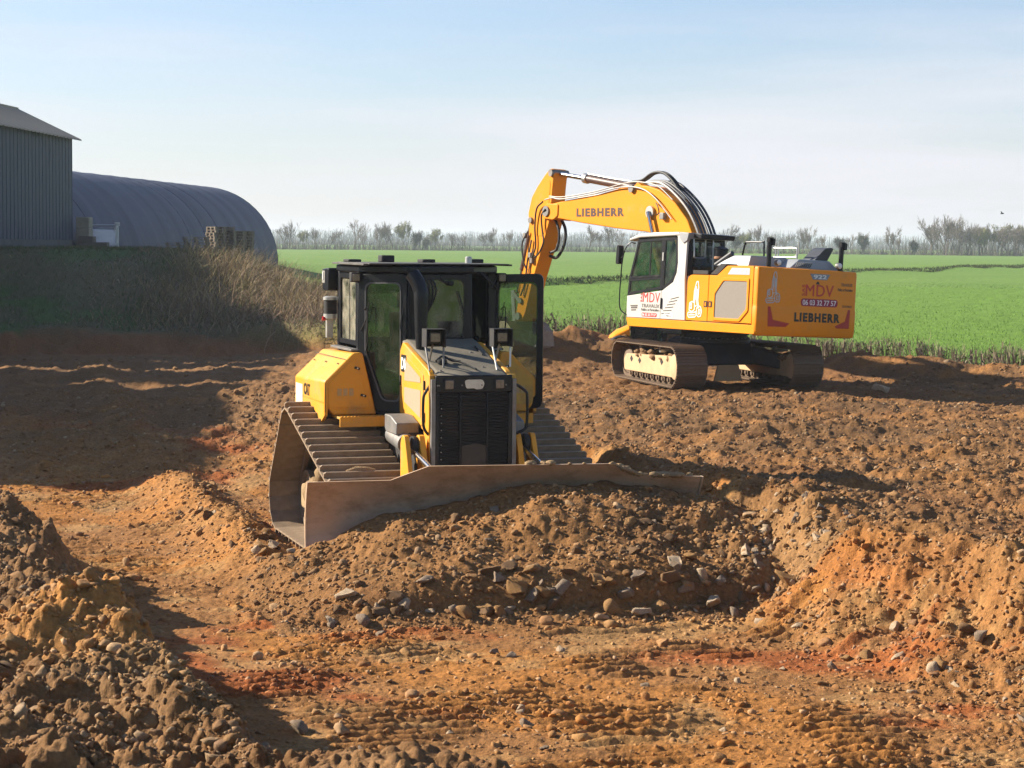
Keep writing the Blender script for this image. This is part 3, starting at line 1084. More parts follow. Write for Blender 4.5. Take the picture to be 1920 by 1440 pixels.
# ---- hood sides with mesh vents
side_poly = [(0.34, 1.70), (0.35, 2.47), (0.47, 2.585), (1.60, 2.30), (1.70, 2.20), (1.70, 1.02), (1.43, 1.02), (1.42, 1.58)]
vent1 = [(0.56, 1.86), (0.58, 2.05), (1.22, 2.19), (1.22, 1.80), (1.10, 1.72)]
for s in (-1, 1):
    b = MB()
    b.prism(round_poly(side_poly, 0.04, 2), 'y', s * 0.44, s * 0.505)
    pnl = b.build('hood_side', YEL, dozer, bevel=0.012)
    # recessed-looking door with two mesh vents and diagonal strap, proud by a few millimetres
    b = MB()
    b.prism(round_poly([(0.48, 1.78), (0.48, 2.40), (0.58, 2.45), (1.42, 2.24), (1.42, 1.66), (1.34, 1.63)], 0.03, 2), 'y', s * 0.500, s * 0.513)
    dr = b.build('hood_door', YEL, pnl, bevel=0.004)
    MB().prism([(0.60, 2.12), (0.62, 2.38), (1.30, 2.20), (1.31, 2.14)], 'y', s * 0.508, s * 0.5175).build('mesh_vent', MESHG, dr)
    MB().prism([(0.60, 1.86), (0.60, 2.04), (1.31, 2.05), (1.31, 1.72)], 'y', s * 0.508, s * 0.5175).build('mesh_vent', MESHG, dr)
    for x_, z_ in ((1.47, 2.12), (1.47, 1.74)):
        MB().box(x_ - 0.012, x_ + 0.012, s * 0.50, s * 0.527, z_ - 0.055, z_ + 0.055).build('hinge', BLKM, pnl, bevel=0.003)
    MB().box(0.40, 0.425, s * 0.50, s * 0.522, 2.05, 2.17).build('latch', BLKM, pnl)
    MB().box(1.70, 1.745, s * 0.43, s * 0.53, 0.95, 2.26).build('corner_post', YELD if s > 0 else YEL, dozer, bevel=0.01)
    # model plate
    fr_ = ((0.46, s * 0.515, 2.25), (1, 0, 0), (0, 0, 1), (0, s, 0)) if s < 0 else ((0.66, s * 0.515, 2.25), (-1, 0, 0), (0, 0, 1), (0, s, 0))
    MB().prism(round_poly([(0.44, 2.22), (0.44, 2.43), (0.68, 2.43), (0.68, 2.22)], 0.02, 2), 'y', s * 0.507, s * 0.515).build('model_plate', DECALB, pnl)
    lettering('model_number', 'D6', fr_, 0.20, 0.15, WHITE, pnl, bold=0.03)
# small access door under the vents (grey box beside the hood)
for s in (-1, 1):
    b = MB()
    b.prism([(0.74, 1.56), (0.74, 1.73), (1.00, 1.73), (1.28, 1.66), (1.28, 1.52), (0.80, 1.52)], 'y', s * 0.52, s * 0.80)
    bx = b.build('side_cover', GREYM, dozer, bevel=0.012)
    b = MB()
    b.cyl((0.78, s * 0.69, 1.48), (1.36, s * 0.69, 1.42), 0.115, 20)
    b.cyl((1.36, s * 0.69, 1.42), (1.40, s * 0.69, 1.416), 0.085, 16)
    b.build('lift_cylinder', GREYM, dozer)
    MB().cyl((1.38, s * 0.69, 1.418), (2.55, s * 0.66, 1.18), 0.036, 12).build('cylinder_rod', CHROME, dozer)
    b = MB()
    b.prism(round_poly([(1.50, 0.9), (1.50, 1.46), (1.56, 1.55), (1.66, 1.55), (1.74, 1.40), (1.95, 0.9)], 0.03, 2), 'y', s * 0.56, s * 0.63)
    b.prism(round_poly([(1.50, 0.9), (1.50, 1.46), (1.56, 1.55), (1.66, 1.55), (1.74, 1.40), (1.95, 0.9)], 0.03, 2), 'y', s * 0.75, s * 0.81)
    b.build('cylinder_bracket', YEL, dozer, bevel=0.008)
    MB().lathe([(0, -0.02), (0.10, -0.02), (0.11, 0), (0.10, 0.05), (0, 0.05)], (1.60, s * 0.69, 1.43), 'y', 18).build('pivot_cap', BLKM, dozer)

# ---- hood top
def hood_z(x):
    return 2.60 - (x - 0.47) * 0.262


b = MB()
b.loft([[(x, -w, z - 0.09), (x, -w, z - 0.03), (x, -w + 0.05, z), (x, w - 0.05, z), (x, w, z - 0.03), (x, w, z - 0.09)]
        for x, z, w in ((0.30, 2.625, 0.47), (0.47, 2.60, 0.47), (1.60, hood_z(1.60), 0.445), (1.77, hood_z(1.77) - 0.01, 0.44))])
hood = b.build('hood', HOODG, dozer, bevel=0.01)
for x_, y_ in ((0.75, 0.18), (0.75, 0.30), (0.95, 0.22), (1.15, 0.05), (1.35, -0.2), (1.5, 0.2), (1.6, 0.35), (1.62, -0.36), (1.0, -0.05), (0.6, 0.0)):
    MB().lathe([(0.016, 0), (0.016, 0.010), (0.008, 0.014), (0, 0.014)], (x_, y_, hood_z(x_) - 0.002), 'z', 8).build('bolt', GREYM, hood)
MB().obox((0.92, 0.33, hood_z(0.92) + 0.012), (0.16, 0.006, 0.012), Matrix.Rotation(0.256, 3, 'Y')).build('hood_hinge', BLKM, hood)
b = MB()
b.tube(smooth_path([(1.42, -0.30, hood_z(1.42) + 0.02), (1.36, -0.24, hood_z(1.36) + 0.05), (1.30, -0.16, hood_z(1.3) + 0.04), (1.45, -0.02, hood_z(1.45) + 0.03), (1.62, 0.08, hood_z(1.62) + 0.015)]), 0.012, 6)
b.tube(smooth_path([(1.36, -0.34, hood_z(1.36) + 0.03), (1.30, -0.24, hood_z(1.3) + 0.07), (1.34, -0.14, hood_z(1.34) + 0.03), (1.4, -0.05, hood_z(1.4) + 0.04)]), 0.014, 6)
b.lathe([(0.05, 0), (0.06, 0.02), (0.06, 0.05), (0.03, 0.065), (0, 0.065)], (1.38, -0.27, hood_z(1.38)), 'z', 12)
b.build('wiring', RUBBER, hood)

# ---- radiator front
b = MB()
b.box(1.745, 1.80, -0.47, 0.47, 2.055, 2.255)
front = b.build('lamp_panel', BLK, dozer, bevel=0.012)
for s in (-1, 1):
    b = MB()
    b.box(1.800, 1.816, s * 0.31 - 0.068, s * 0.31 + 0.068, 2.085, 2.215)
    h = b.build('headlight', BLKM, front, bevel=0.01)
    MB().box(1.8165, 1.826, s * 0.31 - 0.05, s * 0.31 + 0.05, 2.10, 2.20).build('lens', LAMPG, h, bevel=0.008)
    for k in (-0.4, -0.12, 0.42):
        MB().cyl((1.80, s * k - 0.03, 2.14), (1.807, s * k - 0.03, 2.14), 0.010, 8).build('bolt', GREYM, front)
MB().prism(round_poly([(-0.10, 2.10), (-0.12, 2.19), (-0.09, 2.205), (0.10, 2.205), (0.125, 2.16), (0.10, 2.095), (0.02, 2.09), (0.0, 2.105)], 0.02, 2), 'x', 1.8005, 1.806).build('worn_badge', ALU, front, label='worn blank badge between the headlights')
b = MB()
b.box(1.735, 1.77, -0.45, 0.45, 0.75, 2.05)
grl = b.build('radiator_grille', GRILLE, dozer)
for y0_, y1_ in ((-0.47, -0.425), (0.425, 0.47), (-0.175, -0.155), (0.155, 0.175)):
    MB().box(1.772, 1.80, y0_, y1_, 0.75, 2.053).build('grille_post', BLK, grl, bevel=0.006)
for z_ in np.arange(0.80, 2.03, 0.036):
    for y0_, y1_ in ((-0.423, -0.177), (-0.153, 0.153), (0.177, 0.423)):
        MB().obox((1.777, (y0_ + y1_) / 2, z_), (0.010, (y1_ - y0_) / 2, 0.004), Matrix.Rotation(0.5, 3, 'Y')).build('grille_slat', GRILLE, grl)
MB().prism([(-0.150, 1.02), (0.150, 1.02), (0.150, 1.42), (0.02, 1.46), (-0.150, 1.42)], 'x', 1.79, 1.797).build('lower_panel', mat('grille_panel', (0.045, 0.033, 0.024), (0.03, 0.023, 0.018), scale=5, rough=0.6, dirt=0.3, dscale=6, dirtc=(0.09, 0.06, 0.035)), grl)
for s in (-1, 1):
    MB().box(1.748, 1.803, s * 0.4725, s * 0.520, 0.95, 2.21).build('perforated_edge', GREYM, grl)
for k in range(11):
    MB().cyl((1.798, -0.40, 1.02 + k * 0.085), (1.803, -0.40, 1.02 + k * 0.085), 0.006, 6).build('rivet', ALU, grl)
for s, hw in ((-1, 0.56), (1, 0.66)):
    b = MB()
    b.tube(smooth_path([(1.70, s * 0.49, 2.17), (1.70, s * hw, 2.06), (1.70, s * (hw + 0.03), 1.98), (1.70, s * (hw + 0.03), 1.70), (1.70, s * hw, 1.60), (1.70, s * 0.49, 1.53)], 5), 0.017, 10)
    b.build('handrail', BLK, dozer)

# ---- work lamps on brackets over the hood
for s in (-1, 1):
    xl, yl, zl = 1.45, (-0.39 if s < 0 else 0.44), 2.69
    b = MB()
    for yy in (yl - 0.115, yl + 0.115):
        b.box(xl - 0.11, xl + 0.09, yy - 0.006, yy + 0.006, zl - 0.12, zl + 0.085)
    b.box(xl - 0.11, xl + 0.09, yl - 0.121, yl + 0.121, zl + 0.0855, zl + 0.096)
    b.box(xl - 0.11, xl - 0.10, yl - 0.108, yl + 0.108, zl - 0.12, zl + 0.085)
    br = b.build('lamp_bracket', BLKM, dozer, bevel=0.003)
    b = MB()
    b.tube([(xl + 0.02, yl - 0.11, zl - 0.12), (xl + 0.16, yl - 0.10, hood_z(xl + 0.16))], 0.013, 6)
    b.tube([(xl + 0.02, yl + 0.11, zl - 0.12), (xl + 0.05, yl + 0.10, hood_z(xl + 0.05))], 0.013, 6)
    b.tube([(xl - 0.06, yl, zl - 0.09), (xl - 0.20, yl, hood_z(xl - 0.2))], 0.013, 6)
    b.build('bracket_leg', ALU if s > 0 else GREYM, br)
    b = MB()
    b.box(xl - 0.04, xl + 0.045, yl - 0.08, yl + 0.08, zl - 0.075, zl + 0.065)
    lm = b.build('work_lamp', BLKM, dozer, bevel=0.015)
    MB().box(xl + 0.0455, xl + 0.055, yl - 0.06, yl + 0.06, zl - 0.055, zl + 0.045).build('lens', LAMPG, lm, bevel=0.008)

# ---- exhaust stack
b = MB()
ex = [(0.78, -0.36, 2.50), (0.78, -0.36, 2.78), (0.775, -0.36, 3.12), (0.765, -0.365, 3.22), (0.73, -0.40, 3.33), (0.68, -0.45, 3.42)]
b.tube(smooth_path(ex, 4), [0.062 + 0.028 * min(1, i / 8) for i in range(21)], 16, caps=False)
b.build('exhaust_stack', BLK, dozer)
MB().lathe([(0.064, 0), (0.070, 0.005), (0.070, 0.03), (0.064, 0.035)], (0.78, -0.36, 2.66), 'z', 16).build('exhaust_clamp', ALU, dozer)

# ---- fenders and steps
for s in (-1, 1):
    def F(px, py, pz):
        return (px, s * py, pz)
    yo, yi = 1.385, 1.00
    # box of the fender: outer wall, sloping top, front wall
    b = MB()
    prof_front = [(yo, 1.80), (yo, 2.08), (yi + 0.02, 2.43), (0.90, 2.43), (0.72, 1.66), (1.26, 1.66)]
    rings = []
    for x_, dz_ in ((-1.62, -0.04), (0.06, 0.0)):
        rings.append([F(x_, p[0], p[1] + (dz_ if p[1] > 1.9 else 0)) for p in prof_front])
    b.loft(rings)
    fd = b.build('fender', YEL, dozer, bevel=0.022)
    # outer skirt with the wheel-arch cut
    b = MB()
    sk = [(-1.62, 1.50), (-1.62, 1.80), (0.06, 1.80), (0.06, 1.66), (-0.22, 1.52), (-0.40, 1.66), (-0.60, 1.72), (-0.85, 1.72), (-1.05, 1.50)]
    b.loft([[F(p[0], yo - 0.04, p[1]) for p in sk], [F(p[0], yo - 0.001, p[1]) for p in sk]])
    b.build('fender_skirt', YEL, fd)
    MB().prism([(-1.61, 0), (0.05, 0), (0.05, 0.006), (-1.61, 0.006)], 'z', 0, 0.004).xform(Matrix.Translation((0, s * 1.12, 2.345)) @ Matrix.Rotation(-s * 0.76, 4, 'X')).build('panel_seam', BLKM, fd)
    MB().box(0.0605, 0.0625, s * 1.372, s * 1.378, 1.70, 2.06).build('panel_seam', BLKM, fd)
    # front access door with latches and engraved-looking rim
    def DP(y_, z_, x_):
        return (x_, s * y_, z_)
    dpoly = round_poly([(1.335, 1.76), (1.335, 2.06), (1.05, 2.33), (0.985, 2.33), (0.80, 1.74)], 0.05, 3)
    b = MB()
    b.loft([[DP(p[0], p[1], 0.059) for p in dpoly], [DP(p[0], p[1], 0.070) for p in dpoly]])
    fdoor = b.build('access_door', YELD if s > 0 else YEL, fd, bevel=0.003)
    for y_, z_ in ((0.975, 2.24), (0.895, 1.90)):
        MB().obox((0.078, s * y_, z_), (0.008, 0.035, 0.014), Matrix.Rotation(s * 0.3, 3, 'X')).build('latch', BLKM, fdoor, bevel=0.004)
        MB().cyl((0.08, s * (y_ - 0.0), z_), (0.094, s * y_, z_), 0.011, 8).build('key', ALU, fdoor)
    b = MB()
    for k in range(3):
        yy0 = 1.02 + k * 0.075
        b.box(0.0702, 0.0722, s * yy0, s * (yy0 + 0.055), 1.90, 1.99)
    b.build('faded_sticker', mat('faded_sticker', (0.40, 0.30, 0.17), (0.50, 0.32, 0.10), scale=50, rough=0.8), fdoor)
    for x_ in (-1.4, -0.75, -0.1):
        MB().lathe([(0.014, 0), (0.014, 0.012), (0, 0.014)], (x_, s * 1.18, 2.255 + (x_ + 1.6) * 0.02), 'z', 8).build('bolt', GREYM, fd)
    MB().prism([(-1.05, 2.20), (-0.85, 2.20), (-0.85, 2.205), (-1.05, 2.205)], 'y', s * 1.15, s * 1.16).build('top_handle', GREYM, fd)
    MB().box(-1.56, -1.16, s * 1.3855, s * 1.389, 1.62, 1.96).build('warning_label', mat('warning_label', (0.62, 0.62, 0.58), (0.40, 0.40, 0.37), scale=30, rough=0.5), fd)
    # step plate
    b = MB()
    b.box(-0.35, 0.30, s * 0.46, s * 1.25, 1.625, 1.655)
    st = b.build('step', YELD, dozer, bevel=0.006)
    MB().box(0.295, 0.325, s * 0.46, s * 1.25, 1.535, 1.657).build('step_lip', YEL, st, bevel=0.004)
    b = MB()
    for k in range(18):
        b.box(0.30, 0.326, s * (0.50 + k * 0.042), s * (0.52 + k * 0.042), 1.6575, 1.668)
    b.build('step_teeth', YEL, st)
fr_ = ((-1.05, -1.3875, 1.84), (1, 0, 0), (0, 0, 1), (0, -1, 0))
lettering('maker_letters', 'CAT', ((-1.08, -1.3865, 1.84), (1, 0, 0), (0, 0, 1), (0, -1, 0)), 0.34, 0.15, DECALB, bpy.data.objects['fender'], bold=0.03)

# ---- cab
CABP = {'rear': -1.28, 'side': 0.88, 'fx': 0.36, 'fy': 0.40, 'bx': -0.16}
ZB, ZT = 2.43, 3.44
plan = [(-1.28, -0.88), (-0.16, -0.88), (0.36, -0.40), (0.36, 0.40), (-0.16, 0.88), (-1.28, 0.88)]
# lower tub
b = MB()
b.prism(plan, 'z', 1.60, 1.80)
b.build('cab_floor', BLKM, dozer)
b = MB()
b.prism([(-1.28, -0.88), (-0.20, -0.88), (-0.20, -0.84), (-1.24, -0.84), (-1.24, 0.84), (-0.20, 0.84), (-0.20, 0.88), (-1.28, 0.88)], 'z', 1.80, 2.45)
b.build('cab_wall', BLK, dozer)
# roof
def grow(pl, d):
    out = []
    for x_, y_ in pl:
        out.append((x_ + (d if x_ > 0 else -d if x_ < -1 else d * 0.3), y_ + (d if y_ > 0 else -d)))
    return out


b = MB()
b.loft([[(x_, y_, 3.40) for x_, y_ in grow(plan, 0.0)], [(x_, y_, 3.43) for x_, y_ in grow(plan, 0.03)], [(x_, y_, 3.50) for x_, y_ in grow(plan, 0.03)], [(x_, y_, 3.525) for x_, y_ in grow(plan, -0.05)]])
roof = b.build('cab_roof', BLK, dozer, bevel=0.008)
b = MB()
b.box(-1.34, 0.30, -0.96, -0.90, 3.512, 3.535)
b.box(-1.34, 0.30, 0.90, 0.96, 3.512, 3.535)
b.box(-1.30, 0.36, -0.90, 0.90, 3.5255, 3.541)
b.build('roof_plate', mat('roof_dusty', (0.06, 0.058, 0.052), (0.12, 0.11, 0.095), scale=5, rough=0.7), roof, bevel=0.004)
for x_, y_, w_, h_ in ((-0.9, -0.35, 0.10, 0.09), (-0.6, 0.10, 0.13, 0.045), (-0.7, 0.78, 0.13, 0.05), (-1.1, -0.75, 0.15, 0.035)):
    MB().prism(round_poly([(x_ - w_, y_ - 0.09), (x_ + w_, y_ - 0.09), (x_ + w_, y_ + 0.09), (x_ - w_, y_ + 0.09)], 0.03, 2), 'z', 3.5405, 3.5405 + h_).build('roof_pod', BLKM, roof, bevel=0.012)
MB().lathe([(0.045, 0), (0.045, 0.07), (0.03, 0.085), (0, 0.085)], (-0.45, 0.62, 3.54), 'z', 14).build('beacon_mount', ALU, roof)
# pillars
for (x_, y_), w_ in (((-1.25, -0.85), 0.05), ((-1.25, 0.85), 0.05), ((-0.22, -0.85), 0.055), ((-0.22, 0.85), 0.055), ((0.33, -0.37), 0.045), ((0.33, 0.37), 0.045)):
    b = MB()
    b.box(x_ - w_, x_ + w_, y_ - w_, y_ + w_, 1.80 if x_ > -0.3 else 2.40, 3.43)
    b.build('cab_pillar', BLK, dozer, bevel=0.015)
# side windows: two dusty panes with a centre bar
for s in (-1, 1):
    b = MB()
    frm = round_poly([(-1.20, 2.50), (-0.28, 2.50), (-0.28, 3.40), (-1.20, 3.40)], 0.03, 2)
    inn = round_poly([(-1.14, 2.56), (-0.34, 2.56), (-0.34, 3.34), (-1.14, 3.34)], 0.03, 2)
    b.ring_f(frm, inn, ((0, s * 0.86, 0), (1, 0, 0), (0, 0, 1), (0, s, 0)), 0, 0.035)
    wf = b.build('side_window', BLK, dozer)
    if s > 0:
        MB().box(-1.14, -0.34, 0.845, 0.855, 2.56, 3.34).build('interior_dark_panel', BLKM, wf)  # opaque panel added to make the cab interior look dark
    for x0_, x1_ in ((-1.14, -0.75), (-0.73, -0.34)):
        MB().box(x0_, x1_, s * 0.868 - 0.003, s * 0.868 + 0.003, 2.56, 3.34).build('pane', GLASSD, wf)
    MB().box(-0.75, -0.73, s * 0.862 - 0.012, s * 0.862 + 0.02, 2.56, 3.34).build('window_bar', BLK, wf)
    # ledge beneath
    MB().box(-1.25, -0.15, s * 0.885, s * 1.0, 2.435, 2.462).build('window_ledge', GREYM, wf, bevel=0.004)


def door_geo(name, hinge, free, parent, s):
    """A cab door standing on the line hinge -> free (plan), frame with pointed foot and pane."""
    h = np.array([*hinge, 0.0])
    u_ = np.array([free[0] - hinge[0], free[1] - hinge[1], 0.0])
    L_ = np.linalg.norm(u_)
    u_ /= L_
    n_ = np.cross(u_, (0, 0, 1.0)) * s
    fr0 = (h, u_, (0, 0, 1), n_)
    out = round_poly([(0.0, 2.42), (0.0, 3.40), (L_, 3.42), (L_, 1.70), (L_ * 0.36, 1.70)], [0.02, 0.10, 0.10, 0.10, 0.10], 4)
    inn = round_poly([(0.085, 2.44), (0.085, 3.30), (L_ - 0.075, 3.31), (L_ - 0.075, 1.83), (L_ * 0.36 + 0.09, 1.83)], [0.05, 0.09, 0.09, 0.09, 0.09], 4)
    b = MB()
    b.ring_f(out, inn, fr0, -0.022, 0.028)
    d = b.build(name, BLK, parent, bevel=0.006)
    inn2 = round_poly([(0.10, 2.44), (0.10, 3.28), (L_ - 0.09, 3.29), (L_ - 0.09, 1.845), (L_ * 0.36 + 0.10, 1.845)], [0.05, 0.09, 0.09, 0.09, 0.09], 4)
    bb = MB()
    bb.ring_f(inn, inn2, fr0, 0.012, 0.034)
    bb.build('rubber_seal', mat('grey_seal', (0.10, 0.10, 0.105), rough=0.5), d)
    MB().prism_f(inn, fr0, -0.003, 0.003).build('pane', GLASS, d)
    P = lambda a, z, t: tuple(h + u_ * a + np.array((0, 0, z)) + n_ * t)
    b = MB()
    b.tube(smooth_path([P(L_ * 0.18, 2.95, 0.03), P(L_ * 0.18, 2.97, 0.10), P(L_ * 0.24, 2.97, 0.10), P(L_ * 0.24, 2.70, 0.10), P(L_ * 0.18, 2.68, 0.03)], 4), 0.009, 6)
    b.build('door_handle', BLKM, d)
    b = MB()
    b.tube(smooth_path([P(0.03, 2.70, 0.03), P(0.12, 2.85, 0.05), P(0.16, 3.05, 0.045)], 5), 0.007, 5)
    b.tube(smooth_path([P(0.08, 2.35, 0.04), P(0.14, 2.55, 0.055), P(0.13, 2.72, 0.05)], 5), 0.007, 5)
    b.build('wiper', BLKM, d)
    return d


door_geo('cab_door', (-0.14, -0.885), (0.36, -0.415), dozer, 1)
od = door_geo('cab_door', (-0.22, 0.86), (0.10, 1.45), dozer, -1)
od['label'] = 'black cab door swung wide open with clear pane'
for z_ in (1.95, 2.6, 3.25):
    MB().cyl((-0.13, 0.905, z_ - 0.05), (-0.13, 0.905, z_ + 0.05), 0.02, 10).build('hinge', BLKM, dozer)
# windscreen
fr_ = ((0.365, 0, 0), (0, 1, 0), (0, 0, 1), (1, 0, 0))
b = MB()
wo = round_poly([(-0.36, 2.58), (0.36, 2.58), (0.36, 3.40), (-0.36, 3.40)], 0.10, 4)
wi = round_poly([(-0.31, 2.63), (0.31, 2.63), (0.31, 3.34), (-0.31, 3.34)], 0.10, 4)
b.ring_f(wo, wi, fr_, -0.02, 0.02)
ws = b.build('windscreen', BLK, dozer)
MB().prism_f(wi, fr_, -0.003, 0.003).build('pane', GLASSB, ws)
b = MB()
b.tube(smooth_path([(0.40, 0.28, 2.60), (0.41, 0.30, 2.9), (0.41, 0.22, 3.2)], 5), 0.009, 5)
b.build('wiper', BLKM, ws)
# rear window frame
fr_ = ((-1.27, 0, 0), (0, 1, 0), (0, 0, 1), (-1, 0, 0))
b = MB()
wo = round_poly([(-0.82, 2.45), (0.82, 2.45), (0.82, 3.42), (-0.82, 3.42)], 0.05, 2)
wi = round_poly([(-0.70, 2.56), (0.22, 2.56), (0.22, 3.30), (-0.70, 3.30)], 0.06, 2)
b.ring_f(wo, wi, fr_, 0, 0.03)
rw = b.build('rear_window', BLK, dozer)
MB().prism_f(wi, fr_, 0.012, 0.018).build('pane', GLASS, rw)
# roof lamps under the eaves
for s in (-1, 1):
    b = MB()
    b.box(-0.20, -0.08, s * 0.955 - 0.06, s * 0.955 + 0.06, 3.30, 3.42)
    l_ = b.build('roof_lamp', BLKM, dozer, bevel=0.012)
    MB().box(-0.0795, -0.068, s * 0.955 - 0.045, s * 0.955 + 0.045, 3.315, 3.405).build('lens', LAMPG, l_, bevel=0.006)
# box behind the cab corner and strobe can
b = MB()
b.prism(round_poly([(-1.62, 3.16), (-1.66, 3.44), (-1.30, 3.46), (-1.30, 3.16)], 0.03, 2), 'y', -1.02, -0.80)
ac = b.build('rear_lamp_box', BLK, dozer, bevel=0.012)
MB().box(-1.60, -1.55, -1.031, -1.0215, 3.30, 3.40).build('lens', mat('clear_lens', (0.7, 0.7, 0.68), rough=0.2), ac)
MB().box(-1.64, -1.50, -1.0212, -1.0205, 3.26, 3.42).build('lamp_rim', ALU, ac)
b = MB()
b.lathe([(0.0, 0), (0.085, 0), (0.085, 0.18), (0.0, 0.18)], (-1.38, -0.97, 2.86), 'z', 18)
pc = b.build('air_precleaner', BLKM, dozer)
MB().lathe([(0.0, 0.1805), (0.098, 0.1805), (0.098, 0.215), (0.06, 0.23), (0, 0.23)], (-1.38, -0.97, 2.86), 'z', 18).build('cap', ALU, pc)
MB().lathe([(0.093, 0.0), (0.093, -0.06), (0.07, -0.065), (0, -0.065)], (-1.38, -0.97, 2.86), 'z', 18).build('band', ALU, pc)
MB().box(-1.44, -1.36, -1.02, -0.94, 2.55, 2.794).build('bracket', ALU, pc)
MB().lathe([(0, -0.02), (0.03, -0.02), (0.03, 0.02), (0, 0.02)], (-1.36, -1.06, 2.80), 'y', 10).build('red_light', REDM, pc)
# interior
b = MB()
b.prism(round_poly([(-0.95, 2.05), (-0.45, 2.05), (-0.42, 2.20), (-0.95, 2.18)], 0.05, 3), 'y', -0.28, 0.28)
b.build('seat', SEATM, dozer, bevel=0.04)
b = MB()
b.prism(round_poly([(-1.02, 2.15), (-0.88, 2.15), (-0.98, 2.90), (-1.10, 2.88)], 0.05, 3), 'y', -0.26, 0.26)
b.build('backrest', SEATM, dozer, bevel=0.06)
b = MB()
b.prism(round_poly([(-1.10, 2.95), (-1.00, 2.95), (-1.02, 3.14), (-1.10, 3.14)], 0.04, 3), 'y', -0.15, 0.15)
b.tube([(-1.04, 0, 2.88), (-1.05, 0, 2.97)], 0.02, 6)
b.build('headrest', SEATM, dozer, bevel=0.03)
for s in (-1, 1):
    b = MB()
    b.box(-0.75, -0.15, s * 0.34 - 0.07, s * 0.34 + 0.07, 2.05, 2.40)
    b.build('armrest_console', BLKM, dozer, bevel=0.03)
    b = MB()
    b.tube([(-0.22, s * 0.34, 2.38), (-0.20, s * 0.34, 2.50)], 0.016, 8)
    b.lathe([(0.02, 0), (0.035, 0.02), (0.04, 0.06), (0.025, 0.10), (0, 0.105)], (-0.20, s * 0.34, 2.48), 'z', 12)
    b.build('control_lever', BLKM, dozer)
b = MB()
b.prism(round_poly([(0.10, 1.80), (0.10, 2.45), (0.22, 2.58), (0.33, 2.58), (0.33, 1.80)], 0.04, 2), 'y', -0.30, 0.30)
b.build('dashboard', BLKM, dozer, bevel=0.02)
b = MB()
b.tube(smooth_path([(-0.45, 0.62, 1.9), (-0.40, 0.64, 2.3), (-0.5, 0.66, 2.8), (-0.6, 0.66, 3.2)], 5), 0.05, 8)
b.box(-0.95, -0.55, 0.55, 0.80, 1.80, 2.6)
b.build('side_console', BLKM, dozer)
# mirror pod and lamp on the right front roof corner, label
MB().box(0.37, 0.378, 0.02, 0.10, 3.42, 3.455).build('yellow_label', mat('yellow_label', (0.55, 0.42, 0.05), rough=0.5), roof)
b = MB()
b.tube(smooth_path([(0.37, 0.0, 3.40), (0.43, 0.02, 3.33), (0.44, 0.10, 3.30)], 4), 0.012, 6)
b.lathe([(0, -0.03), (0.03, -0.03), (0.035, 0.02), (0, 0.03)], (0.43, 0.12, 3.30), 'x', 10)
b.build('camera_pod', BLKM, roof)
CB = [[(0.30 + 0.02 * k, -0.22 + 0.03 * k, 3.42), (0.42, -0.22 + 0.05 * k, 3.30 - 0.02 * k), (0.40, -0.20 + 0.03 * k, 3.05), (0.36, -0.33, 2.75 - 0.03 * k)] for k in range(4)]
CB += [[(0.30, 0.52, 3.44), (0.36, 0.62, 3.34), (0.24, 0.70, 3.24), (0.16, 0.80, 3.36)], [(0.22, 0.60, 3.43), (0.28, 0.72, 3.28), (0.14, 0.84, 3.18)],
       [(0.40, -0.44, 2.62), (0.36, -0.50, 2.75), (0.34, -0.47, 2.95), (0.35, -0.44, 3.15)]]
for pts_ in CB:
    MB().tube(smooth_path(pts_, 5), 0.011, 5).build('cab_cable', RUBBER, dozer)

# ---- blade
ca, sa = cos(BLADE_A), sin(BLADE_A)
BX = Matrix.Translation((BLADE_C[0], BLADE_C[1], 0)) @ Matrix.Rotation(-BLADE_A, 4, 'Z')


def bl_top(y):
    return float(np.interp(y, [-2.24, -1.34, -0.94, 1.10, 1.48, 2.24], [1.165, 1.175, 1.345, 1.345, 1.19, 1.165]))


def bl_x(z):
    return -0.20 + 0.30 * ((z - 0.62) / 0.62) ** 2


b = MB()
ys = [-2.24, -1.9, -1.34, -1.14, -0.94, -0.4, 0.2, 0.7, 1.10, 1.29, 1.48, 1.9, 2.24]
rings = []
for y in ys:
    zt = bl_top(y)
    zs = np.linspace(0.02, zt, 12)
    fr_ = [(bl_x(z), y, z) for z in zs]
    bk = [(bl_x(z) - 0.045, y, z) for z in zs[::-1]]
    rings.append(fr_ + bk)
b.loft(rings)
blade = b.build('blade', BLADEM, dozer, smooth=40, xf=BX, label='wide muddy steel bulldozer blade')
b = MB()
for y0_, y1_ in ((-2.2, -1.5), (-1.49, -0.75), (-0.74, 0.74), (0.75, 1.49), (1.5, 2.2)):
    b.box(bl_x(0.03) + 0.002, bl_x(0.03) + 0.03, y0_, y1_, -0.06, 0.18)
b.build('cutting_edge', STEELB, blade)
for y0_ in (-2.262, 2.2425):
    b = MB()
    zs = np.linspace(-0.02, 1.165, 10)
    poly = [(bl_x(z) + 0.02, z) for z in zs] + [(bl_x(z) - 0.07, z) for z in zs[::-1]]
    b.prism(poly, 'y', y0_, y0_ + 0.02)
    b.build('end_plate', BLADEM, blade)
b = MB()
for y in (-1.7, -0.9, 0.0, 0.9, 1.7):
    b.box(-0.62, -0.26, y - 0.02, y + 0.02, 0.25, 0.95)
b.box(-0.5, -0.27, -2.1, 2.1, 0.45, 0.62)
b.build('back_rib', YELD, blade)
b = MB()
for s in (-1, 1):
    b.loft([[(1.0, s * 0.55 + dy, 0.45 + dz) for dy, dz in ((-0.08, -0.10), (0.08, -0.10), (0.08, 0.10), (-0.08, 0.10))],
            [(2.60, s * 0.75 + dy, 0.42 + dz) for dy, dz in ((-0.08, -0.13), (0.08, -0.13), (0.08, 0.13), (-0.08, 0.13))]])
b.box(2.35, 2.62, -0.8, 0.8, 0.32, 0.62)
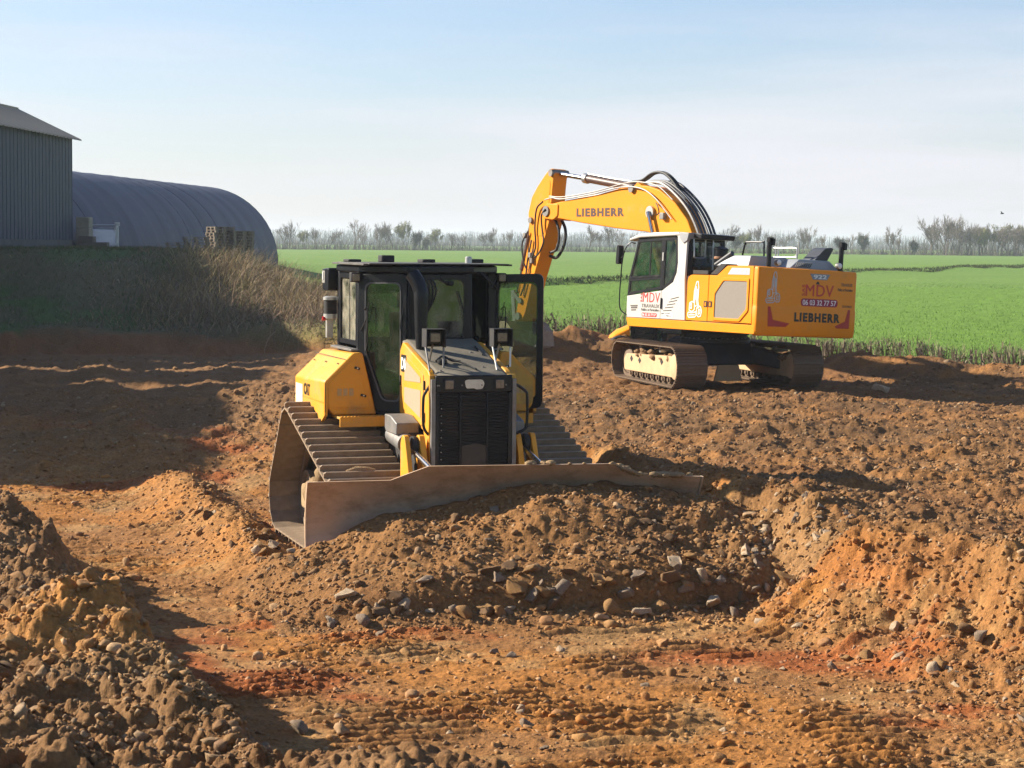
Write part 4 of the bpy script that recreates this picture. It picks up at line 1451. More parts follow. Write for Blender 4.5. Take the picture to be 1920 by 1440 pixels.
b.build('push_frame', YELD, dozer)
# earth lying along the blade's top edge
rg = np.random.default_rng(91)
v, f = ico(1)
av, af = [], []
k = 0
for yc_, w_, n_, sz in ((0.42, 0.18, 10, 0.035), (1.75, 0.28, 26, 0.04), (1.40, 0.20, 10, 0.03)):
    for _ in range(n_):
        y = rg.normal(yc_, w_)
        s = sz * rg.uniform(0.5, 1.3)
        q = v * s * np.array([1.2, 1.3, 0.8]) * rg.uniform(0.75, 1.2, (len(v), 1))
        av.append(q + np.array([bl_x(bl_top(y)) - 0.03 + rg.normal(0, 0.03), y, bl_top(y) + s * 0.3]))
        af.append(f + len(v) * k)
        k += 1
o = link_mesh('earth_on_blade', mesh_np('earth_on_blade', np.concatenate(av), np.concatenate(af)), MUD, blade)
o['kind'] = 'stuff'

# ================================================================== EXCAVATOR
LY = mat('digger_yellow', (0.78, 0.270, 0.006), (0.74, 0.248, 0.006), scale=1.2, rough=0.42, dirt=0.14, dscale=2.0, dirtc=(0.42, 0.25, 0.09), spec=0.2)
LW = mat('cab_white', (0.54, 0.525, 0.485), (0.50, 0.485, 0.445), scale=2, rough=0.4, dirt=0.15, dscale=2.5, dirtc=(0.5, 0.42, 0.32), spec=0.3)
LG = mat('cowl_grey', (0.30, 0.31, 0.32), (0.25, 0.26, 0.27), scale=3, rough=0.5)
LDG = mat('dark_grey_cover', (0.050, 0.055, 0.065), (0.035, 0.038, 0.045), scale=3, rough=0.5)
LCH = mat('undercarriage_black', (0.018, 0.020, 0.024), (0.030, 0.030, 0.032), scale=3, rough=0.55, dirt=0.22, dscale=3, dirtc=(0.11, 0.075, 0.045))
LTR = mat('crawler_shoes', (0.170, 0.118, 0.078), (0.100, 0.070, 0.048), scale=6, rough=0.6, metal=0.3, dirt=0.5, dscale=5, dirtc=(0.23, 0.15, 0.085))
LFR = mat('crawler_frame_dusty', (0.52, 0.36, 0.20), (0.42, 0.29, 0.165), scale=3, rough=0.8, bump=0.2, bscale=20)
VENT = mat('vent_grille_grey', (0.235, 0.205, 0.170), (0.205, 0.18, 0.15), scale=40, rough=0.7, bump=0.4, bscale=220)
DECR = mat('red_vinyl', (0.52, 0.030, 0.028), rough=0.5)
DECP = mat('crimson_vinyl', (0.30, 0.012, 0.060), rough=0.5)
DECG = mat('grey_vinyl', (0.115, 0.10, 0.085), rough=0.5)
DECS = mat('silver_vinyl', (0.50, 0.51, 0.52), rough=0.4)
DECB2 = mat('slate_vinyl', (0.20, 0.25, 0.30), rough=0.4)
STAIN = mat('handrail_steel', (0.42, 0.42, 0.41), (0.34, 0.34, 0.33), rough=0.42, metal=0.8)
PIPE = mat('grey_pipe', (0.30, 0.28, 0.25), (0.20, 0.185, 0.165), scale=6, rough=0.5, metal=0.3)
CYLM = mat('cylinder_brown', (0.060, 0.030, 0.024), (0.085, 0.045, 0.034), scale=5, rough=0.45, dirt=0.2)
GLASSX = glass_mat('digger_glass', (0.55, 0.76, 0.64), 0.12, 0.05)
GLASSR = glass_mat('digger_glass_rear', (0.34, 0.44, 0.46), 0.25, 0.08)
ORNG = mat('hi_vis_orange', (0.75, 0.20, 0.03), rough=0.8)

exc = empty('excavator', EX, radians(106.0), 'yellow tracked excavator with white cab and phone number lettering, digging beside the field', 'excavator')
XU = Matrix.Rotation(radians(17.5), 4, 'Z') @ Matrix.Rotation(radians(2.5), 4, 'X')


def U(mb, name, m, parent=None, **k):
    if parent is None:
        return mb.build(name, m, exc, xf=XU, **k)
    return mb.build(name, m, parent, **k)


# ---- undercarriage
def crawler_loop():
    # sags and climbs a little over the uneven ground
    return belt([(-1.52, 0.44, 0.395), (1.62, 0.42, 0.375)])


x_shoe = shoe_mesh('track_shoe', 0.32, 0.018, 0.19, 0.026, LTR, three=True)
for side in (-1, 1):
    yc = side * 1.23
    lp = crawler_loop()
    lp = [(x, z + 0.10 * math.exp(-((x - 0.1) / 0.8) ** 2) * (z > 0.6)) for x, z in lp]
    n_sh = int(round(resample(lp, 100)[3] / 0.19))
    X_, Z_, A_, per = resample(lp, n_sh)
    xi, zi, _, _ = resample([(x * 0.965, 0.43 + (z - 0.43) * 0.80) for x, z in lp], 80)
    xo, zo, _, _ = resample([(x * 0.994, 0.43 + (z - 0.43) * 0.95) for x, z in lp], 80)
    b = MB()
    for yy in (yc - 0.11, yc + 0.05):
        b.loft([[(xi[k], yy, zi[k]), (xo[k], yy, zo[k]), (xo[k], yy + 0.06, zo[k]), (xi[k], yy + 0.06, zi[k])] for k in range(80)], closed=True)
    tr = b.build('track', LTR, exc, smooth=30)
    for k in range(n_sh):
        o = link_mesh('track_shoe', x_shoe, None, tr)
        o.matrix_local = Matrix.Translation((X_[k], yc, Z_[k])) @ Matrix.Rotation(-A_[k], 4, 'Y')
    b = MB()
    b.prism(round_poly([(-1.42, 0.22), (1.50, 0.20), (1.55, 0.42), (1.40, 0.55), (-1.30, 0.64), (-1.46, 0.52)], 0.05, 2), 'y', yc - 0.16, yc + 0.20)
    cf = b.build('crawler_frame', LFR, exc, bevel=0.015)
    for x_, z_ in ((1.05, 0.46), (-0.75, 0.50), (0.55, 0.45)):
        MB().prism(round_poly([(x_ - 0.09, z_), (x_, z_ + 0.07), (x_ + 0.09, z_), (x_, z_ - 0.07)], 0.01, 1), 'y', yc + side * 0.2005 if side > 0 else yc - 0.1605, yc + (0.2045 if side > 0 else -0.1645)).build('frame_hole', BLKM, cf)
    MB().lathe([(0, -0.03), (0.22, -0.03), (0.25, -0.01), (0.25, 0.02), (0.20, 0.04), (0, 0.04)], (-1.50, yc + 0.19 * 1, 0.44), 'y', 26).build('drive_cover', LFR, exc)
    for cx, cz, r in ((-1.52, 0.44, 0.31), (1.62, 0.42, 0.29)):
        MB().lathe([(0, -0.12), (r * 0.5, -0.12), (r * 0.85, -0.07), (r, -0.07), (r, 0.07), (r * 0.85, 0.07), (r * 0.5, 0.12), (0, 0.12)], (cx, yc, cz), 'y', 26).build('idler', LTR, exc)
    for k in range(8):
        MB().lathe([(0, -0.14), (0.085, -0.14), (0.085, 0.17), (0.04, 0.175), (0.04, 0.20), (0, 0.20)], (-1.08 + k * 0.32, yc, 0.165), 'y', 14).build('track_roller', LTR, exc)
    for k in range(2):
        MB().lathe([(0, -0.12), (0.06, -0.12), (0.06, 0.17), (0, 0.17)], (-0.55 + k * 1.15, yc, 0.735), 'y', 12).build('carrier_roller', STAIN, exc)
    rg = np.random.default_rng(140 + side)
    v, f = ico(1)
    av, af = [], []
    for k in range(60):
        c = np.array([rg.uniform(-1.25, 1.35), yc + rg.uniform(-0.14, 0.20), rg.uniform(0.55, 0.66)])
        q = v * rg.uniform(0.04, 0.10) * np.array([1.3, 1.0, 0.7]) * rg.uniform(0.75, 1.2, (len(v), 1))
        av.append(q + c)
        af.append(f + len(v) * k)
    o = link_mesh('caked_mud', mesh_np('caked_mud', np.concatenate(av), np.concatenate(af)), mat('brown_mud', (0.235, 0.135, 0.066), (0.17, 0.10, 0.05), scale=8, rough=0.96, bump=0.8, bscale=30), cf)
    o['kind'] = 'stuff'
b = MB()
b.prism(round_poly([(-0.75, 0.42), (0.75, 0.42), (0.60, 0.86), (-0.60, 0.86)], 0.05, 2), 'y', -0.55, 0.55)
for s in (-1, 1):
    for sx in (-1, 1):
        b.loft([[(sx * 0.35 + dx, s * 0.5, 0.45 + dz) for dx, dz in ((-0.22, 0), (0.22, 0), (0.22, 0.36), (-0.22, 0.36))],
                [(sx * 0.75 + dx, s * 1.08, 0.34 + dz) for dx, dz in ((-0.26, 0), (0.26, 0), (0.26, 0.28), (-0.26, 0.28))]])
b.build('centre_frame', LCH, exc, bevel=0.02)
b = MB()
b.lathe([(0, 0.855), (0.72, 0.855), (0.72, 0.93), (0.66, 0.935), (0.66, 1.00), (0.70, 1.005), (0.70, 1.07), (0, 1.07)], (0, 0, 0), 'z', 40)
ring = b.build('slewing_ring', LCH, exc)
for k in range(36):
    a = 2 * pi * k / 36
    MB().cyl((0.69 * cos(a), 0.69 * sin(a), 0.93), (0.69 * cos(a), 0.69 * sin(a), 0.955), 0.016, 6).build('bolt', GREYM, ring)
MB().prism([(-0.30, 0.10), (0.30, 0.10), (0.22, 0.42), (-0.22, 0.42)], 'x', -0.76, -0.70).build('towing_plate', LFR, exc)

# ---- platform and house
W = 1.28
b = MB()
b.prism(round_poly([(-2.66, 1.09), (1.34, 1.09), (1.41, 1.265), (-2.66, 1.265)], 0.015, 1), 'y', 1.0, W)
b.prism(round_poly([(-2.66, 1.09), (1.34, 1.09), (1.41, 1.265), (-2.66, 1.265)], 0.015, 1), 'y', -W, -1.0)
U(b, 'side_skirt', LY, bevel=0.02)
b = MB()
b.prism([(-2.5, 1.10), (1.30, 1.10), (1.36, 1.24), (-2.5, 1.24)], 'y', -0.99, 0.99)
U(b, 'platform', LCH)
# left body: two doors
bodyp = [(-2.58, 1.28), (-0.56, 1.28), (-0.56, 2.12), (-0.62, 2.19), (-1.46, 2.19), (-1.76, 2.385), (-2.58, 2.395)]
b = MB()
b.prism(bodyp, 'y', 0.30, W - 0.045)
U(b, 'engine_house', LY, bevel=0.02)
b = MB()
b.prism(round_poly([(-1.225, 1.285), (-0.57, 1.285), (-0.57, 2.10), (-0.65, 2.185), (-1.225, 2.185)], [0.01, 0.02, 0.05, 0.05, 0.01], 3), 'y', W - 0.045, W)
d1 = U(b, 'side_door', LY, bevel=0.012)
outl = round_poly([(-2.565, 1.285), (-1.24, 1.285), (-1.24, 2.185), (-1.47, 2.185), (-1.77, 2.380), (-2.565, 2.390)], 0.012, 2)
b = MB()
b.prism(outl, 'y', W - 0.045, W)
d2 = U(b, 'side_door', LY, bevel=0.012)
vo = round_poly([(-1.40, 1.31), (-2.22, 1.31), (-2.46, 1.52), (-2.46, 2.15), (-1.66, 2.15), (-1.40, 1.85)], 0.03, 2)
vi = round_poly([(-1.455, 1.365), (-2.19, 1.365), (-2.405, 1.56), (-2.405, 2.09), (-1.70, 2.09), (-1.455, 1.83)], 0.03, 2)
frl = ((0, W, 0), (1, 0, 0), (0, 0, 1), (0, 1, 0))
b = MB()
b.ring_f(vo, vi, frl, -0.002, 0.018)
U(b, 'vent_rim', LY, d2, bevel=0.006)
U(MB().prism_f(vi, frl, -0.002, 0.004), 'vent_grille', VENT, d2)
U(MB().prism_f([(-1.80, 2.215), (-2.45, 2.215), (-2.45, 2.345), (-1.92, 2.345)], frl, 0.0005, 0.004), 'number_plate', DECS, d2)
lettering('number', '922', ((-1.98, W + 0.0045, 2.24), (-1, 0, 0), (0, 0, 1), (0, 1, 0)), 0.38, 0.08, WHITE, d2, bold=0.02)
for dx in (-1.17, -1.31):
    U(MB().prism_f(round_poly([(dx - 0.055, 1.56), (dx + 0.055, 1.56), (dx + 0.055, 1.68), (dx - 0.055, 1.68)], 0.015, 2), frl, 0.0005, 0.006), 'latch_plate', DECALB, d1 if dx > -1.2 else d2)
    U(MB().prism_f([(dx - 0.02, 1.58), (dx + 0.02, 1.58), (dx + 0.02, 1.655), (dx - 0.02, 1.655)], frl, 0.006, 0.012), 'latch', LY, d1 if dx > -1.2 else d2)


def strips(lines, fr, w, parent, m, name, t=0.004):
    """Line drawing: each polyline a flat ribbon in the frame's plane, all one decal."""
    b = MB()
    for ln in lines:
        for (x0, y0), (x1, y1) in zip(ln[:-1], ln[1:]):
            L_ = math.hypot(x1 - x0, y1 - y0)
            if L_ < 1e-6:
                continue
            nx, ny = -(y1 - y0) / L_ * w / 2, (x1 - x0) / L_ * w / 2
            b.prism_f([(x0 + nx, y0 + ny), (x1 + nx, y1 + ny), (x1 - nx, y1 - ny), (x0 - nx, y0 - ny)], fr, 0.001, t)
            t += 0.00004
    return b.build(name, m, parent)


def digger_lines(w, h):
    """Outline drawing of a small excavator seen three-quarter from behind, in a w x h box."""
    L_ = [[(0.40, 0.42), (0.42, 0.72), (0.55, 0.98), (0.66, 1.0), (0.72, 0.84), (0.70, 0.46), (0.78, 0.30), (0.72, 0.26), (0.62, 0.44), (0.60, 0.76), (0.55, 0.86), (0.50, 0.72), (0.48, 0.40)],
          [(0.10, 0.20), (0.12, 0.40), (0.28, 0.44), (0.46, 0.42), (0.48, 0.22), (0.30, 0.16), (0.10, 0.20)],
          [(0.16, 0.26), (0.17, 0.37), (0.27, 0.39), (0.28, 0.25), (0.16, 0.26)],
          [(0.04, 0.14), (0.02, 0.06), (0.10, 0.0), (0.55, 0.02), (0.62, 0.08), (0.60, 0.16), (0.30, 0.13), (0.04, 0.14)],
          [(0.10, 0.07), (0.52, 0.08)],
          [(0.62, 0.12), (0.64, 0.26), (0.74, 0.33), (0.92, 0.30), (1.0, 0.18), (0.94, 0.05), (0.78, 0.03), (0.66, 0.08), (0.62, 0.12)],
          [(0.76, 0.10), (0.88, 0.12), (0.90, 0.22), (0.78, 0.24), (0.76, 0.10)],
          [(0.48, 0.30), (0.62, 0.34)], [(0.52, 0.5), (0.52, 0.78)], [(0.66, 0.5), (0.66, 0.78)]]
    return [[(x * w, y * h) for x, y in q] for q in L_]


strips(digger_lines(0.44, 0.72), ((-0.62, W + 0.0005, 1.34), (-1, 0, 0), (0, 0, 1), (0, 1, 0)), 0.022, d1, WHITE, 'digger_drawing')
# counterweight with rounded corners
def cw_ring(z, inset):
    x0, x1, y = -2.72 + inset, -2.575, W - inset * 0.6
    return [(p[0], p[1], z) for p in round_poly([(x1, -y), (x1, y), (x0, y), (x0, -y)], [0.0, 0.0, 0.13, 0.13], 5)]


b = MB()
b.loft([cw_ring(z, i) for z, i in ((1.065, 0.10), (1.085, 0.03), (1.16, 0.005), (1.60, 0.0), (1.615, 0.008), (1.68, 0.012), (2.33, 0.012), (2.375, 0.03), (2.385, 0.08))])
cw = U(b, 'counterweight', LY, bevel=0.0, smooth=40)
XR = -2.7085
frr = ((XR, 0, 0), (0, -1, 0), (0, 0, 1), (-1, 0, 0))           # u runs to the machine's right = picture right
XL = -2.7205
frrl = ((XL, 0, 0), (0, -1, 0), (0, 0, 1), (-1, 0, 0))
MBf = lambda poly, fr, a=0.0005, z=0.004: MB().prism_f(poly, fr, a, z)
U(MBf([(-1.02, 1.63), (-0.96, 1.63), (-0.88, 1.38), (-0.46, 1.32), (-0.55, 1.255), (-1.0, 1.25)], frrl), 'red_stripe', REDM, cw)
U(MBf([(1.10, 1.63), (1.05, 1.63), (0.98, 1.40), (0.72, 1.30), (0.76, 1.26), (1.09, 1.26)], frrl), 'red_stripe', REDM, cw)
lettering('maker_letters', 'LIEBHERR', ((XL, 0.34, 1.365), (0, -1, 0), (0, 0, 1), (-1, 0, 0)), 1.18, 0.175, DECALB, cw, bold=0.045, space=1.22)
U(MBf([(0.02, 2.30), (0.54, 2.30), (0.46, 2.19), (0.10, 2.19)], frr), 'number_plate', DECB2, cw)
lettering('number', '922', ((XR - 0.0045, -0.11, 2.205), (0, -1, 0), (0, 0, 1), (-1, 0, 0)), 0.34, 0.08, WHITE, cw, bold=0.02)
U(MBf([(0.18, 2.10), (0.28, 2.10), (0.25, 2.15), (0.21, 2.15)], frr), 'plate_lamp', DECALB, cw)
lettering('company_letters', 'MDV', ((XR, 0.07, 1.865), (0, -1, 0), (0, 0, 1), (-1, 0, 0)), 0.72, 0.225, DECR, cw, space=1.08)
lettering('company_letters', 'SAS', ((XR, 0.09, 1.865), (0, 0, 1), (0, 1, 0), (-1, 0, 0)), 0.22, 0.075, DECR, cw)
U(MBf(round_poly([(-0.18, 1.67), (0.77, 1.67), (0.77, 1.815), (-0.18, 1.815)], 0.07, 5), frr), 'phone_plate', DECP, cw)
lettering('phone_number', '06 03 32 77 57', ((XR - 0.0045, 0.14, 1.69), (0, -1, 0), (0, 0, 1), (-1, 0, 0)), 0.87, 0.105, WHITE, cw, bold=0.012)
lettering('company_letters', 'TRAVAUX', ((XR, -0.84, 2.085), (0, -1, 0), (0, 0, 1), (-1, 0, 0)), 0.30, 0.06, DECG, cw)
lettering('company_letters', 'Publics et Particuliers', ((XR, -0.76, 1.99), (0, -1, 0), (0, 0, 1), (-1, 0, 0)), 0.39, 0.055, DECG, cw)
lettering('company_letters', '27110 IVILLE', ((XR, -0.90, 1.67), (0, -1, 0), (0, 0, 1), (-1, 0, 0)), 0.25, 0.045, DECG, cw)
strips(digger_lines(0.36, 0.60), ((XR, 1.08, 1.70), (0, -1, 0), (0, 0, 1), (-1, 0, 0)), 0.018, cw, DECS, 'digger_drawing')
# right body and deck
b = MB()
b.prism([(-2.57, 1.28), (0.9, 1.28), (0.9, 2.0), (-0.4, 2.15), (-1.2, 2.37), (-2.57, 2.37)], 'y', -W + 0.005, -0.42)
b.box(-2.57, -0.95, -0.419, 0.299, 1.28, 2.37)
U(b, 'engine_deck', LY, bevel=0.015)
b = MB()
b.loft([[(x_, y_, 2.385) for x_, y_ in ((-1.05, 0.98), (-1.05, -0.10), (-2.05, -0.10), (-2.05, 0.98))], [(x_, y_, 2.60) for x_, y_ in ((-1.42, 0.90), (-1.42, 0.0), (-2.02, 0.0), (-2.02, 0.90))]])
U(b, 'engine_cowl', LG, bevel=0.02)
b = MB()
b.tube([(-1.0, 0.93, 2.40), (-1.45, 0.90, 2.64)], 0.05, 8)
U(b, 'cowl_edge', LDG)
b = MB()
b.loft([[(x_, y_, 2.385) for x_, y_ in ((-1.75, 0.28), (-1.75, -1.02), (-2.45, -1.02), (-2.45, 0.28))], [(x_, y_, 2.575) for x_, y_ in ((-1.85, -0.02), (-1.85, -0.80), (-2.38, -0.80), (-2.38, -0.02))]])
cw2 = U(b, 'rear_cowl', LG, bevel=0.02)
b = MB()
for k in range(9):
    b.box(-2.47 + 0.0, -2.425, 0.14 - k * 0.055 - 0.03, 0.14 - k * 0.055, 2.41, 2.53)
U(MB().prism_f([(-0.18, 2.40), (0.30, 2.40), (0.30, 2.535), (-0.05, 2.535)], ((-2.46, 0, 0), (0, -1, 0), (0.1, 0, 0.99), (-1, 0, 0)), 0, 0.012), 'cowl_grille', mat('light_grille', (0.46, 0.45, 0.42), (0.30, 0.29, 0.27), scale=60, rough=0.5), cw2)
for k in range(8):
    U(MB().obox((-2.4755, 0.13 - k * 0.052, 2.465), (0.006, 0.010, 0.055), Matrix.Rotation(0.5, 3, 'X')), 'grille_bar', LDG, cw2)
b = MB()
b.prism(round_poly([(-0.46, 2.57), (-0.80, 2.57), (-0.96, 2.82), (-0.90, 2.84), (-0.74, 2.82)], 0.04, 3), 'x', -2.32, -1.95)
U(b, 'air_intake', LDG, bevel=0.015)
# posts with cameras, lamps
for y_, xx in ((0.91, -2.55), (-0.95, -2.55)):
    b = MB()
    b.cyl((xx, y_, 2.38), (xx, y_, 2.88), 0.048, 14)
    b.lathe([(0.055, 0), (0.055, 0.02), (0, 0.02)], (xx, y_, 2.385), 'z', 14)
    b.box(xx - 0.045, xx + 0.03, y_ - 0.06, y_ + 0.045, 2.86, 2.95)
    b.box(xx - 0.08, xx - 0.045, y_ - 0.075, y_ - 0.015, 2.80, 2.93)
    U(b, 'camera_post', BLK)
    b = MB()
    b.lathe([(0, -0.02), (0.05, -0.02), (0.065, 0.02), (0.065, 0.05), (0, 0.05)], (xx - 0.10, y_ - 0.16 if y_ > 0 else y_ + 0.13, 2.48), 'x', 16)
    l_ = U(b, 'rear_lamp', GREYM)
    U(MB().lathe([(0, -0.022), (0.055, -0.022), (0.04, -0.035), (0, -0.04)], (xx - 0.10, y_ - 0.16 if y_ > 0 else y_ + 0.13, 2.48), 'x', 16), 'lens', WHITE, l_)
# deck handrails
b = MB()
b.tube(smooth_path([(-1.02, 0.30, 2.45), (-1.06, 0.30, 2.68), (-1.12, 0.30, 2.86), (-1.20, 0.30, 2.885), (-1.62, 0.30, 2.885), (-1.68, 0.30, 2.87), (-1.70, 0.30, 2.45)], 4), 0.018, 8)
U(b, 'handrail', BLK)
b = MB()
b.tube([(-1.35, -0.30, 2.42), (-1.35, -0.30, 2.92)], 0.016, 8)
b.tube(smooth_path([(-1.30, -0.30, 2.80), (-1.6, -0.30, 2.80), (-1.92, -0.30, 2.80), (-1.98, -0.30, 2.74), (-1.98, -0.30, 2.42)], 4), 0.018, 8)
b.tube([(-1.30, -0.30, 2.62), (-1.98, -0.30, 2.62)], 0.014, 8)
b.tube([(-1.90, -0.31, 2.62), (-2.02, -0.31, 2.70), (-2.02, -0.31, 2.93)], 0.015, 8)
b.tube([(-1.42, -0.31, 2.62), (-1.42, -0.31, 2.93)], 0.015, 8)
U(b, 'handrail', STAIN)
# precleaner on the deck behind the cab
b = MB()
b.lathe([(0.0, 0.0), (0.09, 0.0), (0.09, 0.08), (0.125, 0.10), (0.135, 0.13), (0.135, 0.33), (0.15, 0.345), (0.15, 0.365), (0.03, 0.42), (0, 0.42)], (-0.98, 0.80, 2.36), 'z', 24)
U(b, 'air_precleaner', BLK)
U(MB().lathe([(0.137, 0.16), (0.139, 0.165), (0.139, 0.205), (0.137, 0.21)], (-0.98, 0.80, 2.36), 'z', 24), 'orange_band', mat('rust_band', (0.28, 0.13, 0.06), rough=0.6))
b = MB()
b.box(-1.10, -0.62, 0.45, 1.20, 2.20, 2.28)
b.prism([(-1.42, 2.20), (-1.18, 2.20), (-1.50, 2.42), (-1.70, 2.42)], 'y', 0.9, 1.22)
U(b, 'deck_step', BLKM, bevel=0.01)

# ---- cab
fc = ((0, W, 0), (1, 0, 0), (0, 0, 1), (0, 1, 0))
cabout = [(1.405, 1.275), (1.415, 1.70), (1.395, 2.02), (1.13, 2.90), (1.05, 2.965), (-0.20, 3.0), (-0.46, 2.98), (-0.50, 2.90), (-0.475, 2.10), (-0.54, 1.275)]
black = round_poly([(1.40, 1.715), (1.385, 2.02), (1.125, 2.875), (-0.17, 2.93), (-0.215, 2.35), (-0.13, 2.05), (0.24, 1.855)], [0.02, 0.05, 0.05, 0.04, 0.2, 0.2, 0.15], 4)
# white side: lower shell + pillar, as an outline with the glazed area cut out
def side_shell(fr, a, z):
    b = MB()
    low = [(1.405, 1.275), (1.412, 1.712), (0.24, 1.852), (-0.10, 2.03), (-0.20, 2.22), (-0.225, 2.42), (-0.18, 2.935), (-0.12, 3.0), (-0.46, 2.98), (-0.50, 2.90), (-0.475, 2.10), (-0.54, 1.275)]
    b.prism_f(low, fr, a, z)
    return b


cs = U(side_shell(fc, -0.05, 0.0), 'cab_side', LW, bevel=0.01)
cs2 = U(side_shell(((0, 0.34, 0), (1, 0, 0), (0, 0, 1), (0, -1, 0)), -0.05, 0.0), 'cab_side', LW, bevel=0.01)
# glazing frames and panes on the door side
p_up = [(1.315, 2.10), (1.075, 2.835), (0.305, 2.875), (0.305, 2.155)]
p_lo = [(1.345, 1.775), (1.325, 2.03), (0.305, 2.095), (0.305, 1.915)]
p_re = round_poly([(0.205, 1.925), (0.205, 2.880), (-0.150, 2.890), (-0.185, 2.35), (-0.10, 2.09)], [0.02, 0.02, 0.03, 0.18, 0.15], 4)


def inset(poly, d):
    c = np.mean(np.array(poly), 0)
    out = []
    n = len(poly)
    P = np.array(poly, float)
    area = sum(P[i][0] * P[(i + 1) % n][1] - P[(i + 1) % n][0] * P[i][1] for i in range(n))
    sg = 1 if area > 0 else -1
    for i in range(n):
        e0, e1 = P[i] - P[i - 1], P[(i + 1) % n] - P[i]
        e0, e1 = e0 / (np.linalg.norm(e0) + 1e-9), e1 / (np.linalg.norm(e1) + 1e-9)
        n0, n1_ = np.array([-e0[1], e0[0]]) * sg, np.array([-e1[1], e1[0]]) * sg
        m_ = n0 + n1_
        m_ /= np.linalg.norm(m_) + 1e-9
        k = d / max(0.35, float(m_ @ n0))
        out.append(tuple(P[i] + m_ * k))
    return out


for pl, nm in ((p_up, 'door_window'), (p_lo, 'door_window'), (p_re, 'side_window')):
    o_ = inset(pl, -0.04)
    wf = U(MB().ring_f(o_, inset(pl, 0.012), fc, -0.035, 0.004), nm, BLK)
    U(MB().prism_f(pl, fc, -0.012, -0.006), 'pane', GLASSX, wf)
U(MB().box(0.675, 0.700, W - 0.02, W - 0.002, 2.12, 2.865), 'window_bar', BLK)
U(MB().box(0.235, 0.275, W - 0.035, W + 0.006, 1.88, 2.92), 'door_post', BLK)
U(MB().box(0.262, 0.268, W + 0.0005, W + 0.003, 1.28, 1.87), 'door_gap', BLKM)
U(MB().box(0.225, 0.250, W + 0.0005, W + 0.03, 1.48, 1.70), 'door_handle', BLK, bevel=0.006)
U(MB().box(0.225, 0.262, W + 0.007, W + 0.02, 2.45, 2.62), 'door_catch', STAIN)
# front frame + panes (windscreen, right side)
b = MB()
for yy in (0.36, 1.235):
    b.tube([(1.40, yy, 1.30), (1.405, yy, 1.72), (1.375, yy, 2.02), (1.10, yy, 2.90)], 0.035, 8)
b.tube([(1.40, 0.36, 1.72), (1.40, 1.235, 1.72)], 0.03, 8)
b.tube([(1.11, 0.36, 2.90), (1.11, 1.235, 2.90)], 0.03, 8)
U(b, 'windscreen_frame', BLK)
b = MB()
b.loft([[(1.405, 0.38, 1.75), (1.405, 1.22, 1.75), (1.398, 1.22, 1.75), (1.398, 0.38, 1.75)], [(1.378, 0.38, 2.02), (1.378, 1.22, 2.02), (1.370, 1.22, 2.02), (1.370, 0.38, 2.02)],
        [(1.115, 0.38, 2.87), (1.115, 1.22, 2.87), (1.107, 1.22, 2.87), (1.107, 0.38, 2.87)]])
U(b, 'windscreen', GLASSX)
U(MB().box(1.38, 1.40, 0.38, 1.22, 1.28, 1.70), 'cab_front', LW)
U(MB().prism_f([(1.33, 1.80), (1.33, 2.03), (1.09, 2.84), (-0.14, 2.88), (-0.14, 1.95), (0.2, 1.92)], ((0, 0.36, 0), (1, 0, 0), (0, 0, 1), (0, -1, 0)), -0.004, 0.002), 'right_window', GLASSX)
U(MB().box(0.55, 0.60, 0.345, 0.375, 1.9, 2.88), 'right_post', BLK)
# roof
b = MB()
rp = [(1.42, 2.845), (1.40, 2.90), (1.10, 2.99), (0.60, 3.025), (-0.22, 3.035), (-0.30, 2.965), (1.05, 2.915)]
b.prism(rp, 'y', 0.33, W + 0.015)
U(b, 'cab_roof', LW, bevel=0.03, seg=3)
b = MB()
b.prism([(-0.26, 3.03), (-0.56, 3.02), (-0.52, 2.86), (-0.40, 2.80), (-0.27, 2.90)], 'y', 0.33, W + 0.018)
U(b, 'roof_corner', LG, bevel=0.015)
b = MB()
b.prism([(-0.55, 2.93), (-0.55, 3.02), (-0.80, 3.0), (-0.78, 2.90)], 'y', 0.30, W - 0.12)
U(b, 'roof_visor', BLK, bevel=0.01)
# rear face of the cab
frb = ((-0.50, 0, 0), (0, 1, 0), (0, 0, 1), (-1, 0, 0))
wo = round_poly([(0.34, 2.16), (W - 0.05, 2.16), (W - 0.05, 2.96), (0.34, 2.96)], 0.03, 2)
wi = round_poly([(0.41, 2.23), (W - 0.12, 2.23), (W - 0.12, 2.86), (0.41, 2.86)], 0.06, 2)
rwf = U(MB().ring_f(wo, wi, frb, -0.02, 0.03), 'rear_window', BLK)
U(MB().prism_f(wi, frb, -0.004, 0.004), 'pane', GLASSR, rwf)
U(MB().box(-0.51, -0.48, 0.36, W - 0.06, 1.28, 2.16), 'cab_rear', LW)
b = MB()
b.tube(smooth_path([(-0.57, 1.17, 2.90), (-0.60, 1.17, 2.60), (-0.60, 1.15, 2.53), (-0.60, 0.92, 2.53), (-0.60, 0.90, 2.60), (-0.60, 0.90, 2.94)], 4), 0.016, 8)
U(b, 'mirror_guard', STAIN)
b = MB()
b.tube(smooth_path([(-0.60, 0.78, 2.94), (-0.66, 0.78, 2.94), (-0.70, 0.78, 2.86), (-0.72, 0.78, 2.30)], 4), 0.016, 8)
U(b, 'grab_rail', STAIN)
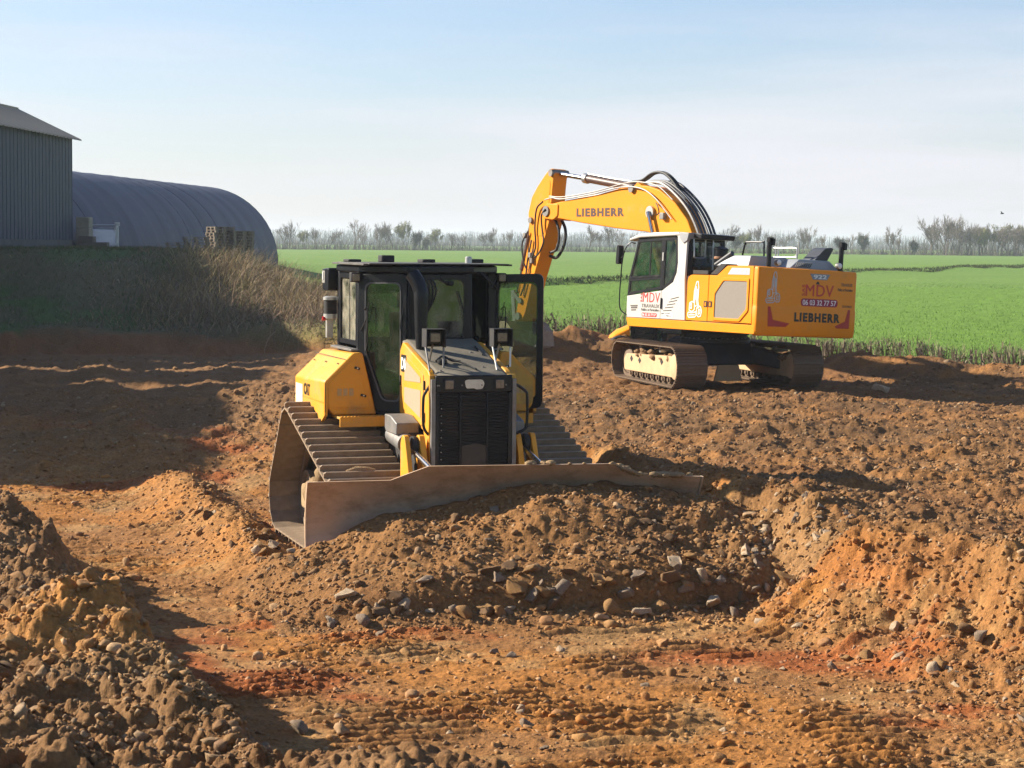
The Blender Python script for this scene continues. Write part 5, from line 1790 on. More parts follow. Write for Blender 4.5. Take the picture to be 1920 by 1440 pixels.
# floor, seat, levers
U(MB().box(-0.45, 1.36, 0.40, W - 0.06, 1.275, 1.32), 'cab_floor', BLKM)
b = MB()
b.prism(round_poly([(-0.15, 1.65), (0.35, 1.65), (0.38, 1.80), (-0.15, 1.78)], 0.05, 3), 'y', 0.58, 1.06)
U(b, 'seat', SEATM, bevel=0.04)
b = MB()
b.prism(round_poly([(-0.12, 1.75), (0.02, 1.75), (-0.10, 2.42), (-0.22, 2.40)], 0.05, 3), 'y', 0.60, 1.04)
U(b, 'backrest', SEATM, bevel=0.05)
b = MB()
b.prism(round_poly([(-0.24, 2.45), (-0.14, 2.45), (-0.16, 2.66), (-0.24, 2.66)], 0.03, 3), 'y', 0.70, 0.94)
U(b, 'headrest', SEATM, bevel=0.03)
for y_ in (0.50, 1.12):
    b = MB()
    b.box(0.05, 0.50, y_ - 0.06, y_ + 0.06, 1.75, 1.95)
    b.tube([(0.45, y_, 1.95), (0.48, y_, 2.08), (0.50, y_, 2.14)], [0.015, 0.02, 0.025], 8)
    U(b, 'control_console', BLKM)
b = MB()
b.box(1.02, 1.05, 0.50, 0.75, 2.10, 2.30)
b.tube([(1.03, 0.50, 2.2), (1.15, 0.40, 2.1)], 0.012, 6)
U(b, 'monitor', BLKM)
b = MB()
b.tube(smooth_path([(1.25, 0.95, 1.35), (1.20, 0.95, 1.85), (1.12, 0.95, 1.90), (1.08, 0.95, 1.85), (1.10, 0.95, 1.35)], 4), 0.014, 6)
b.tube([(1.25, 0.70, 1.90), (0.95, 0.70, 1.90), (0.95, 0.70, 1.35)], 0.012, 6)
U(b, 'foot_rail', BLKM)
U(MB().box(-0.02, 0.02, 1.00, 1.12, 2.20, 2.45), 'sticker', mat('pale_sticker', (0.45, 0.65, 0.68), rough=0.5))
# mirror and front grab rail
b = MB()
b.tube(smooth_path([(1.18, W + 0.02, 2.80), (1.30, W + 0.07, 2.80), (1.42, W + 0.10, 2.66), (1.50, W + 0.10, 2.40), (1.555, W + 0.08, 2.0), (1.56, W + 0.08, 1.6), (1.53, W + 0.06, 1.42), (1.41, W + 0.02, 1.33)], 5), 0.013, 8)
U(b, 'mirror_arm', BLK)
b = MB()
b.prism(round_poly([(1.58, 2.36), (1.68, 2.36), (1.665, 2.74), (1.60, 2.76), (1.565, 2.70)], 0.04, 3), 'y', W + 0.02, W + 0.14)
b.tube([(1.50, W + 0.10, 2.50), (1.62, W + 0.08, 2.50)], 0.012, 6)
U(b, 'wing_mirror', BLK, bevel=0.012)
# cab decals
lettering('company_letters', 'MDV', ((0.86, W + 0.0005, 1.60), (-1, 0, 0), (0, 0, 1), (0, 1, 0)), 0.56, 0.20, DECR, cs, space=1.08)
lettering('company_letters', 'SAS', ((0.88, W + 0.0005, 1.60), (0, 0, 1), (1, 0, 0), (0, 1, 0)), 0.18, 0.06, DECR, cs)
lettering('company_letters', 'TRAVAUX', ((0.90, W + 0.0005, 1.49), (-1, 0, 0), (0, 0, 1), (0, 1, 0)), 0.60, 0.075, DECG, cs, bold=0.01)
lettering('company_letters', 'Publics et Particuliers', ((0.90, W + 0.0005, 1.42), (-1, 0, 0), (0, 0, 1), (0, 1, 0)), 0.60, 0.055, DECG, cs)
U(MBf(round_poly([(0.38, 1.305), (0.88, 1.305), (0.88, 1.385), (0.38, 1.385)], 0.035, 4), fc), 'phone_plate', DECR, cs)
lettering('phone_number', '06 03 32 77 57', ((0.86, W + 0.0045, 1.32), (-1, 0, 0), (0, 0, 1), (0, 1, 0)), 0.46, 0.05, WHITE, cs, bold=0.01)
for k in range(6):
    x0_ = -0.32 + 0.055 * k
    x1_ = x0_ + 0.27
    U(MBf([(x0_, 1.74 - k * 0.068), (x1_, 1.69 - k * 0.060), (x1_, 1.675 - k * 0.060), (x0_, 1.725 - k * 0.068)], fc, 0.0005, 0.003), 'vent_slot', DECALB, cs)
U(MBf([(-0.16, 1.305), (0.14, 1.305), (0.14, 1.385), (-0.16, 1.385)], fc), 'type_label', WHITE, cs)
lettering('type_text', 'R 922 LC', ((0.11, W + 0.0045, 1.325), (-1, 0, 0), (0, 0, 1), (0, 1, 0)), 0.22, 0.038, DECG, cs)
for zz0, zz1, xa, xb in ((1.50, 1.525, 1.27, 1.02), (1.455, 1.49, 1.25, 1.03), (1.41, 1.435, 1.24, 1.07)):
    U(MBf([(xa, zz0), (xb, zz0 + 0.01), (xb + 0.02, zz1 + 0.012), (xa + 0.01, zz1)], fc), 'cab_badge', DECG, cs)

# ---- boom
YB = 0.235
boomp = [(6.10, 3.62), (5.95, 3.72), (5.28, 3.80), (4.15, 3.90), (3.05, 4.07), (2.70, 4.10), (2.25, 4.07), (1.85, 3.98), (1.30, 3.70), (0.85, 3.33), (0.48, 2.75), (0.22, 1.80), (0.10, 1.40),
         (0.38, 1.36), (0.62, 1.85), (0.98, 2.52), (1.50, 2.93), (2.20, 3.09), (3.35, 3.17), (4.61, 3.29), (5.50, 3.39), (5.95, 3.42), (6.10, 3.48)]
b = MB()
b.prism(round_poly(boomp, 0.05, 2), 'y', -YB, YB)
boom = U(b, 'boom', LY, bevel=0.02)
lettering('maker_letters', 'LIEBHERR', ((4.83, YB + 0.001, 3.43), (-1, 0, 0), (0.06, 0, 0.998), (0, 1, 0)), 1.78, 0.185, mat('brown_letters', (0.050, 0.022, 0.018), rough=0.5), boom, bold=0.045, space=1.22)
for (x_, z_, r_) in ((6.0, 3.56, 0.12), (2.09, 3.51, 0.13), (2.79, 4.02, 0.085), (0.22, 1.52, 0.14)):
    b = MB()
    b.cyl((x_, -YB - 0.06, z_), (x_, YB + 0.06, z_), r_, 20)
    pn = U(b, 'pin', STAIN if r_ > 0.12 else GREYM, boom)
U(MB().prism(round_poly([(6.14, 3.40), (5.72, 3.36), (5.55, 3.45), (5.55, 3.72), (6.0, 3.74), (6.16, 3.62)], 0.04, 2), 'y', -YB - 0.025, YB + 0.025), 'boom_nose', LY, boom, bevel=0.015)
U(MB().prism(round_poly([(2.98, 3.98), (2.80, 4.17), (2.55, 4.06)], 0.03, 2), 'y', -0.12, 0.12), 'cylinder_lug', LY, boom, bevel=0.01)
b = MB()
b.tube(smooth_path([(6.05, YB + 0.05, 3.82), (5.75, YB + 0.05, 3.86), (5.35, YB + 0.04, 3.83), (4.15, YB + 0.04, 3.93), (3.2, YB + 0.05, 4.05), (2.45, YB + 0.06, 4.02), (1.9, YB + 0.06, 3.80), (1.30, YB + 0.06, 3.35)], 6), 0.016, 7)
U(b, 'boom_pipe', PIPE, boom)
b = MB()
b.tube(smooth_path([(5.9, YB + 0.03, 3.90), (5.35, YB + 0.02, 3.88), (4.15, YB + 0.02, 3.98), (3.2, YB + 0.02, 4.12), (2.6, YB + 0.03, 4.16), (1.9, YB + 0.02, 4.06), (1.35, YB + 0.02, 3.76)], 6), 0.014, 7)
U(b, 'boom_pipe', PIPE, boom)
b = MB()
b.tube(smooth_path([(5.4, -YB + 0.05, 3.88), (4.15, -YB + 0.05, 3.99), (3.0, -YB + 0.05, 4.16), (2.2, -YB + 0.05, 4.13)], 6), 0.016, 7)
U(b, 'boom_pipe', PIPE, boom)
U(MB().obox((1.62, YB + 0.05, 3.42), (0.07, 0.045, 0.07)), 'boom_lamp', GREYM, boom, bevel=0.01)
# hose bundle over the boom foot
for k in range(6):
    yk = YB - 0.02 - 0.085 * k
    dz_ = 0.05 + 0.02 * (k % 3)
    b = MB()
    b.tube(smooth_path([(2.30, yk, 4.10 + dz_), (1.80, yk, 4.06 + dz_), (1.25, yk, 3.78 + dz_), (0.78, yk, 3.40 + dz_), (0.42, yk, 2.88 + dz_), (0.20, yk, 2.30)], 6), 0.028, 7)
    U(b, 'hydraulic_pipe', PIPE if k % 3 == 0 else LDG, boom)
for yk in (0.02, -0.06):
    b = MB()
    b.tube(smooth_path([(3.15, yk, 4.18), (2.75, yk, 4.22), (2.40, yk, 4.36), (2.05, yk, 4.36), (1.75, yk, 4.22), (1.45, yk, 3.98)], 6), 0.030, 8)
    U(b, 'hydraulic_hose', RUBBER, boom)
b = MB()
b.tube(smooth_path([(1.9, YB + 0.03, 3.70), (1.75, YB + 0.10, 3.62), (1.72, YB + 0.08, 3.5), (1.85, YB + 0.03, 3.45)], 5), 0.014, 6)
U(b, 'hydraulic_hose', RUBBER, boom)
# lift cylinders
for s in (-1, 1):
    y_ = s * (YB + 0.085)
    b = MB()
    b.cyl((2.09, y_, 3.51), (1.72, y_, 2.66), 0.043, 12)
    U(b, 'lift_rod', CHROME)
    b = MB()
    b.cyl((1.75, y_, 2.73), (1.02, y_, 1.32), 0.085, 16)
    U(b, 'lift_cylinder', LY)
# stick cylinder
b = MB()
b.cyl((5.93, 0, 4.43), (4.60, 0, 4.27), 0.052, 14)
U(b, 'stick_rod', CHROME)
b = MB()
b.tube([(4.92, 0, 4.31), (4.90, 0, 4.308), (4.78, 0, 4.292), (4.77, 0, 4.29)], [0.095, 0.115, 0.115, 0.09], 16)
U(b, 'cylinder_head', STAIN)
b = MB()
b.cyl((4.78, 0, 4.292), (2.86, 0, 4.04), 0.088, 16)
U(b, 'stick_cylinder', CYLM)
b = MB()
b.tube(smooth_path([(4.75, 0.03, 4.40), (4.3, 0.05, 4.34), (3.7, 0.04, 4.26), (3.3, 0.02, 4.22), (3.05, 0.02, 4.18)], 5), 0.020, 7)
U(b, 'hydraulic_pipe', STAIN)
# ---- stick
YS = 0.19
stp = [(5.86, 4.46), (5.93, 4.54), (6.04, 4.54), (6.22, 4.41), (6.52, 4.14), (6.73, 3.90), (6.85, 3.52), (6.80, 3.30), (6.78, 2.90), (7.00, 2.0), (7.16, 1.20), (7.12, 1.02), (6.92, 1.00), (6.78, 1.20), (6.53, 1.98), (6.16, 2.83), (5.98, 3.30), (5.92, 3.60), (5.90, 4.10)]
b = MB()
b.prism(round_poly(stp, 0.04, 2), 'y', -YS, YS)
stick = U(b, 'stick', LY, bevel=0.018)
U(MB().prism(round_poly([(5.98, 4.24), (6.10, 4.30), (6.45, 3.98), (6.62, 3.50), (6.50, 3.0), (6.18, 3.0), (6.02, 3.55)], 0.06, 3), 'y', YS - 0.002, YS + 0.008), 'stick_plate', LY, stick, bevel=0.004)
for x_, z_, r_ in ((5.95, 4.44, 0.085), (6.0, 3.56, 0.13), (7.04, 1.12, 0.09), (6.70, 3.36, 0.07), (6.98, 1.48, 0.07)):
    U(MB().cyl((x_, -YS - 0.05, z_), (x_, YS + 0.05, z_), r_, 18), 'pin', GREYM, stick)
for pts in ([(6.12, YS + 0.10, 3.78), (6.40, YS + 0.07, 3.62), (6.47, YS + 0.05, 3.2), (6.42, YS + 0.04, 2.75), (6.55, YS + 0.06, 2.45)],
            [(5.98, YS + 0.12, 3.60), (6.18, YS + 0.08, 3.45), (6.14, YS + 0.06, 3.1), (6.02, YS + 0.10, 2.85), (6.15, YS + 0.12, 2.60), (6.40, YS + 0.07, 2.50)],
            [(6.75, YS + 0.05, 3.1), (6.90, YS + 0.10, 2.8), (6.80, YS + 0.10, 2.4), (6.70, YS + 0.06, 2.2)],
            [(6.60, YS + 0.04, 2.9), (6.70, YS + 0.06, 2.4), (6.78, YS + 0.05, 1.9), (6.92, YS + 0.06, 1.6)]):
    U(MB().tube(smooth_path(pts, 6), 0.020, 7), 'hydraulic_hose', RUBBER, stick)
U(MB().tube(smooth_path([(6.55, YS + 0.03, 2.7), (6.68, YS + 0.03, 2.2), (6.85, YS + 0.03, 1.6)], 5), 0.014, 6), 'stick_pipe', STAIN, stick)
for x_, z_ in ((6.62, 2.55), (6.55, 2.42), (6.88, 3.0)):
    U(MB().obox((x_, YS + 0.04, z_), (0.05, 0.035, 0.06)), 'valve_block', GREYM, stick, bevel=0.008)
U(MB().tube(smooth_path([(5.95, -0.10, 3.45), (5.72, -0.10, 3.15), (5.72, -0.08, 2.80), (5.95, -0.06, 2.52), (6.22, -0.05, 2.55)], 6), 0.035, 8), 'hydraulic_hose', RUBBER, stick)
U(MB().tube(smooth_path([(5.98, 0.05, 3.45), (5.76, 0.05, 3.10), (5.80, 0.05, 2.72), (6.10, 0.03, 2.62)], 6), 0.030, 8), 'hydraulic_hose', RUBBER, stick)
# bucket cylinder in front of the stick
b = MB()
b.cyl((6.90, 0, 3.38), (7.26, 0, 2.20), 0.075, 14)
U(b, 'bucket_cylinder', CYLM)
U(MB().cyl((7.25, 0, 2.24), (7.42, 0, 1.66), 0.045, 12), 'bucket_rod', CHROME)
b = MB()
for y_ in (-0.16, 0.16):
    b.prism(round_poly([(7.36, 1.72), (7.48, 1.70), (7.06, 1.40), (6.94, 1.44)], 0.03, 2), 'y', y_ - 0.025, y_ + 0.025)
    b.prism(round_poly([(7.36, 1.74), (7.50, 1.70), (7.36, 0.92), (7.24, 0.94)], 0.03, 2), 'y', y_ * 0.8 - 0.02, y_ * 0.8 + 0.02)
U(b, 'bucket_linkage', GREYM, bevel=0.006)
# bucket: curved shell, side plates, teeth
b = MB()
prof_b = [(7.28, 0.98), (7.02, 1.00), (6.72, 0.80), (6.62, 0.45), (6.74, 0.12), (7.02, -0.02), (7.40, 0.02)]
inner_b = [(7.24, 0.94), (7.03, 0.95), (6.77, 0.78), (6.67, 0.45), (6.78, 0.16), (7.03, 0.03), (7.40, 0.05)]
poly = prof_b + inner_b[::-1]
b.prism(poly, 'y', -0.55, 0.55)
for y_ in (-0.58, 0.55):
    b.prism(prof_b, 'y', y_, y_ + 0.03)
U(b, 'bucket', STEEL, bevel=0.006)
for k in range(5):
    y_ = -0.5 + 0.25 * k
    U(MB().loft([[(7.36, y_ - 0.05, -0.01), (7.36, y_ + 0.05, -0.01), (7.36, y_ + 0.05, 0.07), (7.36, y_ - 0.05, 0.07)], [(7.60, y_ - 0.03, 0.035), (7.60, y_ + 0.03, 0.035), (7.60, y_ + 0.03, 0.06), (7.60, y_ - 0.03, 0.06)]]), 'bucket_tooth', STEELB)

# ================================================================== VEGETATION
def blades(base, length, width, lean, azim, bend, cols, segs=2, tip=0.15):
    """Many thin upright strips in one mesh: base (n,3), curved by lean and bend towards azim."""
    n = len(base)
    t = np.linspace(0, 1, segs + 1)
    ax, ay = np.cos(azim), np.sin(azim)
    rnd = np.random.default_rng(len(base)).uniform(0, 2 * pi, n)
    wx, wy = np.cos(rnd), np.sin(rnd)
    V, C = [], []
    for k, tk in enumerate(t):
        ang = lean + bend * tk
        r = length * tk * np.sin(ang)
        h = length * tk * np.cos(ang)
        w = width * (1 - (1 - tip) * tk) * 0.5
        c = np.stack([base[:, 0] + ax * r, base[:, 1] + ay * r, base[:, 2] + h], 1)
        e = np.stack([wx * w, wy * w, np.zeros(n)], 1)
        V += [c - e, c + e]
    V = np.stack(V, 1)                                       # n, 2(segs+1), 3
    k = V.shape[1]
    f = []
    for i in range(segs):
        f.append([2 * i, 2 * i + 1, 2 * i + 3, 2 * i + 2])
    F = (np.array(f)[None] + (np.arange(n) * k)[:, None, None]).reshape(-1, 4)
    return V.reshape(-1, 3), F, np.repeat(cols, k, 0)


plant_mat = mat('dry_plants', (1, 1, 1), attr=0.2, scale=3.0, rough=0.85, spec=0.15)
leaf_mat = mat('grass_blades', (1, 1, 1), attr=0.15, scale=3.0, rough=0.7, spec=0.25)
_r = np.random.default_rng(61)

# ---- young cereal near the hedge: blades over the first strip of field
n = 75000
gy = 42 + (125 - 42) * _r.random(n) ** 2.3
gx = gy * np.tan(_r.uniform(-10, 16, n) * pi / 180)
k = (gy > field_line(gx) + 0.3) & ((gx > -6.5) | (gy > 75))
gx, gy = gx[k], gy[k]
e_ = emb_e(gx, gy, 0.0)
k = e_ < 0.35
gx, gy = gx[k], gy[k]
gz = ground_h(gx, gy) - 0.02
pal = np.array([(0.130, 0.245, 0.030), (0.108, 0.212, 0.026), (0.165, 0.270, 0.044), (0.090, 0.180, 0.024)])
gc = pal[_r.integers(0, 4, len(gx))] * _r.uniform(0.8, 1.2, (len(gx), 1))
V_, F_, C_ = blades(np.stack([gx, gy, gz], 1), _r.uniform(0.04, 0.10, len(gx)), _r.uniform(0.012, 0.030, len(gx)), _r.uniform(0, 0.5, len(gx)), _r.uniform(0, 6.28, len(gx)), _r.uniform(0, 0.6, len(gx)), gc, 1)
tag(link_mesh('young_wheat', mesh_np('young_wheat', V_, F_, C_), leaf_mat), 'short green young wheat covering the near part of the field', 'wheat', kind='stuff')

# ---- balk of longer grass across the field, its face's shade put into the colour
n = 16000
bx = _r.uniform(-8, 105, n)
by = 103 + 2.05 * bx - 6 * (0.5 - fbm(bx * 0.06, (103 + 2.05 * bx) * 0.06, 2, 78)) + _r.normal(0.8, 0.7, n)
k = (by > 70) & (by < 320)
bx, by = bx[k], by[k]
bc = np.array([(0.055, 0.062, 0.022), (0.075, 0.075, 0.030), (0.040, 0.060, 0.018)])[_r.integers(0, 3, len(bx))] * _r.uniform(0.8, 1.2, (len(bx), 1))
V_, F_, C_ = blades(np.stack([bx, by, field_h(bx, by) - 0.03], 1), _r.uniform(0.10, 0.30, len(bx)), _r.uniform(0.03, 0.08, len(bx)), _r.uniform(0, 0.4, len(bx)), _r.uniform(0, 6.28, len(bx)), _r.uniform(0, 0.6, len(bx)), bc, 1)
tag(link_mesh('balk_grass', mesh_np('balk_grass', V_, F_, C_), plant_mat), 'rank grass with shade painted into its colour on the low balk crossing the field', 'grass', kind='stuff')

# ---- embankment: dead grass, brambles
def emb_pts(n, seed, y0=56.6, y1=86, x0=-24, x1=-3.5):
    r = np.random.default_rng(seed)
    x, y = r.uniform(x0, x1, n), y0 + (y1 - y0) * r.random(n) ** 1.25
    e = emb_e(x, y, fbm(x * 0.35, y * 0.35, 3, 31) - 0.5)
    n1 = fbm(x * 0.9, y * 0.9, 4, 3) - 0.5
    e2 = 1 - sstep(-7.2, -4.2, x * 70.0 / y)
    k = ((y + n1 * 2 > 59.8) & (e > r.random(n) * 0.5 + 0.03)) | ((e2 > r.random(n) * 0.8) & (y < 76) & (y > field_line(x) - 0.2) & (e < 0.4))
    return x[k], y[k], r


x, y, r = emb_pts(54000, 71)
z = ground_h(x, y, False)
tall = sstep(-13.5, -10.5, x) * sstep(60, 63, y)
dry = np.clip(tall * 1.1 - 0.12 + (fbm(x * 0.5, y * 0.5, 3, 88) - 0.5) * 0.9, 0, 1)
Ln = (0.20 + 0.68 * tall * (0.5 + r.random(len(x)))) * r.uniform(0.6, 1.3, len(x))
pd = np.array([(0.46, 0.36, 0.20), (0.38, 0.285, 0.16), (0.30, 0.22, 0.135), (0.25, 0.20, 0.14), (0.40, 0.33, 0.14)])
pg = np.array([(0.095, 0.145, 0.045), (0.120, 0.130, 0.060), (0.175, 0.155, 0.09), (0.075, 0.155, 0.038), (0.20, 0.175, 0.11)])
pick = r.random(len(x)) < dry
cc = np.where(pick[:, None], pd[r.integers(0, 5, len(x))], pg[r.integers(0, 5, len(x))]) * r.uniform(0.7, 1.2, (len(x), 1))
V_, F_, C_ = blades(np.stack([x, y, z - 0.04], 1), Ln, r.uniform(0.012, 0.035, len(x)), r.uniform(0.05, 0.7, len(x)), r.normal(-1.2, 1.2, len(x)), r.uniform(0.1, 1.1, len(x)), cc, 2)
tag(link_mesh('dead_grass', mesh_np('dead_grass', V_, F_, C_), plant_mat), 'tangled dead grass and weeds on the embankment', 'grass', kind='stuff')
x, y, r = emb_pts(11000, 72, x0=-14, x1=-3.2)
z = ground_h(x, y, False)
cc = np.array([(0.235, 0.150, 0.095), (0.30, 0.20, 0.125), (0.17, 0.115, 0.085), (0.36, 0.27, 0.17)])[r.integers(0, 4, len(x))] * r.uniform(0.7, 1.2, (len(x), 1))
big = sstep(-13, -9, x)
V_, F_, C_ = blades(np.stack([x, y, z - 0.05], 1), r.uniform(0.5, 1.0, len(x)) * (0.5 + 1.0 * big), r.uniform(0.010, 0.022, len(x)), r.uniform(0.0, 0.5, len(x)), r.uniform(0, 6.28, len(x)), r.uniform(0.3, 2.0, len(x)), cc, 5, 0.5)
tag(link_mesh('brambles', mesh_np('brambles', V_, F_, C_), plant_mat), 'leafless bramble thicket on the embankment end', 'brambles', kind='stuff')


# ---- clipped hedge between the dig and the field
def twig_mesh(name, pts, hgt, seed, thick=0.02, twigs=9, colp=None, leaf=0.0):
    r = np.random.default_rng(seed)
    B, Ls, Wd, Le, Az, Be, Cc = [], [], [], [], [], [], []
    colp = np.array([(0.26, 0.20, 0.145), (0.19, 0.15, 0.11), (0.33, 0.265, 0.195), (0.14, 0.115, 0.08)]) if colp is None else colp
    for (px_, py_, pz_), h in zip(pts, hgt):
        az0 = r.uniform(0, 6.28)
        le0 = abs(r.normal(0, 0.18))
        B.append((px_, py_, pz_)); Ls.append(h); Wd.append(thick * r.uniform(1.0, 2.2)); Le.append(le0); Az.append(az0); Be.append(r.normal(0, 0.2)); Cc.append(colp[r.integers(0, len(colp))])
        for _ in range(twigs):
            t = r.uniform(0.15, 0.95)
            B.append((px_ + cos(az0) * sin(le0) * h * t, py_ + sin(az0) * sin(le0) * h * t, pz_ + h * t * cos(le0)))
            Ls.append(h * r.uniform(0.25, 0.55)); Wd.append(thick * r.uniform(0.35, 0.8)); Le.append(r.uniform(0.2, 1.3)); Az.append(r.uniform(0, 6.28)); Be.append(r.normal(0, 0.5)); Cc.append(colp[r.integers(0, len(colp))] * r.uniform(0.8, 1.3))
    V_, F_, C_ = blades(np.array(B), np.array(Ls), np.array(Wd), np.array(Le), np.array(Az), np.array(Be), np.array(Cc), 2, 0.45)
    if leaf > 0:
        n_ = int(len(pts) * leaf)
        i_ = r.integers(0, len(pts), n_)
        P_ = np.array(pts)[i_] + np.stack([r.normal(0, 0.12, n_), r.normal(0, 0.12, n_), r.uniform(0.05, 0.9, n_) * np.array(hgt)[i_]], 1)
        V2, F2, C2 = blades(P_, r.uniform(0.05, 0.10, n_), r.uniform(0.04, 0.08, n_), r.uniform(0.3, 2.0, n_), r.uniform(0, 6.28, n_), r.uniform(0, 0.5, n_), np.array([(0.045, 0.075, 0.028), (0.07, 0.10, 0.035)])[r.integers(0, 2, n_)], 1, 0.3)
        F_ = np.concatenate([F_, F2 + len(V_)])
        V_ = np.concatenate([V_, V2])
        C_ = np.concatenate([C_, C2])
    return mesh_np(name, V_, F_, C_)


def hedge(name, x0, x1, n, hm, label, seed, leaf, off=0.25):
    r = np.random.default_rng(seed)
    x = r.uniform(x0, x1, n)
    y = field_line(x) + off + r.normal(0, 0.16, n)
    z = ground_h(x, y, False) - 0.03
    xm, ym = (x0 + x1) / 2, float(field_line(np.array([(x0 + x1) / 2]))[0]) + off
    zm = float(z.mean())
    root = empty(name, (xm, ym, zm), 0, label, 'hedge')
    h = hm * r.uniform(0.75, 1.15, n) * (0.75 + 0.5 * fbm(x * 0.9, x * 0.0, 2, seed))
    P = np.stack([x - xm, y - ym, z - zm], 1)
    st = link_mesh('hedge_stem', twig_mesh('hedge_stem', P[: n // 4], h[: n // 4], seed + 1, 0.040, 3), plant_mat, root)
    st['kind'] = 'stuff'
    tw = link_mesh('hedge_twigs', twig_mesh('hedge_twigs', P, h, seed + 2, 0.014, 10, None, leaf), plant_mat, root)
    tw['kind'] = 'stuff'
    return root


hedge('clipped_hedge', -1.2, 3.6, 260, 0.62, 'bushy bare hedge with dark leaf tufts beyond the earth heap left of the excavator', 301, 9)
hedge('clipped_hedge', 5.4, 12.6, 520, 0.46, 'low hacked hedge of grey stems along the field right of the excavator', 311, 1.2)


# ---- far trees
def tree_mesh(seed, height, spread, levels=5, ivy=False, bud=False):
    """Bare tree grown by branching; returns trunk mesh and crown mesh (unit is metres)."""
    r = np.random.default_rng(seed)
    seg = []

    def grow(p, d, L_, rad, lv):
        steps = 3
        for i in range(steps):
            d = d + r.normal(0, 0.12, 3) + np.array([0, 0, 0.10])
            d /= np.linalg.norm(d)
            q = p + d * L_ / steps
            seg.append((p, q, rad, rad * 0.86, lv))
            p = q
            rad *= 0.86
            if lv < levels and (i > 0 or lv > 0):
                for _ in range(2 if lv == 0 else r.integers(0, 3)):
                    a = r.normal(0, 1, 3)
                    a -= d * (a @ d)
                    a /= np.linalg.norm(a) + 1e-9
                    nd = d * cos(spread) + a * sin(spread)
                    grow(p, nd, L_ * r.uniform(0.62, 0.98) * (1.15 if lv == 0 else 0.82), rad * 0.60, lv + 1)
        if lv < levels:
            grow(p, d, L_ * 0.7, rad * 0.8, lv + 1)

    grow(np.zeros(3), np.array([r.normal(0, 0.05), r.normal(0, 0.05), 1.0]), height * 0.34, height * 0.024, 0)
    top = max(s[1][2] for s in seg)
    k = height / top
    out = []
    for part in (0, 1):
        V, F, C = [], [], []
        o = 0
        for p, q, r0, r1, lv in seg:
            if (lv <= 1) != (part == 0):
                continue
            p, q = p * k, q * k
            d = q - p
            u = np.cross(d, (0.3, 0.5, 1.0))
            u /= np.linalg.norm(u) + 1e-9
            w = np.cross(d, u)
            w /= np.linalg.norm(w) + 1e-9
            mn = 0.026
            for c, rr in ((p, max(r0 * k, mn)), (q, max(r1 * k, mn))):
                for a in (0, 2.094, 4.189):
                    V.append(c + (u * cos(a) + w * sin(a)) * rr)
            for j in range(3):
                F.append((o + j, o + (j + 1) % 3, o + 3 + (j + 1) % 3, o + 3 + j))
            g = r.uniform(0.85, 1.15)
            col = np.array((0.115, 0.095, 0.078)) if lv < 3 else np.array((0.150, 0.120, 0.098))
            if bud and lv >= 4:
                col = np.array((0.23, 0.22, 0.09))
            C += [col * g] * 6
            o += 6
        V, F, C = np.array(V), np.array(F), np.array(C)
        if part == 1 and (ivy or bud):
            cand = [s for s in seg if (s[4] <= 2 if ivy else s[4] >= 4)]
            n_ = 2600 if ivy else 1500
            idx = r.integers(0, len(cand), n_)
            P_ = np.array([cand[i][1] * k for i in idx]) + r.normal(0, 0.28 if ivy else 0.15, (n_, 3))
            cl = np.array([(0.022, 0.036, 0.018), (0.035, 0.050, 0.022)]) if ivy else np.array([(0.20, 0.20, 0.07), (0.16, 0.17, 0.06)])
            V2, F2, C2 = blades(P_, r.uniform(0.12, 0.24, n_), r.uniform(0.12, 0.22, n_), r.uniform(0, 3, n_), r.uniform(0, 6.28, n_), r.uniform(0, 0.5, n_), cl[r.integers(0, 2, n_)], 1, 0.6)
            F = np.concatenate([F, F2 + len(V)])
            V = np.concatenate([V, V2])
            C = np.concatenate([C, C2])
        out.append(mesh_np('trunk' if part == 0 else 'crown', V, F, C))
    return out


KINDS = {}
for kk in range(5):
    KINDS['bare%d' % kk] = tree_mesh(500 + kk, 7.0, [0.42, 0.55, 0.48, 0.36, 0.62][kk], 4)
for kk in range(2):
    KINDS['ivy%d' % kk] = tree_mesh(520 + kk, 5.0, 0.6, 4, ivy=True)
    KINDS['bud%d' % kk] = tree_mesh(530 + kk, 7.0, 0.5, 5, bud=True)
TREE_LABEL = {'bare': ('bare leafless tree in the far hedgerow beyond the green field', 'bare trees in the far hedgerow'),
              'ivy': ('dark ivy-covered tree in the far hedgerow beyond the green field', 'ivy trees in the far hedgerow'),
              'bud': ('budding yellow-green tree in the far hedgerow beyond the green field', 'budding trees in the far hedgerow'),
              'wood': ('bare tree at the edge of the far wood', 'trees of the far wood'),
              'woodbud': ('yellowish budding tree in the far wood', 'budding trees of the far wood')}


def plant_tree(kind, x, y, h, rz, lab):
    tm, cm = KINDS[kind]
    base = 5.0 if kind.startswith('ivy') else 7.0
    s = h / base
    hw_ = 'tall' if h > 6.4 else 'mid-height' if h > 5.0 else 'short'
    if lab.startswith('wood'):
        hw_ = 'very tall' if h > 9.2 else 'broad' if h > 8.0 else 'lower'
    lb_ = (hw_ + ' ' + TREE_LABEL[lab][0], hw_ + ' ' + TREE_LABEL[lab][1])
    root = empty('tree', (x, y, float(field_h(np.array([x]), np.array([y]))[0]) - 0.1), rz, lb_[0], 'tree', lb_[1])
    root.scale = (s, s, s)
    link_mesh('trunk', tm, plant_mat, root)
    link_mesh('crown', cm, plant_mat, root)


_t = random.Random(3)
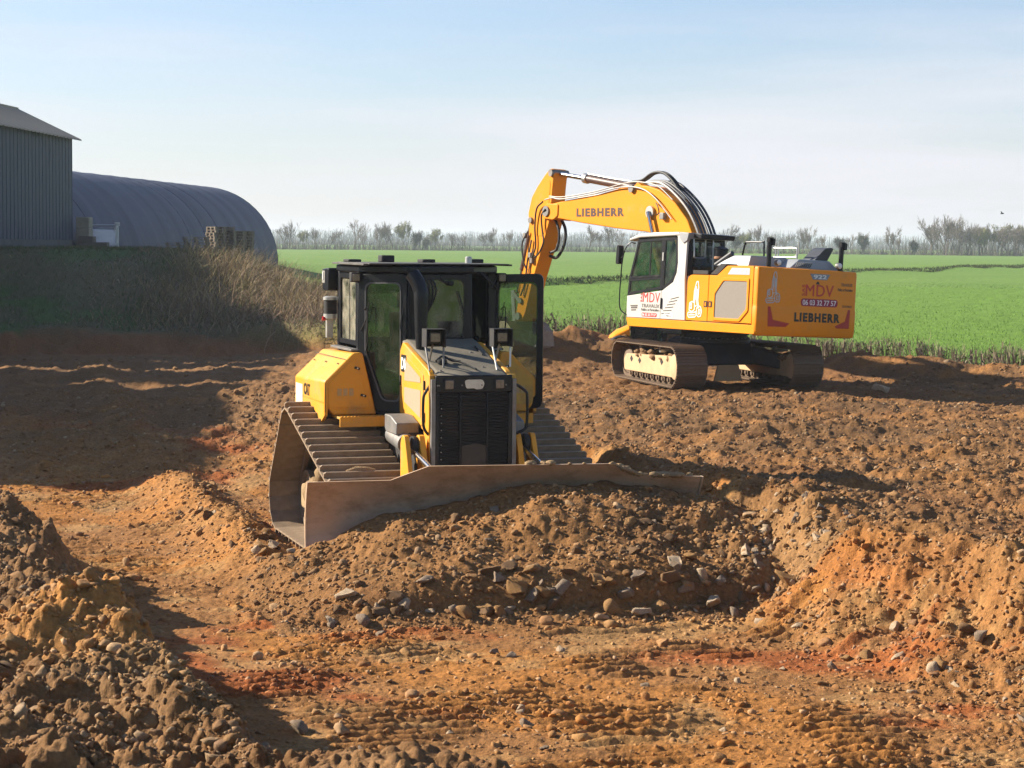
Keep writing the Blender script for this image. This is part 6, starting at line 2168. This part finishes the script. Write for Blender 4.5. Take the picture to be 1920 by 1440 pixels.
# along the hedgerow: (metres across at the row, height, kind)
ROW = [(-56, 5.5), (-54.5, 7.0), (-51.5, 4.6), (-47.5, 5.3), (-44.5, 4.9), (-39.4, 7.6), (-37.0, 4.2), (-32.8, 6.6), (-30.8, 6.8), (-29.5, 6.0), (-27.0, 6.9), (-24.5, 5.2), (-21.2, 4.0), (-18.4, 5.4), (-14.7, 4.6), (-11.8, 4.2),
       (-7.2, 4.8), (-4.6, 5.8), (-0.9, 5.2), (3.0, 4.4), (7.0, 4.2), (11.5, 4.8), (18.3, 6.6), (21.0, 5.0), (23.5, 6.8), (26.8, 5.6), (30.0, 5.0), (35, 4.8), (40, 4.6), (45, 5.4), (52.0, 7.2), (54.5, 5.4), (56.6, 5.0), (60.7, 7.0), (63.0, 5.2),
       (66, 5.0), (70.4, 6.8), (73.0, 6.6), (76, 4.8), (80.9, 4.8), (83.5, 5.0), (86.0, 5.8), (91.9, 7.0), (94.5, 4.4), (97.1, 4.6)]
for i, (tx, th) in enumerate(ROW):
    ivy = tx in (-24.5, -21.2, 80.9, 86.0, 97.1, 54.5)
    bud = tx in (-18.4, -27.0, 56.6, -51.5)
    kd = ('ivy%d' % (i % 2)) if ivy else ('bud%d' % (i % 2)) if bud else 'bare%d' % (i % 5)
    plant_tree(kd, tx, 480 + _t.uniform(-6, 8), th * (1.05 if not ivy else 1.0), _t.uniform(0, 6.28), 'ivy' if ivy else 'bud' if bud else 'bare')
for i in range(34):
    tx = 101 + i * 0.95 + _t.uniform(-0.5, 0.5)
    hh = (10.2 if 102 < tx < 106 else 8.6 if tx < 112 else 7.8 + 0.8 * sin(tx)) * _t.uniform(0.88, 1.05)
    bud = i % 7 in (3, 5) and tx > 112
    plant_tree(('bud%d' % (i % 2)) if bud else 'bare%d' % (i % 5), tx, 470 + (i % 3) * 7 + _t.uniform(-2, 2), hh, _t.uniform(0, 6.28), 'woodbud' if bud else 'wood')
# undergrowth below and between them, and the woods behind, reading as one mass
r = np.random.default_rng(77)
n = 9000
ux = r.uniform(-75, 150, n)
uy = 480 + r.uniform(-4, 26, n)
uh = (1.2 + 2.0 * fbm(ux * 0.12, ux * 0 + 2, 3, 900)) * r.uniform(0.35, 1.25, n) * np.where(ux > 100, 1.5, 1.0)
uc = np.array([(0.120, 0.100, 0.082), (0.095, 0.085, 0.070), (0.085, 0.092, 0.060), (0.150, 0.125, 0.10)])[r.integers(0, 4, n)]
V_, F_, C_ = blades(np.stack([ux, uy, field_h(ux, uy) - 0.1], 1), uh, r.uniform(0.05, 0.16, n), abs(r.normal(0, 0.25, n)), r.uniform(0, 6.28, n), r.normal(0, 0.3, n), uc, 2, 0.3)
tag(link_mesh('undergrowth', mesh_np('undergrowth', V_, F_, C_), plant_mat), 'leafless undergrowth filling the far hedgerow', 'undergrowth', kind='stuff')
n = 14000
ux = r.uniform(-330, 420, n)
uy = 1150 + r.uniform(0, 160, n)
uh = (6.0 + 7.0 * fbm(ux * 0.02, ux * 0 + 2, 3, 905)) * r.uniform(0.4, 1.1, n)
V_, F_, C_ = blades(np.stack([ux, uy, field_h(ux, uy) - 0.1], 1), uh, r.uniform(0.2, 0.6, n), abs(r.normal(0, 0.2, n)), r.uniform(0, 6.28, n), r.normal(0, 0.3, n), np.tile(np.array([[0.10, 0.095, 0.085]]), (n, 1)), 2, 0.3)
tag(link_mesh('distant_woods', mesh_np('distant_woods', V_, F_, C_), plant_mat), 'distant leafless woods on the horizon fading in haze', 'woods', kind='stuff')

# ================================================================== FARM BUILDINGS
CLAD = mat('blue_grey_cladding', (0.040, 0.058, 0.090), (0.034, 0.049, 0.077), scale=0.6, rough=0.6, spec=0.25, dirt=0.12, dscale=0.8, dirtc=(0.14, 0.14, 0.14))
FIBRE = mat('fibre_cement_roof', (0.44, 0.36, 0.27), (0.31, 0.25, 0.19), scale=1.2, rough=0.9, bump=0.2, bscale=10)
CONC = mat('plinth_concrete', (0.115, 0.115, 0.110), (0.085, 0.085, 0.080), scale=1.5, rough=0.9, bump=0.3, bscale=12)
MEMB = mat('dark_membrane', (0.028, 0.033, 0.056), (0.056, 0.063, 0.098), scale=0.6, rough=0.55, spec=0.25, stretch=(2.2, 0.12, 0.12), bump=0.35, bscale=1.6)  # two-tone streaks put light and shade of the cover's wrinkles into the colour
TIMB = mat('pallet_wood', (0.235, 0.185, 0.135), (0.150, 0.120, 0.092), scale=5, rough=0.9)
BAGW = mat('white_big_bag', (0.86, 0.84, 0.88), (0.76, 0.74, 0.79), scale=3, rough=0.8, bump=0.5, bscale=8)
BLOCK = mat('beige_blocks', (0.33, 0.29, 0.22), (0.24, 0.21, 0.165), scale=2.5, rough=0.95, bump=0.5, bscale=14)
GALV = mat('galvanised_tube', (0.48, 0.49, 0.50), (0.40, 0.41, 0.42), rough=0.45, metal=0.6)

# barn: long side wall runs from its far corner towards the viewer's left, most of it beyond the picture
BL = 21.0
bd = np.array([-0.05, -0.99875])
barn = empty('farm_shed', (-19.7, 88.0, 3.12), atan2(bd[1], bd[0]), 'blue-grey corrugated farm shed with pitched fibre cement roof at the picture edge', 'shed')
# local: x along the wall towards the viewer, y = out of the wall (visible side is +y), z up
MB().box(0, BL, -5.4, -0.03, -1.2, 0.42).build('plinth', CONC, barn)
pan = MB()
prof = [(0.0, 0.0), (0.06, 0.0), (0.07, -0.07), (0.14, -0.07), (0.15, 0.0), (0.56, 0.0), (0.57, -0.07), (0.64, -0.07), (0.65, 0.0), (0.995, 0.0)]
pp = prof + [(p[0], p[1] - 0.004) for p in prof[::-1]]
pan.loft([[(p[0], p[1], 0.40) for p in pp], [(p[0], p[1], 4.98) for p in pp]])
pan_me = pan.mesh('cladding_panel', CLAD, 20)
wall_c = MB().box(0.05, BL - 0.05, -5.3, -0.08, 0.41, 4.95).build('wall_core', CLAD, barn)
for k in range(int(BL)):
    o = link_mesh('cladding_panel', pan_me, None, barn)
    o.location = (k, 0, 0)
rs = MB()
wv = [(0.0, 0.0), (0.10, 0.0), (0.14, 0.055), (0.24, 0.055), (0.28, 0.0), (0.62, 0.0), (0.66, 0.055), (0.76, 0.055), (0.80, 0.0), (1.06, 0.0)]
for s_ in (1,):
    pass
sl = math.atan2(1.25, 2.65)
sh = MB()
top_ = wv
rings_ = []
for d_ in (0.0, 1.0):
    ring_ = []
    for (u0, w0) in wv:
        ring_.append((u0, d_, w0))
    for (u0, w0) in wv[::-1]:
        ring_.append((u0, d_, w0 - 0.012))
    rings_.append(ring_)
sh.loft(rings_)
sh_me = sh.mesh('roof_sheet', FIBRE, 20)
Lr = math.hypot(2.65 + 0.35, 1.25 + 0.165)
for k in range(int(BL / 1.062) + 1):
    for side_, y0_ in ((1, 0.35), (-1, -5.65)):
        o = link_mesh('roof_sheet', sh_me, None, barn)
        o.location = (-0.32 + k * 1.062, y0_, 4.98 - 0.165)
        o.rotation_euler = (sl if side_ < 0 else pi - sl, 0, 0)
        o.scale = (1, Lr, 1) if side_ < 0 else (1, Lr, -1)
MB().box(-0.3, BL, -2.80, -2.50, 6.21, 6.27).build('roof_ridge', FIBRE, barn)
b = MB()
for x_ in (0.0, BL - 0.1):
    b.prism([(-5.3, 4.9), (-0.05, 4.9), (-2.65, 6.12)], 'x', x_, x_ + 0.1)
b.build('gable', CLAD, barn)

# unseen sheds added left of the frame to throw long, broken shade across the pit
for y_hi, ln, lab_ in ((66.9, 7.0, 'unseen shed added to shade the pit, next to the blue-grey farm shed'), (58.3, 2.4, 'slim unseen shed added to shade the pit, second in the row'), (53.8, 2.9, 'unseen shed added to shade the pit, third in the row'), (49.3, 4.2, 'unseen shed added to shade the pit, fourth in the row'), (44.9, 4.2, 'unseen shed added to shade the pit, last but one in the row'), (39.6, 4.0, 'unseen shed added to shade the pit, closing the row')):
    hb = empty('shade_shed', (-22.2 + (65.5 - y_hi) * 0.0, y_hi, 2.9), atan2(bd[1], bd[0]), lab_, 'shed')
    b = MB()
    b.prism([(-6.0, -1.0), (0.0, -1.0), (0.0, 6.3), (-3.0, 8.3), (-6.0, 6.3)], 'x', 0.0, ln)
    b.build('wall', CLAD, hb)
    for s_ in (0, 1):
        b = MB()
        ya, yb, za, zb = (0.35, -3.0, 6.10, 8.33) if s_ == 0 else (-6.35, -3.0, 6.10, 8.33)
        b.loft([[(-0.1, ya, za), (-0.1, yb, zb), (-0.1, yb, zb + 0.06), (-0.1, ya, za + 0.06)], [(ln + 0.1, ya, za), (ln + 0.1, yb, zb), (ln + 0.1, yb, zb + 0.06), (ln + 0.1, ya, za + 0.06)]])
        b.build('roof_slope', FIBRE, hb)
    MB().box(ln * 0.25, ln * 0.75, 0.004, 0.06, 0.0, 4.0).build('sliding_door', GALV, hb)

# arched storage hall behind
hall = empty('arched_hall', (-20.5, 130.0, 2.1), atan2(-26, -2.7), 'dark round-arched membrane storage hall behind the shed', 'hall')
HL, HR = 42.0, 5.05
b = MB()
rings = []
nh = 76
for i in range(nh + 1):
    xh = HL * i / nh
    rr = HR * (1 + 0.0030 * sin(xh * 2.1) + 0.0022 * sin(xh * 5.3 + 1))
    ring = []
    for k in range(29):
        a = pi * k / 28
        ring.append((xh, rr * cos(a), rr * sin(a) * 0.985 - (1.4 if k in (0, 28) else 0.0)))
    rings.append(ring)
b.loft(rings, caps=True)
b.build('hall_cover', MEMB, hall, smooth=60)
for i in range(12):
    xh = 0.2 + i * 3.4
    b = MB()
    b.tube([(xh, HR * 0.992 * cos(pi * k / 24), HR * 0.977 * sin(pi * k / 24)) for k in range(25)], 0.05, 5)
    b.build('hall_hoop', MEMB, hall)

# concrete block stack, big bag on its frame
ob = MB()
for k in range(3):
    ob.box(-0.29, 0.29, -0.4, 0.4, k * 0.51, k * 0.51 + 0.5)
o = ob.build('block_pillar', BLOCK, bevel=0.02)
o.location = (-19.35, 88.8, 3.02)
tag(o, 'tall stack of beige concrete blocks at the corner of the shed', 'blocks')
ob = MB()
ob.box(-0.8, 0.5, -0.3, 0.3, 0, 0.42)
ob.box(-0.8, -0.1, -0.3, 0.3, 0.422, 0.68)
o = ob.build('block_wall', mat('brown_blocks', (0.16, 0.135, 0.11), (0.12, 0.10, 0.085), scale=3, rough=0.9), bevel=0.02)
o.location = (-18.75, 88.6, 3.0)
tag(o, 'low stepped wall of brown blocks in front of the white bag', 'blocks')
fb = empty('bag_frame', (-18.75, 90.0, 3.0), 0.12, 'galvanised tube frame holding the white bag beside the shed', 'frame')
for sx in (-0.62, 0.62):
    for sy in (-0.45, 0.45):
        MB().cyl((sx, sy, 0), (sx, sy, 1.26), 0.035, 8).build('post', GALV, fb)
        MB().box(sx - 0.07, sx + 0.07, sy - 0.06, sy + 0.06, 1.24, 1.34).build('hook', GALV, fb)
for sy in (-0.45, 0.45):
    MB().cyl((-0.7, sy, 1.20), (0.7, sy, 1.20), 0.030, 8).build('rail', GALV, fb)
bag = empty('big_bag', (-18.75, 90.0, 3.0), 0.12, 'white woven bulk bag hanging in the tube frame', 'bag')
b = MB()
rings = []
for zz_, w_, d_ in ((0.12, 0.50, 0.36), (0.16, 0.56, 0.40), (0.45, 0.60, 0.43), (0.80, 0.585, 0.42), (1.00, 0.56, 0.40)):
    ring = []
    for (u_, v_) in round_poly([(-w_, -d_), (w_, -d_), (w_, d_), (-w_, d_)], 0.10, 3):
        ring.append((u_ * (1 + 0.02 * sin(v_ * 20)), v_ * (1 + 0.04 * sin(u_ * 11 + zz_ * 7)), zz_ - (0.05 * cos(u_ * 3.0) if zz_ > 0.9 else 0)))
    rings.append(ring)
b.loft(rings)
b.build('bag_body', BAGW, bag, smooth=60)
for sx in (-0.5, 0.5):
    for sy in (-0.38, 0.38):
        MB().tube([(sx * 1.05, sy, 0.88), (sx * 1.1, sy * 1.08, 1.05), (sx * 1.2, sy * 1.15, 1.22)], 0.03, 6).build('lifting_loop', BAGW, bag)

# pallets: each stack pallet by pallet
def pallet_mesh():
    b = MB()
    for k in range(7):
        b.box(-0.6, 0.6, -0.4 + k * 0.117, -0.4 + k * 0.117 + 0.095, 0.116, 0.144)
    for yy in (-0.4, -0.05, 0.3):
        for xx in (-0.6, -0.07, 0.455):
            b.box(xx, xx + 0.145, yy, yy + 0.10, 0.0225, 0.0995)
        b.box(-0.6, 0.6, yy, yy + 0.10, 0.0, 0.0222)
    for xx in (-0.6, -0.07, 0.455):
        b.box(xx, xx + 0.145, -0.4, 0.4, 0.100, 0.1215)
    return b.mesh('pallet', TIMB, 0)


pm = pallet_mesh()
rp_ = random.Random(9)
for (sx, sy, sz, n_, rot, lab, grp) in ((-14.9, 100.0, 2.35, 13, 0.75, 'grey wooden pallet in the tallest stack beside the arched hall', 'tallest pallet stack'),
                                         (-13.95, 100.3, 2.30, 12, 0.70, 'grey wooden pallet in the stack leaning close behind the tallest one', 'stack behind the tallest'),
                                         (-15.9, 98.6, 2.70, 7, 0.30, 'grey wooden pallet in the lower stack beside the tallest one', 'lower pallet stack'),
                                         (-16.9, 99.2, 2.85, 4, 0.10, 'weathered pallet in the short stack nearest the shed', 'short pallet stack')):
    for k in range(n_):
        o = link_mesh('pallet', pm)
        o.location = (sx + rp_.uniform(-0.04, 0.04), sy + rp_.uniform(-0.04, 0.04), sz + k * 0.1455)
        o.rotation_euler = (0, 0, rot + rp_.uniform(-0.06, 0.06))
        tag(o, lab, 'pallet', grp)

# ================================================================== LOADER behind the excavator, seen under it
ld = empty('compact_loader', (3.45, 47.4, 0.75), radians(178), 'small yellow machine with glazed cab half hidden behind the excavator track', 'loader')
b = MB()
b.loft([[(x_, s_ * w_, z_) for s_, z_ in ((-1, 0.30), (-1, h_ - 0.08), (-0.7, h_), (0.7, h_), (1, h_ - 0.08), (1, 0.30))] for x_, w_, h_ in ((0.62, 0.50, 0.86), (0.95, 0.49, 0.72), (1.15, 0.46, 0.55), (1.22, 0.40, 0.42))])
b.build('bonnet', LY, ld, bevel=0.03)
MB().box(-0.9, 0.62, -0.5, 0.5, 0.28, 0.42).build('chassis', LCH, ld, bevel=0.03)
for sx in (-0.75, 0.0, 0.55):
    for sy in (-0.48, 0.48):
        MB().box(sx - 0.035, sx + 0.035, sy - 0.03, sy + 0.03, 0.42, 0.98).build('cab_post', BLK, ld)
MB().box(-0.85, 0.66, -0.55, 0.55, 0.98, 1.05).build('cab_roof', BLK, ld, bevel=0.03)
for x0_, x1_ in ((-0.71, -0.04), (0.04, 0.51)):
    for sy in (-0.48, 0.48):
        MB().box(x0_, x1_, sy - 0.004, sy + 0.004, 0.42, 0.98).build('window', GLASSR, ld)
MB().box(-0.55, -0.15, -0.22, 0.22, 0.42, 0.75).build('seat', mat('blue_seat', (0.03, 0.05, 0.10), rough=0.8), ld, bevel=0.03)
for sx in (-0.55, 0.85):
    for sy in (-0.62, 0.62):
        w_ = MB().lathe([(0, -0.11), (0.20, -0.11), (0.30, -0.10), (0.33, -0.06), (0.33, 0.06), (0.30, 0.10), (0.20, 0.11), (0, 0.11)], (sx, sy, 0.30), 'y', 22).build('wheel', RUBBER, ld)
        MB().lathe([(0, -0.115), (0.17, -0.115), (0.17, 0.115), (0, 0.115)], (sx, sy, 0.30), 'y', 16).build('rim', LY, w_)

# ================================================================== LARGE STONES, one object each
ROCKS = []
rr = np.random.default_rng(55)
shp, f_ = rock_shapes(14, 2, rr)
STM = []
for nm, ca_, cb_ in (('ochre_stone', (0.30, 0.165, 0.060), (0.21, 0.12, 0.055)), ('grey_stone', (0.27, 0.205, 0.145), (0.18, 0.125, 0.08)), ('brown_stone', (0.18, 0.105, 0.05), (0.13, 0.08, 0.045)), ('pale_stone', (0.44, 0.345, 0.235), (0.31, 0.21, 0.125))):
    STM.append(mat(nm, ca_, cb_, scale=7, rough=0.92, bump=0.6, bscale=24, spec=0.15))
meshes = []
for i, s in enumerate(shp):
    q = s * (1 + 0.07 * (fbm(s[:, 0] * 3 + i, s[:, 1] * 3 + s[:, 2] * 2.3, 4, 700 + i) - 0.5))[:, None]
    meshes.append([mesh_np('stone', q, f_) for _ in STM])
    for me_, m_ in zip(meshes[-1], STM):
        me_.materials.append(m_)


def put_stone(x, y, s, mi, label, group, sink=0.35, tilt=0.3, name='stone'):
    o = bpy.data.objects.new(name, meshes[rr.integers(0, len(meshes))][mi])
    COL.objects.link(o)
    z = float(ground_h(np.array([x]), np.array([y]), False)[0])
    o.location = (x, y, z + s * (0.6 - sink))
    o.rotation_euler = (rr.normal(0, tilt), rr.normal(0, tilt), rr.uniform(0, 6.28))
    o.scale = (s, s, s)
    if group:
        col_ = ('ochre', 'grey', 'brown', 'pale')[mi]
        siz_ = 'large' if s > 0.095 else 'mid-sized' if s > 0.06 else 'small'
        label = siz_ + ' ' + col_ + ' ' + label
        group = siz_ + ' ' + col_ + ' ' + group
    tag(o, label, 'stone', group)


def dz_world(lx, ly):
    return DZ[0] + DF[0] * lx + DL[0] * ly, DZ[1] + DF[1] * lx + DL[1] * ly


for i in range(66):                                           # along the foot of the heap before the blade
    ly = rr.uniform(-2.6, 2.7)
    lx = blade_front(np.array(ly)) + 2.25 + rr.normal(0, 0.20)
    x, y = dz_world(float(lx), ly)
    put_stone(x, y, rr.uniform(0.055, 0.135), int(rr.choice([0, 0, 1, 2, 3] if ly < 1.7 else [1, 3, 3, 0])), 'broken stone at the foot of the heap before the bulldozer blade', 'stones at the foot of the blade heap')
for i in range(40):                                           # on the heap
    ly = rr.uniform(-1.8, 2.4)
    lx = blade_front(np.array(ly)) + rr.uniform(0.35, 2.0)
    x, y = dz_world(float(lx), ly)
    put_stone(x, y, rr.uniform(0.04, 0.11), int(rr.choice([0, 2, 2, 1])), 'stone bedded in the heap pushed by the bulldozer blade', 'stones in the blade heap', 0.55)
for i in range(60):                                           # pale rubble at the blade's far end
    ly = rr.normal(2.65, 0.30)
    lx = blade_front(np.array(ly)) + rr.uniform(0.3, 2.3)
    x, y = dz_world(float(lx), ly)
    put_stone(x, y, rr.uniform(0.035, 0.085), int(rr.choice([1, 3, 3])), 'limestone fragment spilling past the right-hand end of the blade', 'rubble beside the blade', 0.3)
for i in range(52):                                           # toe of the cut slope
    t_ = rr.uniform(0, 1)
    x = 2.2 + 2.2 * t_ + rr.normal(0, 0.18)
    y = 20.4 - 4.6 * t_ + rr.normal(0, 0.30)
    put_stone(x, y, rr.uniform(0.035, 0.10), int(rr.choice([0, 1, 2, 3])), 'stone lying at the foot of the reddish cut slope', 'stones below the cut slope')
for i in range(34):                                           # berm left of the machine
    t_ = rr.uniform(0, 1)
    x = -4.3 + 2.1 * t_ + rr.normal(0, 0.16)
    y = 26.5 - 5.8 * t_ + rr.normal(0, 0.3)
    put_stone(x, y, rr.uniform(0.04, 0.12), int(rr.choice([0, 0, 2, 3])), 'stone in the sunlit windrow beside the bulldozer track', 'stones in the windrow')
for i in range(16):
    put_stone(rr.uniform(-3.6, -1.6), rr.uniform(12.4, 15.0), rr.uniform(0.04, 0.10), int(rr.choice([0, 1, 2])), 'stone on the dark topsoil bank', 'stones on the topsoil bank')
for i in range(30):
    yy = rr.uniform(13.4, 19.0)
    put_stone(rr.uniform(-1.4, 2.6), yy, rr.uniform(0.025, 0.06), int(rr.choice([1, 3, 0])), 'stone lying on the levelled orange floor of the dig', 'stones on the dig floor', 0.3)
put_stone(-1.27, 12.75, 0.13, 1, 'large grey boulder standing at the end of the yellowish heap', None, 0.1, 0.1, 'boulder')
put_stone(7.15, 37.6, 0.20, 3, 'cream-coloured stone lit by the sun beside the excavator track', None, 0.2, 0.1, 'boulder')

# ================================================================== BIRD
b = MB()
b.loft([[(x_, r_ * cos(a), r_ * sin(a)) for a in np.linspace(0, 2 * pi, 8, endpoint=False)] for x_, r_ in ((-0.16, 0.01), (-0.08, 0.04), (0.02, 0.05), (0.12, 0.03), (0.17, 0.008))])
b.loft([[(-0.06, 0, 0.01), (0.06, 0, 0.01), (0.06, 0, 0.02), (-0.06, 0, 0.02)], [(-0.05, 0.28, 0.10), (0.02, 0.28, 0.10), (0.02, 0.28, 0.105), (-0.05, 0.28, 0.105)]])
b.loft([[(-0.06, 0, 0.011), (0.06, 0, 0.011), (0.06, 0, 0.021), (-0.06, 0, 0.021)], [(-0.05, -0.28, 0.10), (0.02, -0.28, 0.10), (0.02, -0.28, 0.105), (-0.05, -0.28, 0.105)]])
o = b.build('bird', mat('crow_black', (0.015, 0.015, 0.017), rough=0.6))
o.location = (37.2, 150.0, 6.15)
o.rotation_euler = (0.2, 0.1, 2.5)
tag(o, 'small dark bird flying over the far wood', 'bird')

# ================================================================== HAZE
b = MB()
b.box(-5600, 5600, -4500, 8600, -6.0, 15.5)
hz = b.build('haze', None, smooth=0)
hm = bpy.data.materials.new('air_haze')
hm.use_nodes = True
_h = hm.node_tree
_h.nodes.remove(_h.nodes['Principled BSDF'])
_pv = _h.nodes.new('ShaderNodeVolumePrincipled')
_pv.inputs['Color'].default_value = (0.80, 0.88, 1.0, 1)
_pv.inputs['Density'].default_value = 0.00030
_pv.inputs['Anisotropy'].default_value = 0.2
_h.links.new(_pv.outputs[0], _h.nodes['Material Output'].inputs['Volume'])
hz.data.materials.append(hm)
tag(hz, kind='stuff')
